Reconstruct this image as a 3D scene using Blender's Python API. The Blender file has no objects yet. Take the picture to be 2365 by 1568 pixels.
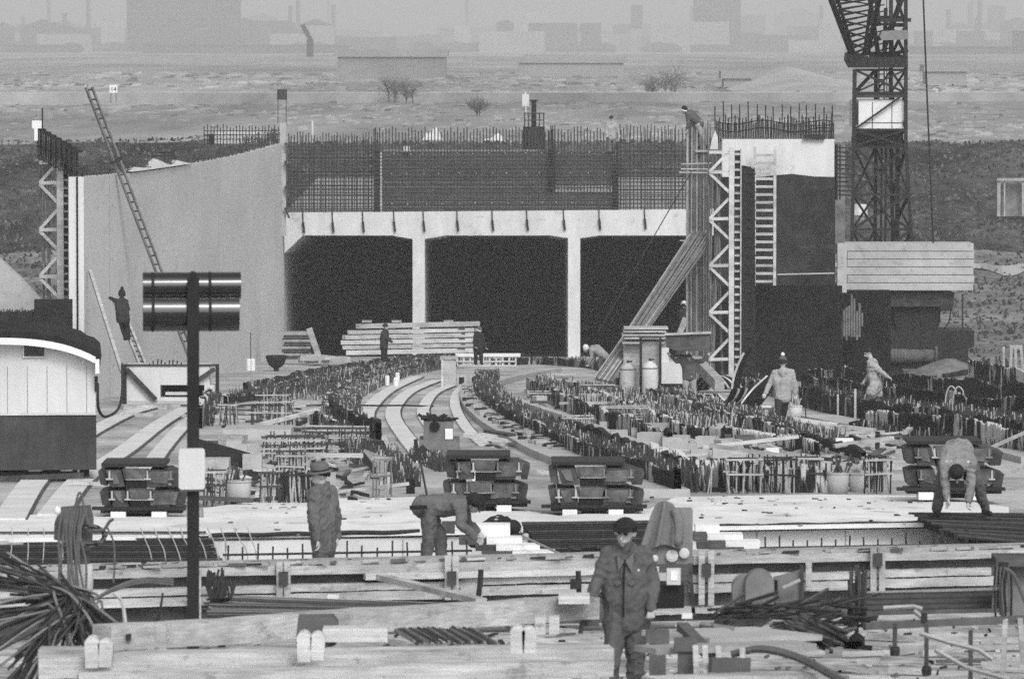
import bpy, math, random
import numpy as np
from mathutils import Vector, Matrix, noise
random.seed(7)
R = random.uniform
S = bpy.context.scene
C = S.collection
rad = math.radians
# ---------------------------------------------------------------- camera
ZC = 18.0                       # height of the camera above the datum
F = 13139.0                     # 200 mm lens, in units of a 2365 px wide frame
PITCH = math.atan((784 - 100) / F)
cd = bpy.data.cameras.new('camera')
cam = bpy.data.objects.new('camera', cd); C.objects.link(cam)
cam.location = (0, 0, ZC)
cam.rotation_euler = (math.pi / 2 - PITCH, 0, 0)
cd.sensor_width = 36.0
cd.lens = 36.0 * F / 2365
cd.clip_start = 1.0
cd.clip_end = 9000
cd.dof.use_dof = True
cd.dof.focus_distance = 150
cd.dof.aperture_fstop = 9.0
S.camera = cam
# ---------------------------------------------------------------- sky, sun, exposure
w = bpy.data.worlds.new('World'); S.world = w; w.use_nodes = True
nt = w.node_tree; nt.nodes.clear()
sky = nt.nodes.new('ShaderNodeTexSky'); sky.sky_type = 'NISHITA'; sky.sun_disc = False
SUN = Vector((-0.20, 0.70, -0.66)).normalized()        # the way the light travels
sky.sun_elevation = math.asin(-SUN.z)
sky.sun_rotation = math.atan2(-SUN.x, -SUN.y)
sky.dust_density = 4.0; sky.air_density = 1.0
bw = nt.nodes.new('ShaderNodeRGBToBW')
bg = nt.nodes.new('ShaderNodeBackground'); bg.inputs['Strength'].default_value = 0.15
wo = nt.nodes.new('ShaderNodeOutputWorld')
nt.links.new(sky.outputs[0], bw.inputs[0]); nt.links.new(bw.outputs[0], bg.inputs[0]); nt.links.new(bg.outputs[0], wo.inputs[0])
sl = bpy.data.lights.new('sun', 'SUN'); sl.energy = 0.8; sl.angle = rad(14)
so = bpy.data.objects.new('sun', sl); C.objects.link(so)
so.rotation_euler = SUN.to_track_quat('-Z', 'Y').to_euler(); so.location = (-40, -40, 80)
S.view_settings.view_transform = 'Standard'; S.view_settings.look = 'None'
S.view_settings.exposure = 0.5; S.view_settings.gamma = 1.0
S.cycles.use_denoising = False
S.cycles.max_bounces = 5; S.cycles.diffuse_bounces = 4; S.cycles.volume_bounces = 0
S.cycles.glossy_bounces = 2; S.cycles.transparent_max_bounces = 4
HAZE = 0.00034
# ---------------------------------------------------------------- geometry of the place
SL, A_DECK, A_FRONT = 0.0431, 3.27, 3.75
def ray(px, py):
    u = (px - 1182.5) / F; v = (784 - py) / F
    s, c = math.sin(PITCH), math.cos(PITCH)
    return Vector((u, c + v * s, -s + v * c))
def P(px, py, Y):               # the point of the photograph at distance Y
    d = ray(px, py)
    t = Y / d.y
    return Vector((d.x * t, Y, ZC + d.z * t))
def deck(Y, off=0.0): return ZC - A_DECK - SL * Y + off
def G(px, py, off=0.0):         # where a point of the photograph meets the sloping deck (off metres above it)
    d = ray(px, py)
    t = (-A_DECK + off) / (d.z + SL * d.y)
    return Vector((d.x * t, d.y * t, ZC + d.z * t))
FR = -(A_FRONT - A_DECK)        # the working floor in front lies this far below the deck
def U(Y): return F / Y          # pixels per metre
# ---------------------------------------------------------------- materials
MAT = {}
def mat(name, v, rough=0.85, var=0.18, scale=3.0, stretch=(1, 1, 1), metal=0.0, var2=0.0, scale2=0.4, bump=0.0, spec=0.12, stretch2=(1, 1, 1), spots=0.0, sscale=5.0):
    m = bpy.data.materials.new(name); m.use_nodes = True
    n = m.node_tree; b = n.nodes['Principled BSDF']
    b.inputs['Roughness'].default_value = rough; b.inputs['Metallic'].default_value = metal
    b.inputs['Specular IOR Level'].default_value = spec
    geo = n.nodes.new('ShaderNodeNewGeometry')
    def tex(sc, st, det):
        mp = n.nodes.new('ShaderNodeMapping'); mp.inputs['Scale'].default_value = (sc * st[0], sc * st[1], sc * st[2])
        t = n.nodes.new('ShaderNodeTexNoise'); t.inputs['Scale'].default_value = 1.0; t.inputs['Detail'].default_value = det
        t.inputs['Roughness'].default_value = 0.65
        n.links.new(geo.outputs['Position'], mp.inputs[0]); n.links.new(mp.outputs[0], t.inputs[0])
        return t
    t1 = tex(scale, stretch, 5)
    r1 = n.nodes.new('ShaderNodeMapRange'); r1.inputs[1].default_value = 0.3; r1.inputs[2].default_value = 0.7
    r1.inputs[3].default_value = 1 - var; r1.inputs[4].default_value = 1 + var
    n.links.new(t1.outputs[0], r1.inputs[0])
    out = r1.outputs[0]
    if var2:
        t2 = tex(scale2, stretch2, 3)
        r2 = n.nodes.new('ShaderNodeMapRange'); r2.inputs[1].default_value = 0.35; r2.inputs[2].default_value = 0.65
        r2.inputs[3].default_value = 1 - var2; r2.inputs[4].default_value = 1 + var2
        n.links.new(t2.outputs[0], r2.inputs[0])
        mm = n.nodes.new('ShaderNodeMath'); mm.operation = 'MULTIPLY'
        n.links.new(out, mm.inputs[0]); n.links.new(r2.outputs[0], mm.inputs[1]); out = mm.outputs[0]
    if spots:
        t3 = tex(sscale, (1, .6, 1.4), 6); r3 = n.nodes.new('ShaderNodeMapRange'); r3.inputs[1].default_value = .58; r3.inputs[2].default_value = .66
        r3.inputs[3].default_value = 1; r3.inputs[4].default_value = 1 - spots; n.links.new(t3.outputs[0], r3.inputs[0])
        m3 = n.nodes.new('ShaderNodeMath'); m3.operation = 'MULTIPLY'; n.links.new(out, m3.inputs[0]); n.links.new(r3.outputs[0], m3.inputs[1]); out = m3.outputs[0]
    m2 = n.nodes.new('ShaderNodeMath'); m2.operation = 'MULTIPLY'; m2.inputs[1].default_value = v; m2.use_clamp = True
    n.links.new(out, m2.inputs[0])
    n.links.new(m2.outputs[0], b.inputs['Base Color'])
    if bump:
        bp = n.nodes.new('ShaderNodeBump'); bp.inputs['Strength'].default_value = bump; bp.inputs['Distance'].default_value = 0.05
        n.links.new(t1.outputs[0], bp.inputs['Height']); n.links.new(bp.outputs[0], b.inputs['Normal'])
    MAT[name] = m
    return m
mat('concrete', .38, .9, .12, 2.5, var2=.12, scale2=.35, bump=.2, spots=.22, sscale=3)
mat('concrete_wall', .54, .9, .05, 1.5, (1, .05, .3), var2=.08, scale2=.35, stretch2=(1, .10, .6), bump=.05, spots=.10, sscale=.8)
mat('concrete_white', .54, .9, .06, 4, (1, 1, .25), var2=.10, scale2=.6, stretch2=(1, 1, .4), bump=.1, spots=.2, sscale=1.6)
mat('tunnel_concrete', .46, .9, .12, 1.5, var2=.2, scale2=.3)
mat('concrete_grey', .26, .9, .15, 4, var2=.15, scale2=.6, bump=.2)
mat('deck', .34, .9, .2, 5, var2=.32, scale2=.45, stretch2=(1, .35, 1), bump=.4, spots=.3, sscale=1.6)
mat('front_floor', .36, .9, .35, 4, var2=.45, scale2=.8, bump=.5, spots=.45, sscale=3)
mat('screed', .66, .8, .06, 4, var2=.14, scale2=.9, stretch2=(1, .4, 1), bump=.15, spots=.3, sscale=1.2)
mat('shirt', .2, .95, .15, 30, var2=.12, scale2=4)
mat('mesh_board', .12, .85, .25, 8, (.35, 1, 3), var2=.25, scale2=2)
mat('strip', .56, .85, .08, 6, var2=.10, scale2=.8)
mat('tar', .010, .75, .25, 5, var2=.3, scale2=.7, spec=.1)
mat('tar_matt', .020, .9, .25, 5, (1, 1, .3), var2=.35, scale2=.6)
mat('rust', .055, .8, .3, 9)
mat('rust_dark', .03, .85, .3, 9)
mat('rebar_light', .36, .8, .3, 3)  # paler tone given to some bars and rails
mat('rebar_mid', .17, .8, .35, 3)
mat('steel', .05, .6, .35, 6, var2=.3, scale2=1.5)
mat('steel_dark', .018, .6, .3, 6, spec=.2)
mat('steel_light', .38, .6, .15, 6)
mat('gloss_dark', .012, .10, .1, 8, spec=.9)
mat('timber', .37, .8, .22, 9, (.25, 1, 4), var2=.28, scale2=2.2, stretch2=(.3, 1, 1), bump=.3, spots=.35, sscale=5)
mat('timber_new', .47, .8, .18, 9, (.25, 1, 4), var2=.22, scale2=2, stretch2=(.3, 1, 1), bump=.25, spots=.25, sscale=6)
mat('timber_mid', .30, .85, .2, 9, (.35, 1, 3), var2=.2, scale2=2, bump=.25)
mat('timber_dark', .075, .85, .25, 8, (.35, 1, 3), var2=.3, scale2=2, bump=.2)
mat('foam', .68, .7, .05, 6, var2=.05, scale2=1.2)
mat('white_paint', .53, .55, .05, 5, (1, 1, .3), var2=.06, scale2=.8)
mat('offwhite', .50, .7, .08, 5, var2=.1, scale2=1)
mat('grey_paint', .20, .6, .12, 5, var2=.12, scale2=1)
mat('hut_dark', .05, .6, .15, 6, (1, 1, .3), var2=.25, scale2=1)
mat('dark_paint', .018, .6, .15, 6, (1, 1, .3), var2=.2, scale2=1)
mat('black', .012, .7, .2, 5)
mat('glass', .02, .12, .1, 3, spec=.6)
mat('rubber', .02, .8, .2, 8)
mat('rope', .11, .9, .2, 9)
mat('rope_light', .40, .9, .2, 9)
mat('canvas', .17, .95, .15, 6, var2=.15, scale2=2)
mat('canvas_mid', .10, .95, .15, 6, var2=.15, scale2=2)
mat('skin', .40, .6, .08, 20)
mat('skin_dark', .2, .6, .08, 20)
mat('hair', .02, .7, .2, 40)
mat('cloth_black', .02, .95, .25, 25, var2=.2, scale2=4)
mat('cloth_dark', .035, .95, .2, 25, var2=.12, scale2=4)
mat('cloth_grey', .09, .95, .15, 30, var2=.12, scale2=4)
mat('cloth_mid', .11, .95, .15, 30, var2=.12, scale2=4)
mat('cloth_light', .30, .95, .15, 30, var2=.14, scale2=4)
mat('cloth_white', .65, .95, .1, 22, var2=.1, scale2=4)
mat('bank', .050, 1, .5, 1.6, var2=.6, scale2=.16, stretch2=(1, .5, 1), spots=-.8, sscale=.5)
mat('pit_side', .15, 1, .45, 2.0, var2=.4, scale2=.15)
mat('scrub', .10, 1, .3, .5)
mat('field', .22, 1, .25, .25, (1, .12, 1), var2=.38, scale2=.022, stretch2=(1, .16, 1))
mat('road', .42, .9, .1, .3)
mat('grass_dark', .03, 1, .3, 2)
mat('grass_pale', .11, 1, .3, 2)
mat('sand', .34, 1, .15, .3, var2=.15, scale2=.05)
mat('far_wall', .055, .9, .25, .05, var2=.2, scale2=.02)
mat('steel_face', .085, .7, .3, 8, var2=.3, scale2=2)
mat('bin_grey', .13, .85, .15, 5, var2=.2, scale2=1.5)
mat('far_wall_pale', .24, .9, .1, .05)
mat('far_wall_fogged', .19, .9, .3, .05, var2=.2, scale2=.02)  # far wall colour lightened, so the fog's fading is in the paint
mat('tar_face', .030, .9, .3, 3, (1, 1, .4), var2=.4, scale2=.5, spots=-1.0, sscale=.9)
mat('bark', .05, .9, .2, 3)
mat('twig', .10, .9, .3, 3)
mat('far_dark', .03, .8, .1, 3)
# bars splashed and dripped over with cement: dark, with pale upright streaks of their own
def curtain_mat(name, lo, hi, cut, dark=.02, pale=.34):
    m = mat(name, 1.0, .9, .2, 6); n = m.node_tree; b = n.nodes['Principled BSDF']; geo = [x for x in n.nodes if x.type == 'NEW_GEOMETRY'][0]
    def tx(sc, det):
        mp = n.nodes.new('ShaderNodeMapping'); mp.inputs['Scale'].default_value = sc; t = n.nodes.new('ShaderNodeTexNoise'); t.inputs['Scale'].default_value = 1; t.inputs['Detail'].default_value = det
        n.links.new(geo.outputs['Position'], mp.inputs[0]); n.links.new(mp.outputs[0], t.inputs[0]); return t
    a, c = tx((11, 2.5, 1.1), 3), tx((1.3, .45, .8), 3)
    ad = n.nodes.new('ShaderNodeMath'); ad.operation = 'ADD'; n.links.new(a.outputs[0], ad.inputs[0]); n.links.new(c.outputs[0], ad.inputs[1])
    r = n.nodes.new('ShaderNodeMapRange'); r.inputs[1].default_value = cut; r.inputs[2].default_value = cut + .07; r.inputs[3].default_value = dark; r.inputs[4].default_value = pale
    n.links.new(ad.outputs[0], r.inputs[0]); n.links.new(r.outputs[0], b.inputs['Base Color'])
curtain_mat('curtain_dark', 0, 0, 1.10)
curtain_mat('curtain', 0, 0, 1.0, pale=.42)
curtain_mat('curtain_pale', 0, 0, .94, pale=.46)
# ---------------------------------------------------------------- mesh building
WORLD = {}                       # world position of every thing that has children
class MB:
    def __init__(s): s.v = []; s.f = []; s.m = []
    def add(s, vs, fs, mi=0):
        b = len(s.v); s.v.extend([tuple(x) for x in vs])
        for q in fs: s.f.append(tuple(b + i for i in q)); s.m.append(mi)
    def hexa(s, p, mi=0):        # 8 corners: bottom four, then top four
        s.add(p, [(0, 3, 2, 1), (4, 5, 6, 7), (0, 1, 5, 4), (1, 2, 6, 5), (2, 3, 7, 6), (3, 0, 4, 7)], mi); return s
    def box(s, c, d, rz=0, mi=0, M=None):
        hx, hy, hz = d[0] / 2, d[1] / 2, d[2] / 2
        M = M or Matrix.Rotation(rz, 3, 'Z'); c = Vector(c)
        return s.hexa([c + M @ Vector((x, y, z)) for z in (-hz, hz) for x, y in ((-hx, -hy), (hx, -hy), (hx, hy), (-hx, hy))], mi)
    def face(s, x0, y0, x1, y1, Y, dep, mi=0):   # a box whose front is the given rectangle of the photograph at distance Y
        a = P(x0, y1, Y); b = P(x1, y0, Y)
        return s.hexa([(a.x, Y, a.z), (b.x, Y, a.z), (b.x, Y + dep, a.z), (a.x, Y + dep, a.z), (a.x, Y, b.z), (b.x, Y, b.z), (b.x, Y + dep, b.z), (a.x, Y + dep, b.z)], mi)
    def beam(s, p, q, w, h, mi=0, up=(0, 0, 1)):
        p, q = Vector(p), Vector(q); d = (q - p)
        if d.length < 1e-6: return s
        d.normalize(); u = Vector(up); r = d.cross(u)
        if r.length < 1e-3: r = d.cross(Vector((0, 1, 0)))
        r.normalize(); u = r.cross(d)
        o = [(-w / 2, -h / 2), (w / 2, -h / 2), (w / 2, h / 2), (-w / 2, h / 2)]
        return s.hexa([p + r * a + u * b for a, b in o] + [q + r * a + u * b for a, b in o], mi)
    def wbeam(s, p, q, w, h, mi=0, amp=.006, n=14):   # a sawn beam, slightly warped and chipped
        p, q = Vector(p), Vector(q); d = (q - p).normalized(); r = d.cross(Vector((0, 0, 1))).normalized(); u = r.cross(d); rows = []
        se = R(0, 99)
        for i in range(n):
            t = i / (n - 1); c = p + (q - p) * t + u * (amp * 2.2 * noise.noise((t * 3, se, 0))) + r * (amp * 2 * noise.noise((t * 3, se, 5)))
            rows.append([c + r * (a * w / 2 + R(-amp, amp) * .5) + u * (b * h / 2 + R(-amp, amp) * .6) for a, b in ((-1, -1), (1, -1), (1, 1), (-1, 1))])
        vs = [x for r_ in rows for x in r_]
        s.add(vs, [(i * 4 + j, i * 4 + (j + 1) % 4, i * 4 + 4 + (j + 1) % 4, i * 4 + 4 + j) for i in range(n - 1) for j in range(4)] + [(3, 2, 1, 0), tuple(4 * (n - 1) + j for j in range(4))], mi); return s
    def tube(s, p, q, r, n=6, r2=None, mi=0): return s.path([p, q], r, n, mi, r2)
    def path(s, pts, r, n=6, mi=0, r2=None):
        pts = [Vector(x) for x in pts]; k = len(pts); vs = []; prev = None
        for i, p in enumerate(pts):
            t = (pts[min(i + 1, k - 1)] - pts[max(i - 1, 0)])
            t = t.normalized() if t.length > 1e-9 else Vector((0, 0, 1))
            if prev is None:
                a = t.cross(Vector((0, 0, 1)))
                if a.length < .05: a = t.cross(Vector((0, 1, 0)))
            else: a = prev - t * prev.dot(t)
            a.normalize(); prev = a; b = t.cross(a)
            rr = r if r2 is None else r + (r2 - r) * i / max(1, k - 1)
            vs += [p + (a * math.cos(2 * math.pi * j / n) + b * math.sin(2 * math.pi * j / n)) * rr for j in range(n)]
        fs = [(i * n + j, i * n + (j + 1) % n, (i + 1) * n + (j + 1) % n, (i + 1) * n + j) for i in range(k - 1) for j in range(n)]
        fs += [tuple(range(n))[::-1], tuple((k - 1) * n + j for j in range(n))]
        s.add(vs, fs, mi); return s
    def prism(s, poly, vec, mi=0):
        n = len(poly); vec = Vector(vec); a = [Vector(p) for p in poly]
        s.add(a + [p + vec for p in a], [tuple(range(n))[::-1], tuple(range(n, 2 * n))] + [(i, (i + 1) % n, n + (i + 1) % n, n + i) for i in range(n)], mi); return s
    def lathe(s, prof, c, n=14, mi=0, M=None):
        M = M or Matrix.Identity(3); c = Vector(c); k = len(prof)
        vs = [c + M @ Vector((r * math.cos(2 * math.pi * j / n), r * math.sin(2 * math.pi * j / n), z)) for r, z in prof for j in range(n)]
        fs = [(i * n + j, i * n + (j + 1) % n, (i + 1) * n + (j + 1) % n, (i + 1) * n + j) for i in range(k - 1) for j in range(n)]
        fs += [tuple(range(n))[::-1], tuple((k - 1) * n + j for j in range(n))]
        s.add(vs, fs, mi); return s
    def ball(s, c, r, n=10, mi=0, M=None, z0=-1.0, z1=1.0):
        if not hasattr(r, '__len__'): r = (r, r, r)
        M = M or Matrix.Identity(3); c = Vector(c); k = max(5, n // 2 + 1)
        a0, a1 = math.asin(max(-1, min(1, z0))), math.asin(max(-1, min(1, z1)))
        vs = []
        for i in range(k):
            a = a0 + (a1 - a0) * i / (k - 1); ca = max(.02, math.cos(a))
            vs += [c + M @ Vector((r[0] * ca * math.cos(2 * math.pi * j / n), r[1] * ca * math.sin(2 * math.pi * j / n), r[2] * math.sin(a))) for j in range(n)]
        fs = [(i * n + j, i * n + (j + 1) % n, (i + 1) * n + (j + 1) % n, (i + 1) * n + j) for i in range(k - 1) for j in range(n)]
        fs += [tuple(range(n))[::-1], tuple((k - 1) * n + j for j in range(n))]
        s.add(vs, fs, mi); return s
    def grid(s, rows, mi=0):     # rows of points, as a sheet
        n = len(rows[0]); vs = [p for r in rows for p in r]
        s.add(vs, [(i * n + j, i * n + j + 1, (i + 1) * n + j + 1, (i + 1) * n + j) for i in range(len(rows) - 1) for j in range(n - 1)], mi); return s
    def mesh(s, name, mats, org, smooth=False):
        me = bpy.data.meshes.new(name)
        a = np.array(s.v, dtype=np.float64) - np.array(org)
        me.from_pydata([tuple(x) for x in a], [], s.f)
        for m in (mats if isinstance(mats, (list, tuple)) else [mats]): me.materials.append(MAT[m])
        me.polygons.foreach_set('material_index', s.m)
        if smooth: me.polygons.foreach_set('use_smooth', [True] * len(s.f))
        me.update(); return me
    def obj(s, name, mats, parent=None, smooth=False, org=None):
        if parent is not None: org = WORLD[parent.name]
        elif org is None:
            a = np.array(s.v); lo, hi = a.min(0), a.max(0); org = ((lo[0] + hi[0]) / 2, (lo[1] + hi[1]) / 2, lo[2])
        o = bpy.data.objects.new(name, s.mesh(name, mats, org, smooth)); C.objects.link(o)
        if parent is not None: o.parent = parent
        else: o.location = org
        WORLD[o.name] = Vector(org)
        return o
def tag(o, label=None, cat=None, group=None, kind=None):
    if label: o['label'] = label
    if cat: o['category'] = cat
    if group: o['group'] = group
    if kind: o['kind'] = kind
    return o
def thing(name, label, cat, loc, group=None):
    o = bpy.data.objects.new(name, None); C.objects.link(o); o.empty_display_size = .2
    o.location = loc; WORLD[o.name] = Vector(loc)
    return tag(o, label, cat, group)
def dup(o, loc, rz=0.0, label=None):
    c = o.copy(); C.objects.link(c); c.location = loc; c.rotation_euler = (0, 0, rz); WORLD[c.name] = Vector(loc)
    if label: c['label'] = label
    for ch in o.children:
        d = ch.copy(); C.objects.link(d); d.parent = c
        for g in ch.children:
            e = g.copy(); C.objects.link(e); e.parent = d
    return c
def smooth_line(pts, n):        # Catmull-Rom through points, n samples
    pts = [Vector(p) for p in pts]; out = []
    ext = [pts[0] * 2 - pts[1]] + pts + [pts[-1] * 2 - pts[-2]]
    k = len(pts) - 1
    for i in range(n):
        u = i / (n - 1) * k; j = min(int(u), k - 1); t = u - j
        a, b, c, d = ext[j], ext[j + 1], ext[j + 2], ext[j + 3]
        out.append(.5 * ((2 * b) + (c - a) * t + (2 * a - 5 * b + 4 * c - d) * t * t + (3 * b - a - 3 * c + d) * t ** 3))
    return out
# ================================================================ the setting: ground, banks, road, far town
NAT = ZC - 5.9
def edge_y(x):                  # front edge of the raised deck
    return 74.6 + (x + 3.93) * 0.42
def terrain(x, y):
    f = deck(min(y, 215), FR)
    if y > 215: f = f + (ZC - 10.7 - f) * min(1, (y - 215) / 85)
    if -13.2 < x < 10.6 and y < 272: f = deck(y, -.6) if y > edge_y(x) else deck(y, FR)
    if -13.2 < x < 10.6 and y >= 272:
        f = ZC - 8.9
        if y > 318: f = f + (NAT - f) * min(1, (y - 318) / 14)
    elif y > 300: f = f + (NAT - f) * min(1, (y - 300) / 32)
    if y > 332: f = NAT
    side = max(0, min(1, (abs(x) - 42) / 14)); f = f + (NAT - f) * side
    n = noise.noise((x * .15, y * .15, 0)) * (.8 if 285 < y < 340 else .35) + noise.noise((x * .5, y * .5, 3)) * .14
    if y > 340: n = noise.noise((x * .012, y * .004, 7)) * .9
    elif -13.2 < x < 10.6 or y < 212: n *= .12
    return f + n * (0.9 if y > 215 else .3)
xs = sorted(set([-3000, -1800, -1100, -700, -450, -300, -200, -140, -100, -75] + [-60 + i * 2 for i in range(18)] + [-25 + i for i in range(53)] + [29 + i * 2 for i in range(17)] + [75, 100, 140, 200, 300, 450, 700, 1100, 1800, 3000] + [-13.2, 10.6]))
ys = sorted(set([20 + i * 2 for i in range(126)] + [271.5, 272.5] + [272.5 + i * 1.5 for i in range(48)] + [350 + i * 12 for i in range(40)] + [840 + i * 60 for i in range(30)] + [2700, 3000, 3400, 4000, 5000, 6000]))
mb = MB()
mb.v = [(x, y, terrain(x, y)) for y in ys for x in xs]
nx = len(xs)
for j in range(len(ys) - 1):
    for i in range(nx - 1):
        xm, ym = (xs[i] + xs[i + 1]) / 2, (ys[j] + ys[j + 1]) / 2
        if -13.2 < xm < 10.6 and 271 < ym < 272.6: continue
        if ym > 334 or abs(xm) > 50: k = 3
        elif ym > 294: k = 2
        elif ym > 100 and (ym > 205 or xm > 10.6 or xm < -13.2): k = 1
        else: k = 0
        mb.f.append((j * nx + i, j * nx + i + 1, (j + 1) * nx + i + 1, (j + 1) * nx + i)); mb.m.append(k)
tag(mb.obj('ground', ['front_floor', 'pit_side', 'bank', 'field'], org=(0, 0, 0), smooth=True), kind='structure')
# the road on the low dyke beyond the site
rows = []
for i in range(41):
    x = -400 + i * 20; y0 = 566 + x * .03
    rows.append([(x, y0 - 4, NAT - .3), (x, y0 - 2.2, NAT + 1.0), (x, y0 + 3.2, NAT + 1.02), (x, y0 + 5, NAT - .3)])
q = MB(); q.grid(rows); q.m = [(0, 1, 0)[i % 3] for i in range(len(q.f))]
tag(q.obj('road', ['field', 'road'], org=(0, 566, NAT)), kind='structure')
# a sandy track along the foot of the bank on the right
rows = []
for i in range(30):
    px = 1900 + i * 17; y = 282 + 2 * math.sin(i * .7)
    c = P(px, 488, y); z = terrain(c.x, y) + .12
    rows.append([(c.x, y - 2.6, terrain(c.x, y - 2.6) + .05), (c.x, y - 1, z + .12), (c.x, y + 1.5 + .5 * math.sin(i * 1.3), terrain(c.x, y + 1.5) + .12)])
tag(MB().grid(rows).obj('path', 'sand'), kind='structure')
# haze: the air of the whole scene
hz = MB(); hz.box((0, 3040, 0), (6400, 6260, 1)); hz.v = [(x, y, (ZC - 17.5 if z < 0 else ZC + 62)) for x, y, z in hz.v]
mm = bpy.data.materials.new('haze'); mm.use_nodes = True; n = mm.node_tree; n.nodes.clear()
pv = n.nodes.new('ShaderNodeVolumePrincipled'); pv.inputs['Density'].default_value = HAZE
pv.inputs['Color'].default_value = (.995, .995, .995, 1); pv.inputs['Anisotropy'].default_value = 0.0
mo = n.nodes.new('ShaderNodeOutputMaterial'); n.links.new(pv.outputs[0], mo.inputs['Volume']); MAT['haze'] = mm
tag(hz.obj('haze', 'haze', org=(0, 0, ZC)), kind='stuff')
# ---- the far town
def building(x0, y0, x1, y1, Y, label, cat='building', name='far_building', m='far_wall', roof=None, wins=0, group='buildings in the far haze'):
    if Y > 1050 and y1 < 185: Y *= 2.3
    base = P(x0, y1, Y); zt = P(x0, y0, Y).z; a, b = P(x0, y0, Y).x, P(x1, y0, Y).x
    z0 = min(base.z, NAT)
    t = thing(name, label, cat, ((a + b) / 2, Y, z0), group); D = max(8, min(40, (b - a) * .5))
    MB().hexa([(a, Y, z0), (b, Y, z0), (b, Y + D, z0), (a, Y + D, z0), (a, Y, zt), (b, Y, zt), (b, Y + D, zt), (a, Y + D, zt)]).obj('wall', m, t)
    q = MB()
    if roof == 'gable':
        h = (b - a) * .3; q.prism([(a - .5, Y - .5, zt), (b + .5, Y - .5, zt), ((a + b) / 2, Y - .5, zt + h)], (0, D + 1, 0))
    elif roof == 'spire':
        c = ((a + b) / 2, Y + D / 2, zt); h = (b - a) * 2.2
        q.add([(a - .3, Y - .3, zt), (b + .3, Y - .3, zt), (b + .3, Y + D + .3, zt), (a - .3, Y + D + .3, zt), (c[0], c[1], zt + h)], [(0, 3, 2, 1), (0, 1, 4), (1, 2, 4), (2, 3, 4), (3, 0, 4)])
    else: q.hexa([(a - .4, Y - .4, zt), (b + .4, Y - .4, zt), (b + .4, Y + D + .4, zt), (a - .4, Y + D + .4, zt), (a - .4, Y - .4, zt + 1), (b + .4, Y - .4, zt + 1), (b + .4, Y + D + .4, zt + 1), (a - .4, Y + D + .4, zt + 1)])
    q.obj('roof', 'far_dark' if m == 'far_wall' else 'far_wall_pale', t)
    if wins:
        q = MB(); nr, ncol = wins
        for i in range(nr):
            zz = z0 + (zt - z0) * (i + .3) / nr; hh = (zt - z0) / nr * .5
            q.hexa([(a + 1, Y - .25, zz), (b - 1, Y - .25, zz), (b - 1, Y + .1, zz), (a + 1, Y + .1, zz), (a + 1, Y - .25, zz + hh), (b - 1, Y - .25, zz + hh), (b - 1, Y + .1, zz + hh), (a + 1, Y + .1, zz + hh)])
        q.obj('window_band_pane', 'glass', t)
    return t
building(292, -55, 550, 134, 1550, 'huge block like tower building, the largest pale shape in the haze', 'tower block', 'tower_block', wins=(14, 1))
building(0, 82, 62, 140, 1700, 'low flat building in the haze at the far left edge', wins=(3, 1))
building(0, 108, 180, 150, 1500, 'long low shed below the thin chimney at the far left')
building(143, 34, 153, 140, 1800, 'thin tall chimney rising alone from the hazy town', 'chimney', 'far_chimney')
building(232, 70, 246, 140, 1800, 'hazy narrow tower with pointed top beside the huge block', 'tower', 'far_tower', roof='spire')
building(330, 108, 800, 150, 1400, 'very long low hall below the huge block in the haze')
building(560, 92, 690, 150, 1650, 'hazy mid height block just right of the huge tower block', wins=(5, 1))
building(740, 96, 850, 150, 1700, 'hazy flat roofed block right of the slanting crane', wins=(5, 1))
building(780, 132, 1030, 186, 930, 'long grey hall across the middle of the hazy town', m='far_wall_fogged')
building(1043, 118, 1056, 160, 1900, 'small pointed church tower in the middle of the haze', 'tower', 'far_tower', roof='spire')
building(1174, 92, 1190, 170, 1750, 'tallest church tower in the haze above the pipe on the tunnel roof', 'tower', 'far_tower', roof='spire')
building(1190, 134, 1240, 172, 1740, 'church nave with gable roof beside its tall hazy tower', 'church', 'far_church', roof='gable')
building(1210, 128, 1330, 152, 1100, 'low pale building with white wall in the middle of the haze', m='far_wall_pale')
building(1198, 146, 1440, 166, 1000, 'lowest long white shed in the middle of the haze', m='far_wall_pale')
building(1330, 104, 1520, 160, 1900, 'faint broad block behind the white sheds', wins=(4, 1))
building(1538, 96, 1550, 160, 1900, 'faint thin spire left of the sand hill', 'tower', 'far_tower', roof='spire')
building(1590, 110, 1602, 160, 2000, 'second faint spire left of the sand hill, lower one', 'tower', 'far_tower', roof='spire')
building(1560, 118, 1900, 165, 1900, 'broad faint warehouse behind the sand hill')
building(1672, 182, 1732, 200, 760, 'small white hut on the field left of the crane', 'hut', 'far_hut', m='far_wall_pale')
building(2187, 26, 2196, 130, 1800, 'thin chimney in the haze right of the crane rope', 'chimney', 'far_chimney')
building(2110, 112, 2365, 180, 1300, 'wide dark hall in the haze right of the crane mast')
building(2210, 92, 2238, 140, 1700, 'narrow hazy block behind the wide hall', wins=(6, 1))
building(2252, 58, 2266, 140, 1750, 'slim hazy tower behind the wide hall at the right', 'tower', 'far_tower', roof='spire')
building(2342, 76, 2420, 180, 1280, 'square hazy block at the far right edge', wins=(8, 1))
building(2140, 166, 2232, 186, 820, 'low pale shed on the field right of the crane', 'shed', 'far_shed', m='far_wall_pale')
# slanting far crane
t = thing('far_crane', 'tiny slanting crane jib far off in the haze', 'crane', P(715, 130, 1700))
MB().beam(P(716, 132, 1700), P(716, 92, 1700), 2, 2).obj('mast', 'far_dark', t); MB().beam(P(718, 94, 1700), P(698, 58, 1700), 1.4, 1.4).obj('jib', 'far_dark', t)
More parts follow.
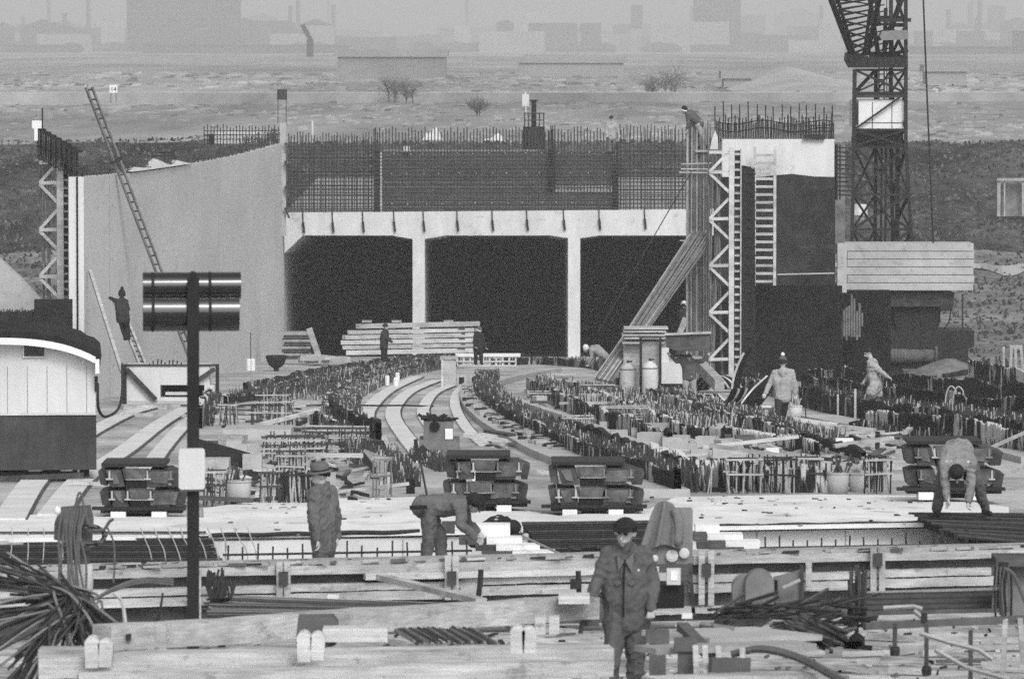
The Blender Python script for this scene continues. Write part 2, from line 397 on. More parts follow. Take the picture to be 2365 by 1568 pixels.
# sand hill
rows = []
for j in range(14):
    y = 690 + j * 14; r = []
    for i in range(31):
        u = i / 30 * 2 - 1; v = j / 13 * 2 - 1
        hgt = max(0, 1 - abs(u) ** 1.2) * max(0, 1 - abs(v) ** 1.5) * 3.0
        c = P(1820, 200, 780).x + u * 9.5
        r.append((c, y, NAT - .25 + hgt + .15 * noise.noise((i * .6, j * .6, 1))))
    rows.append(r)
tag(MB().grid(rows).obj('hill', 'sand', smooth=True), kind='structure')
# bare hazy trees on the near field
def bare_tree(px, py_base, Y, h, spread, label, seed):
    rn = random.Random(seed); b = P(px, py_base, Y); b.z = NAT - .1
    t = thing('bare_tree', label, 'tree', b, 'bare trees beyond the site')
    tr = MB(); cr = MB()
    for s in range(3):
        q = b + Vector((rn.uniform(-.5, .5), rn.uniform(-.4, .4), 0)); top = q + Vector((rn.uniform(-.8, .8) * spread * .3, 0, h * .5))
        tr.tube(q, top, .06, 6, .03)
        for k in range(22):
            p0 = q + (top - q) * rn.uniform(.35, 1)
            d = Vector((rn.uniform(-1, 1) * spread, rn.uniform(-1, 1) * spread, rn.uniform(.25, 1) * h * .5))
            m1 = p0 + d * .55 + Vector((0, 0, .1 * h)); cr.path([p0, m1, p0 + d + Vector((0, 0, .04 * h))], .022, 3, r2=.01)
            for g in range(4):
                e = m1 + (p0 + d - m1) * rn.random(); cr.tube(e, e + Vector((rn.uniform(-.6, .6), rn.uniform(-.6, .6), rn.uniform(.1, .9))), .010, 3, r2=.006)
    tr.obj('trunk', 'bark', t); cr.obj('crown', 'twig', t)
bare_tree(905, 300, 560, 2.6, 1.3, 'bare shrub like tree standing beyond the meshwork left of the round casing', 3)
bare_tree(945, 300, 555, 2.2, 1.2, 'lower bare shrub directly right of the taller bare shrub', 4)
bare_tree(1505, 285, 600, 2.6, 1.3, 'bare bush left of the man leaning over the wall', 5)
bare_tree(1545, 285, 610, 3.4, 1.5, 'tallest bare bush beside the man leaning over the wall', 6)
bare_tree(1110, 310, 470, 1.2, .9, 'low dark bush behind the bars left of the round casing', 8)
# signs on the field
t = thing('field_sign', 'small white square sign reading 14 on two legs in the field', 'sign', P(262, 240, 520))
y = 520
MB().face(253, 197, 271, 215, y, .08).obj('panel', 'foam', t)
for q in (256, 268): MB().beam(P(q, 215, y + .05), P(q, 238, y + .05), .06, .06).obj('leg', 'rust', t)
cu = bpy.data.curves.new('digits', 'FONT'); cu.body = '14'; cu.size = .55; cu.align_x = 'CENTER'; cu.extrude = .012
cu.materials.append(MAT['far_dark']); tmp = bpy.data.objects.new('tmp', cu); dm = bpy.data.meshes.new_from_object(tmp); bpy.data.objects.remove(tmp)
co = bpy.data.objects.new('digits', dm); C.objects.link(co); co.parent = t
co.location = P(262, 211, y - .03) - WORLD[t.name]; co.rotation_euler = (math.pi / 2, 0, 0)
t = thing('field_sign', 'dark square sign on two legs in the field above the wall end', 'sign', P(651, 256, 420)); y = 420
MB().face(640, 207, 663, 231, y, .08).obj('panel', 'far_dark', t)
for q in (642, 661): MB().beam(P(q, 231, y + .05), P(q, 285, y + .05), .06, .06).obj('leg', 'rust', t)
# low pale things beyond the meshwork
def cover(px, py, Y, L, H, label):
    b = P(px, py, Y); b.z = terrain(b.x, Y); q = MB(); rows = []
    for j in range(6):
        v = j / 5 * 2 - 1; rows.append([(b.x + u * L / 2, Y + v * .6, b.z - .05 + H * max(0, 1 - abs(u) ** 2.6) * max(0, 1 - v * v) * (1 + .25 * math.sin(u * 5))) for u in [i / 12 * 2 - 1 for i in range(13)]])
    tag(q.grid(rows).obj('pale_cover', 'white_paint'), label, 'cover')
cover(1000, 330, 372, 1.4, .75, 'pale hump of sheeting beyond the meshwork, left one')
cover(1142, 334, 350, 1.7, .7, 'white hump of sheeting beyond the meshwork beside the round casing')
# rough grass on the banks
rn = random.Random(2); q = MB()
for i in range(42000):
    y = rn.uniform(214, 337); x = rn.uniform(-34, 34)
    if -14 < x < 11.5 and y < 296: continue
    if y < 296 and rn.random() < .45: continue
    z = terrain(x, y); h = rn.uniform(.05, .2) * (1.3 if noise.noise((x * .2, y * .2, 9)) > 0 else .7); w_ = rn.uniform(.03, .13); lean = rn.uniform(-.15, .15)
    q.add([(x - w_, y, z - .02), (x + w_, y + rn.uniform(-.1, .1), z - .02), (x + w_ * .4 + lean, y + .05, z + h), (x - w_ * .5 + lean, y, z + h * rn.uniform(.6, 1))], [(0, 1, 2, 3)], rn.choice([0, 0, 1, 2]))
tag(q.obj('grass', ['bank', 'grass_dark', 'grass_pale'], org=(0, 270, ZC - 10)), kind='stuff')
# scrub and tussocks over the far fields, and the mass of small roofs of the town
rn = random.Random(4); q = MB()
for i in range(5000):
    y = 340 * (1100 / 340) ** rn.random(); x = rn.uniform(-.1, .1) * y; s = y / 340
    cl = noise.noise((x * .03, y * .006, 2)); 
    if cl < rn.uniform(-.5, .4): continue
    z = terrain(x, y); h = rn.uniform(.03, .16) * s; w_ = rn.uniform(.08, .55) * s
    q.add([(x - w_, y, z - .1), (x + w_, y + .2, z - .1), (x + w_ * .5, y + .4, z + h), (x - w_ * .6, y + .2, z + h * rn.uniform(.5, 1))], [(0, 1, 2, 3)], rn.choice([0, 0, 0, 1]))
tag(q.obj('grass', ['field', 'scrub', 'grass_pale'], org=(0, 600, NAT)), kind='stuff')
q = MB()
for i in range(190):
    y = rn.uniform(3600, 5600); x = rn.uniform(-.095, .095) * y; w_ = rn.uniform(8, 45); h = rn.uniform(5, 22) * (1 if rn.random() < .8 else 1.8); z = NAT - 1
    q.box((x, y, z + h / 2), (w_, 12, h), mi=rn.choice([0, 0, 0, 1]))
    if rn.random() < .25: q.prism([(x - w_ / 2, y - 6, z + h), (x + w_ / 2, y - 6, z + h), (x, y - 6, z + h + w_ * .18)], (0, 12, 0))
    if rn.random() < .16: hh = h + rn.uniform(12, 40); q.box((x + w_ * .3, y, z + hh / 2), (3, 3, hh))
    if rn.random() < .5:
        for k in range(5): q.ball((x + rn.uniform(-60, 60), y - 30, z + 3), (rn.uniform(5, 14), 5, rn.uniform(3, 6)), 7, mi=0)
tag(q.obj('far_town', ['far_wall', 'far_wall_pale'], org=(0, 3000, NAT)), kind='stuff')
# ================================================================ the deck, the tunnel portal and the walls
YP = 270.0
xl, xr = -13.0, 19.0
n = 60; mb = MB(); rows = []
for i in range(n):
    u = i / (n - 1)
    r = []
    for j in range(41):
        x = xl + (xr - xl) * j / 40; y0 = edge_y(x); y = y0 + (272.0 - y0) * u
        if x > 10 and y > 208: y = 208 + (y - 208) * .05
        r.append((x, y, deck(y) + .012 * noise.noise((x * .8, y * .3, 0))))
    rows.append(r)
mb.grid(rows)
a = [(p[0], p[1], p[2]) for p in rows[0]]
mb.grid([[(x, y, z - .6) for x, y, z in a], a])            # the front face of the deck
tag(mb.obj('deck_floor', 'deck', org=(0, 150, deck(150)), smooth=False), kind='structure')
# ---- portal
def wx(px, Y=YP): return P(px, 784, Y).x
def wz(py, Y=YP): return P(1182, py, Y).z
t = thing('tunnel_portal', 'concrete tunnel mouth with three dark openings under one long beam', 'tunnel', (wx(1150), YP, deck(YP)))
zb, zt = wz(544), wz(492); zf = deck(YP) - .3
x_l, x_r = wx(655), wx(1700)
MB().hexa([(x_l, YP, zb), (x_r, YP, zb), (x_r, YP + 1.2, zb), (x_l, YP + 1.2, zb), (x_l, YP, zt), (x_r, YP, zt + .18), (x_r, YP + 1.2, zt + .18), (x_l, YP + 1.2, zt)]).obj('beam', 'concrete_white', t)
DEP = 110
def zfl(y): return deck(y) - .3
for k, (a, b) in enumerate(((953, 981), (1312, 1340))):
    A, B = wx(a), wx(b)
    MB().hexa([(A, YP + .004, zf), (B, YP + .004, zf), (B, YP + DEP, zf - 5), (A, YP + DEP, zf - 5), (A, YP + .004, zb), (B, YP + .004, zb), (B, YP + DEP, zb - 4.7), (A, YP + DEP, zb - 4.7)]).obj('pillar', 'concrete_white', t)
ceil = MB().hexa([(x_l, YP + 1.2, zb + .003), (x_r, YP + 1.2, zb + .003), (x_r, YP + DEP, zb - 4.7), (x_l, YP + DEP, zb - 4.7), (x_l, YP + 1.2, zb + .4), (x_r, YP + 1.2, zb + .4), (x_r, YP + DEP, zb - 4.3), (x_l, YP + DEP, zb - 4.3)])
ceil.obj('tunnel_ceiling', 'tunnel_concrete', t)
q = MB().hexa([(x_l - .6, YP, zf), (x_l, YP, zf), (x_l, YP + DEP, zf - 5), (x_l - .6, YP + DEP, zf - 5), (x_l - .6, YP, zb), (x_l, YP, zb), (x_l, YP + DEP, zb - 4.7), (x_l - .6, YP + DEP, zb - 4.7)])
q.hexa([(x_r, YP, zf), (x_r + .6, YP, zf), (x_r + .6, YP + DEP, zf - 5), (x_r, YP + DEP, zf - 5), (x_r, YP, zb), (x_r + .6, YP, zb), (x_r + .6, YP + DEP, zb - 4.7), (x_r, YP + DEP, zb - 4.7)])
q.obj('tunnel_side_panel', 'tunnel_concrete', t)
MB().hexa([(x_l, YP, zf - .1), (x_r, YP, zf - .1), (x_r, YP + DEP, zf - 5.1), (x_l, YP + DEP, zf - 5.1), (x_l, YP, zf + .25), (x_r, YP, zf + .25), (x_r, YP + DEP, zf - 4.8), (x_l, YP + DEP, zf - 4.8)]).obj('tunnel_floor', 'tunnel_concrete', t)
a_, b_ = x_l, wx(1650); MB().hexa([(a_, YP + 1.2, zt - .9), (b_, YP + 1.2, zt - .9), (b_, 319, zt - .9), (a_, 319, zt - .9), (a_, YP + 1.2, zt - .05), (b_, YP + 1.2, zt - .05), (b_, 319, ZC - 7.5), (a_, 319, ZC - 7.5)]).obj('roof_slab', 'concrete_grey', t)
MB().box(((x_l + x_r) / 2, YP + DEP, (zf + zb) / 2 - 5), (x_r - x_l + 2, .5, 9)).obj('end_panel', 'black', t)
# chamfers under the beam
def chamfer(a, b, c):            # corner x, far x, foot y
    A, B = wx(a), wx(b)
    MB().prism([(A, YP + .006, zb), (B, YP + .006, zb), (A, YP + .006, wz(c))], (0, 60, -2.6)).obj('haunch', 'concrete_white', t)
for a, b, c in ((657, 700, 585), (953, 905, 552), (981, 1030, 552), (1312, 1270, 550), (1340, 1385, 550)): chamfer(a, b, c)
for px in (700, 768, 838, 910, 978, 1056, 1137, 1217, 1302, 1384, 1489):
    q = MB(); top = 492 - (px - 655) * .011
    q.beam(P(px - 1, top - 6, YP - .05), P(px, top + 22, YP - .05), .05, .05); q.beam(P(px, top + 22, YP - .09), P(px + 2.5, top + 46, YP - .09), .13, .10)
    q.obj('tie_strap', 'steel_dark', t)
# ---- steel mesh above the portal
def mesh_panel(name, label, x0, x1, y0, y1, Y, dx, dy, r, m, tall=None, cat='reinforcement mesh', jit=.4, group=None):
    q = MB(); n = int((x1 - x0) / dx) + 1
    for i in range(n):
        x = x0 + dx * i; tt = y0 if tall is None else tall + random.uniform(-4, 10)
        q.tube(P(x, y1, Y), P(x + R(-jit, jit), tt, Y), r, 4)
    k = int((y1 - y0) / dy) + 1
    for i in range(k):
        y = y0 + dy * i; q.tube(P(x0, y + R(-1, 1), Y - .03), P(x1, y + R(-1, 1), Y - .03), r, 4)
    return tag(q.obj(name, m), label, cat, group)
mesh_panel('rebar_mesh', 'open steel mesh standing on the beam left of the dark boarded panel', 667, 862, 338, 494, YP + .55, 6.6, 8.2, .024, 'rust', 308)
mesh_panel('rebar_mesh', 'back layer of steel mesh behind the open mesh left of the dark boarding', 670, 860, 345, 494, YP + 1.05, 9.0, 10.5, .02, 'rust', 318)
mesh_panel('rebar_mesh', 'fine steel mesh in front of the dark boarded panel over the tunnel', 884, 1412, 352, 490, YP + .25, 7.5, 9.2, .028, 'rust', 296)
mesh_panel('rebar_mesh', 'open steel mesh over the right tunnel opening beside the bar column', 1432, 1640, 340, 488, YP + .55, 8.0, 8.2, .022, 'rust', 290)
mesh_panel('rebar_mesh', 'back layer of steel mesh over the right tunnel opening', 1425, 1640, 350, 488, YP + 1.05, 9.5, 10.0, .02, 'rust', 300)
t = thing('boarded_formwork', 'wide dark boarded panel above the middle tunnel opening', 'formwork', (wx(1148), YP + .7, wz(490)))
q = MB(); rw = 12
for i in range(rw):
    a, b = 352 + 138 / rw * i, 352 + 138 / rw * (i + 1) - .7
    if i == 7:
        q.face(884, a, 1280, b, YP + .72 , .10); 
        continue
    q.face(884, a, 1416, b, YP + .72 + (i % 2) * .03, .10)
q.obj('plank_board', 'mesh_board', t)
MB().face(1283, 429, 1412, 440, YP + .6, .2).obj('batten', 'timber_new', t)
MB().face(884, 346.5, 1240, 351, YP + .68, .2).obj('top_rail', 'timber_mid', t)
q = MB()
for yy in (356, 402, 471):
    for i in range(14): q.ball(P(905 + i * 38 + R(-6, 6), yy - i * .25 + R(-1, 1), YP + .19), .03, 6)
q.obj('tie_bolt', 'concrete', t)
for a, b, y0, y1, m, lb in ((864, 877, 300, 495, 'rust_dark', 'tall dark stop end strip beside the open left mesh'), (1268, 1282, 297, 440, 'rust_dark', 'tall dark stop end strip in the middle of the dark panel'), (1415, 1428, 330, 487, 'rust_dark', 'tall dark stop end strip right of the pale batten')):
    q = MB()
    q.face(a, y0 + 48, b, y1, YP + .1, .12)
    for i in range(4): q.tube(P(a + (b - a) * i / 3, y1, YP + .12), P(a + (b - a) * i / 3 + R(-1, 1), y0 + R(-8, 6), YP + .12), .03, 5)
    for i in range(14): q.tube(P(a - 1, y0 + 50 + i * (y1 - y0 - 55) / 13, YP + .06), P(b + 1, y0 + 50 + i * (y1 - y0 - 55) / 13, YP + .06), .03, 4)
    tag(q.obj('stop_end', m), lb, 'formwork', 'dark upright stop ends over the tunnel')
q = MB()
for i in range(18): q.face(878, 352 + i * 7.9, 882, 357.5 + i * 7.9, YP + .05, .15)
q.face(879, 352, 881, 495, YP + .1, .1)
tag(q.obj('batten', 'timber_mid'), 'narrow pale upright batten at the left edge of the dark panel', 'batten')
tag(MB().face(932, 338, 946, 351, YP + .4, .25).obj('marker_board', 'foam'), 'small white board on top of the dark panel', 'board')
# casing with railing and pipe
t = thing('pile_casing', 'dark round casing with railing and upright pipe on the tunnel roof', 'casing', P(1233, 345, YP + 2))
y = YP + 2; r = 25 / U(y); c = P(1233, 345, y)
MB().lathe([(r, 0), (r, 52 / U(y)), (r * .9, 52 / U(y)), (r * .9, .1)], c, 18).obj('casing', 'rust_dark', t)
MB().lathe([(.12, 0), (.12, 60 / U(y)), (.2, 60 / U(y)), (.2, 64 / U(y))], P(1233, 295, y), 12).obj('pipe', 'steel_dark', t)
q = MB()
for xx in (1212, 1221, 1246, 1256):
    for dy in (-.45, .45): q.tube(P(xx, 294, y + dy), P(xx, 262, y + dy), .035, 5)
for yy in (262, 278):
    for dy in (-.45, .45): q.tube(P(1212, yy, y + dy), P(1256, yy, y + dy), .03, 5)
    for xx in (1212, 1256): q.tube(P(xx, yy, y - .45), P(xx, yy, y + .45), .03, 5)
q.obj('railing_frame', 'rust', t)
q = MB().face(1206, 218, 1222, 246, y - .3, .05); q.beam(P(1214, 212, y - .22), P(1216, 295, y - .22), .05, .05)
tag(q.obj('notice_board', 'offwhite'), 'pale notice board on a pole beside the round casing', 'board')
# white upright posts above the portal
for px, a, b in ((722, 280, 330), (1212, 300, 330)):
    tag(MB().beam(P(px, b, YP + 5), P(px, a, YP + 5), .08, .08).obj('marker_pole', 'offwhite'), 'thin white marker pole standing behind the meshwork', 'pole', 'white marker poles behind the meshwork')
# ---- the long left wall
def lw(u): return (Vector((P(195, 900, 163).x, 163)) * (1 - u) + Vector((P(655, 900, 270).x, 270)) * u)
tops = [(0, 409), (.15, 400), (.35, 383), (.55, 366), (.75, 350), (.9, 337), (1, 330)]
def wall_top(u):
    for (a, ya), (b, yb) in zip(tops, tops[1:]):
        if a <= u <= b: py = ya + (yb - ya) * (u - a) / (b - a); break
    p = lw(u); d = ray(1182, py); return ZC + d.z / d.y * p.y
t = thing('retaining_wall', 'long pale concrete retaining wall curving to the tunnel on the left', 'wall', (-12, 210, deck(215)))
N = 26; TH = .43; q = MB(); ft = []; bt = []; fb = []; bb = []
for i in range(N):
    u = i / (N - 1); p = lw(u); x = p.x + .25 * math.sin(u * math.pi); z = wall_top(u)
    ft.append((x, p.y, z)); bt.append((x - TH, p.y, z)); fb.append((x, p.y, deck(p.y) - .3)); bb.append((x - TH, p.y, deck(p.y) - .3))
q.grid([fb, ft]); q.grid([ft, bt]); q.grid([bt, bb]); q.add([fb[0], bb[0], bt[0], ft[0]], [(0, 1, 2, 3)])
q.obj('wall_face', 'concrete_wall', t)
q = MB()
for u in (.075, .52):      # casting joints
    p = lw(u); x = p.x + .25 * math.sin(u * math.pi); z = wall_top(u)
    q.beam((x + .004, p.y, deck(p.y)), (x + .004, p.y, z - .02), .012, .05)
q.obj('joint', 'concrete_grey', t)
q = MB()
for i in range(22):
    for k in range(4):
        if random.random() < .25: continue
        u = .04 + i * .044; p = lw(u); x = p.x + .25 * math.sin(u * math.pi); z0 = deck(p.y); zz = z0 + (wall_top(u) - z0) * (.14 + .24 * k)
        q.box((x + .003, p.y, zz), (.02, .14, .07))
q.obj('tie_hole_speck', 'concrete_grey', t)
q = MB(); p0 = lw(0); q.beam((p0.x - TH / 2 + .03, 162.98, deck(163)), (p0.x - TH / 2 + .03, 162.98, wall_top(0)), .05, .05)
q.obj('water_stop_strip', 'black', t)
# starter bars along the top of the wall
q = MB(); 
for i in range(260):
    u = R(0, 1) ** .8; p = lw(u); x = p.x + .25 * math.sin(u * math.pi) - R(.06, .38); z = wall_top(u)
    h = R(.12, .35) if u < .55 else R(.2, .45) + .25 * (u > .72)
    q.tube((x, p.y, z - .05), (x + R(-.1, .1), p.y + R(-.3, .3), z + h), .018, 3)
for k in range(5):
    pts = []
    for i in range(20):
        u = i / 19; p = lw(u); pts.append((p.x + .25 * math.sin(u * math.pi) - .08 - .07 * k, p.y, wall_top(u) + .1 + .05 * k + R(-.03, .03)))
    q.path(pts, .016, 4)
tag(q.obj('starter_bars', 'rust'), kind='stuff')
t = thing('end_post', 'tall pale upright plank at the tunnel end of the left wall', 'post', P(655, 540, 268.5))
MB().face(647, 287, 660, 545, 268.5, .25).obj('post_plank', 'concrete', t)
q = MB()
for yy in (330, 372, 430, 480): q.beam(P(658, yy, 268.3), P(668, yy + 24, 268.3), .10, .10)
q.obj('bracket', 'steel', t)
# boards and bars on top of the wall near its far end
t = thing('white_hoarding', 'row of white boards behind bars on top of the left wall', 'boarding', P(560, 330, 272))
MB().face(494, 303, 648, 332, 272, .1).obj('board_panel', 'foam', t)
q = MB()
for i in range(24): q.tube(P(472 + i * 7.4, 340, 271.7), P(472 + i * 7.4 + R(-1, 1), 290 + R(-4, 6), 271.7), .022, 4)
for yy in (303, 312, 322): q.tube(P(470, yy, 271.65), P(648, yy, 271.65), .022, 4)
q.face(482, 310, 494, 335, 271.8, .1); q.obj('bar_lattice', 'rust_dark', t)
def zc(px, py, Y): return P(px, py, Y)
tag(MB().path([P(352, 372, 198), P(352, 362, 198), P(365, 360, 198), P(400, 360, 198), P(404, 368, 198)], .04, 5).path([P(362, 352, 199), P(398, 352, 199), P(408, 368, 199)], .04, 5).path([P(380,372,198.6),P(380,356,198.6)], .03, 4).obj('bent_rail', 'rust_dark'), 'bent dark rods standing on top of the left wall', 'rod')
rows = []
for i in range(16):
    u = .14 + .24 * i / 15; p = lw(u); x = p.x + .25 * math.sin(u * math.pi) - .2; z = wall_top(u)
    rows.append([(x + dx, p.y, z + .05 + hh * (.6 + .4 * math.sin(i * 1.1)) * math.sin(math.pi * min(1, max(0, (i + .5) / 16)))) for dx, hh in ((.28, 0), (.15, .22), (-.05, .32), (-.25, .0))])
tag(MB().grid(rows).obj('tarpaulin', 'offwhite', smooth=True), 'crumpled pale sheet lying along the top of the left wall', 'sheet')
# ---- formwork trusses, one at each wall
def truss(px0, px1, top, bot, Y, label, step=108, first=440, mirrored=False):
    t = thing('formwork_truss', label, 'formwork', P((px0 + px1) / 2, bot, Y), 'tall formwork trusses')
    q = MB(); q.face(px1 - 7, top - 6, px1 + 6, bot, Y, .22); q.obj('chord_post', 'timber_new', t)
    q = MB()
    for i in range(11): q.tube(P(px0 + R(-3, 34), bot, Y + R(.1, .8)), P(px0 + R(-3, 30), top + R(-6, 10), Y + R(.1, .8)), .02, 4)
    q.obj('bar_lattice', 'rebar_mid', t)
    y = first
    while y < bot - 10:
        MB().beam(P(px0 + 1, y, Y + .1), P(px1 - 5, y - 1, Y + .1), .09, .10).obj('strut', 'timber_new', t)
        MB().beam(P(px0 + 2, y - 1, Y + .12), P(px1 - 6, y - 48, Y + .12), .08, .09).obj('brace', 'timber_new', t)
        if y + 48 < bot: MB().beam(P(px0 + 2, y + 3, Y + .12), P(px1 - 6, y + 46, Y + .12), .08, .09).obj('brace', 'timber_new', t)
        y += step
    MB().beam(P(px0 + 1, top + 4, Y + .1), P(px1 - 5, top + 4, Y + .1), .09, .10).obj('strut', 'timber_new', t)
    # the ladder like back: dark rungs between two pale rails
    q = MB().face(px1 + 6, top, px1 + 21, bot, Y + .3, .12); q.obj('shutter_panel', 'timber_dark', t)
    q = MB(); yy = top + 6
    while yy < bot: q.face(px1 + 6.5, yy, px1 + 20, yy + 5, Y + .12, .2); yy += 18
    q.obj('rung_slat', 'timber', t)
    MB().face(px1 + 19, top - 4, px1 + 23, bot, Y + .05, .3).obj('rail', 'timber', t)
    return t
truss(90, 140, 372, 930, 165, 'pale zigzag formwork truss at the near end of the left wall', first=423)
truss(1637, 1690, 348, 872, 186, 'pale zigzag formwork truss in front of the dark wall on the right', first=398)
# stepped bars and the white flag on the left truss
q = MB()
for k in range(8):
    x = 88 + k * 12; y = 298 + k * 7
    q.beam(P(x - 2, y, 164), P(x + 16, y + 3, 165.5), .07, .07); q.tube(P(x, y, 164), P(x, y + 44, 164), .025, 4); q.tube(P(x + 6, y, 164.5), P(x + 6, y + 60, 164.5), .025, 4)
    q.beam(P(x - 2, y + 40, 164), P(x + 16, y + 44, 165.5), .06, .06)
    for g in range(3): q.tube(P(x + g * 4, y + 2, 165), P(x + g * 4, y + 70, 165), .016, 4)
q.tube(P(98, 300, 164), P(98, 250, 164), .022, 4)
tag(q.obj('stepped_cage', 'rust_dark'), 'dark bar cage stepping down from the left truss to the wall top', 'bar cage')
q = MB().face(74, 279, 96, 297, 163.8, .04); q.face(79, 297, 87, 325, 163.8, .04)
tag(q.obj('flag_cloth', 'foam'), 'white cloth hanging at the top of the left truss', 'cloth')
# dark stop board and bars behind the site hut
t = thing('tar_coated_wall', 'low dark coated wall with short bars behind the site hut', 'wall', P(80, 760, 150))
MB().face(80, 692, 165, 965, 150, .4).obj('wall_face', 'tar_matt', t); MB().face(-120, 722, 80, 965, 150.1, .4).obj('low_wall_face', 'tar_matt', t)
q = MB()
for i in range(40): q.tube(P(-30 + i * 2.8, 730, 150.2), P(-30 + i * 2.8, 716 + R(-4, 4), 150.2), .018, 3)
q.obj('bar_lattice', 'rust_dark', t)
a = [P(-60, 560, 188), P(0, 598, 188), P(45, 640, 188), P(92, 690, 188), P(92, 800, 188), P(-60, 800, 188)]
tag(MB().prism(a, (0, .6, 0)).obj('sloping_wall', 'concrete'), 'pale concrete wall sloping down behind the left truss', 'wall')
# ---- the right wall
YR = 200.0
t = thing('wing_wall', 'broad wall with white top and dark coated face on the right', 'wall', P(1800, 900, YR))
MB().face(1668, 322, 1927, 409, YR, 1.0).obj('bare_top', 'concrete_white', t)
q = MB(); bl = [(1650, 658)]
pts = [(1650, 940)] + [(1650, 410)] + [(1745, 411), (1790, 404), (1830, 402), (1880, 408), (1929, 409)] + [(1929, 658), (1650, 658)][:1]
q.prism([P(1650, 660, YR - .01), P(1929, 660, YR - .01), P(1929, 409, YR - .01), P(1880, 408, YR - .01), P(1830, 402, YR - .01), P(1790, 405, YR - .01), P(1745, 411, YR - .01), P(1650, 411, YR - .01)], (0, .9, 0))
q.obj('coated_face', 'tar_face', t)
MB().face(1650, 660, 1945, 960, YR - .35, 1.2).obj('footing_face', 'tar', t)
MB().beam(P(1795, 634, YR - .03), P(1927, 631, YR - .03), .04, .05).obj('chalk_line', 'concrete', t)
q = MB().face(1928, 330, 1952, 560, YR + 6, .5); q.obj('return_panel', 'pit_side', t)
t = thing('low_tar_wall', 'low dark coated wall beside the pale upright strip on the right', 'wall', P(2010, 900, YR + 3))
MB().face(1945, 672, 2058, 960, YR + 1, 1.0).obj('wall_face', 'tar', t)
MB().face(1934, 562, 1956, 676, YR - .2, .5).obj('pale_strip', 'concrete', t)
q = MB()
for i in range(9): q.tube(P(1943 + i * 6, 790 - R(0, 40), YR - .2), P(1943 + i * 6, 676 + R(0, 60), YR - .2), .035, 4)
q.obj('bar_lattice', 'rebar_mid', t)
# starter bars on the right wall, tied to rails
q = MB()
for i in range(72):
    x = 1652 + i * 3.85; top = 274 + R(-10, 14)
    if i % 5 == 0: top = 238 + R(-6, 10)
    q.tube(P(x, 326, YR + R(.1, .9)), P(x + R(-2, 2), top, YR + R(.1, .9)), .021, 4)
for yy in (300, 283): q.path([P(1660 + k * 22, yy + 5 * math.sin(k), YR + .4) for k in range(13)], .02, 4)
for yy in (292, 306): q.tube(P(1815, yy, YR + .2), P(1927, yy - 3, YR + .2), .02, 4)
q.beam(P(1855, 316, YR - .1), P(1905, 317, YR - .1), .16, .16); q.beam(P(1918, 320, YR), P(1922, 262, YR), .07, .07)
tag(q.obj('bar_fence_mesh', 'rust_dark'), 'dense upright bars tied with rails on top of the right wall', 'bar mesh')
# bars sticking out behind the wall, beside the crane
q = MB()
for i in range(12): q.beam(P(1929, 340 + i * 10, YR + .3 + (i % 3) * .4), P(1960 + R(0, 22), 343 + i * 10 + R(-3, 3), YR + .3 + (i % 3) * .4), .05, .05)
q.beam(P(1940, 334, YR + .6), P(1940, 462, YR + .6), .05, .05); q.beam(P(1932, 334, YR + .5), P(1932, 462, YR + .5), .9, .05)
tag(q.obj('bar_mesh', 'rust_dark'), 'dark horizontal bars sticking out behind the right wall', 'bar mesh')
# tall column of loose bars at the right truss
q = MB()
for i in range(70):
    x = 1586 + i * .72; y = 188 + R(-.5, .5)
    q.path([P(x + R(-2, 2), 905, y), P(x + R(-1.5, 1.5), 600, y), P(x + R(-2.5, 2.5), 283 + R(-8, 26), y)], .021, 4, mi=0 if random.random() < .4 else 1)
for yy in (378, 392, 400, 560): q.tube(P(1570 + R(-4, 6), yy + R(-4, 4), 187.4), P(1645 + R(-4, 6), yy, 187.4), .028, 4, mi=2)
tag(q.obj('bar_column_mesh', ['rebar_mid', 'rebar_light', 'rebar_light']), 'tall column of pale upright bars left of the right truss', 'bar column')
# dark mesh wall right of the truss
q = MB()
for i in range(12): q.tube(P(1706 + i * 3.4, 900, 190 + i * .3), P(1709 + i * 3.0, 390 + R(-6, 10), 190 + i * .3), .024, 4)
for i in range(24): q.tube(P(1703, 398 + i * 21, 189.9), P(1745, 402 + i * 21, 193), .02, 4)
tag(q.obj('side_mesh', 'rust_dark'), 'narrow dark mesh between the right truss and the ladder', 'bar mesh')
t = thing('side_shutter', 'narrow black shutter with ragged top behind the side mesh on the right', 'formwork', P(1722, 900, 194))
a = [P(1704, 880, 194), P(1742, 880, 194.6), P(1742, 392, 194.6), P(1733, 386, 194.5), P(1722, 384, 194.3), P(1704, 380, 194)]
MB().prism(a, (0, .3, 0)).obj('shutter_panel', 'tar', t); MB().face(1700, 405, 1704, 880, 189.6, .2).obj('edge_batten', 'timber', t)
# ladder on the right wall
t = thing('site_ladder', 'wide pale wooden ladder standing against the dark wall on the right', 'ladder', P(1767, 660, YR - .6))
for a in (1743, 1790): MB().beam(P(a - 1, 660, YR - 1.2), P(a, 340, YR - .55), .10, .12).obj('rail', 'timber', t)
for i in range(17): MB().beam(P(1742, 650 - i * 18.2, YR - 1.15 + i * .035), P(1790, 650 - i * 18.2, YR - 1.15 + i * .035), .07, .09).obj('rung', 'timber', t)
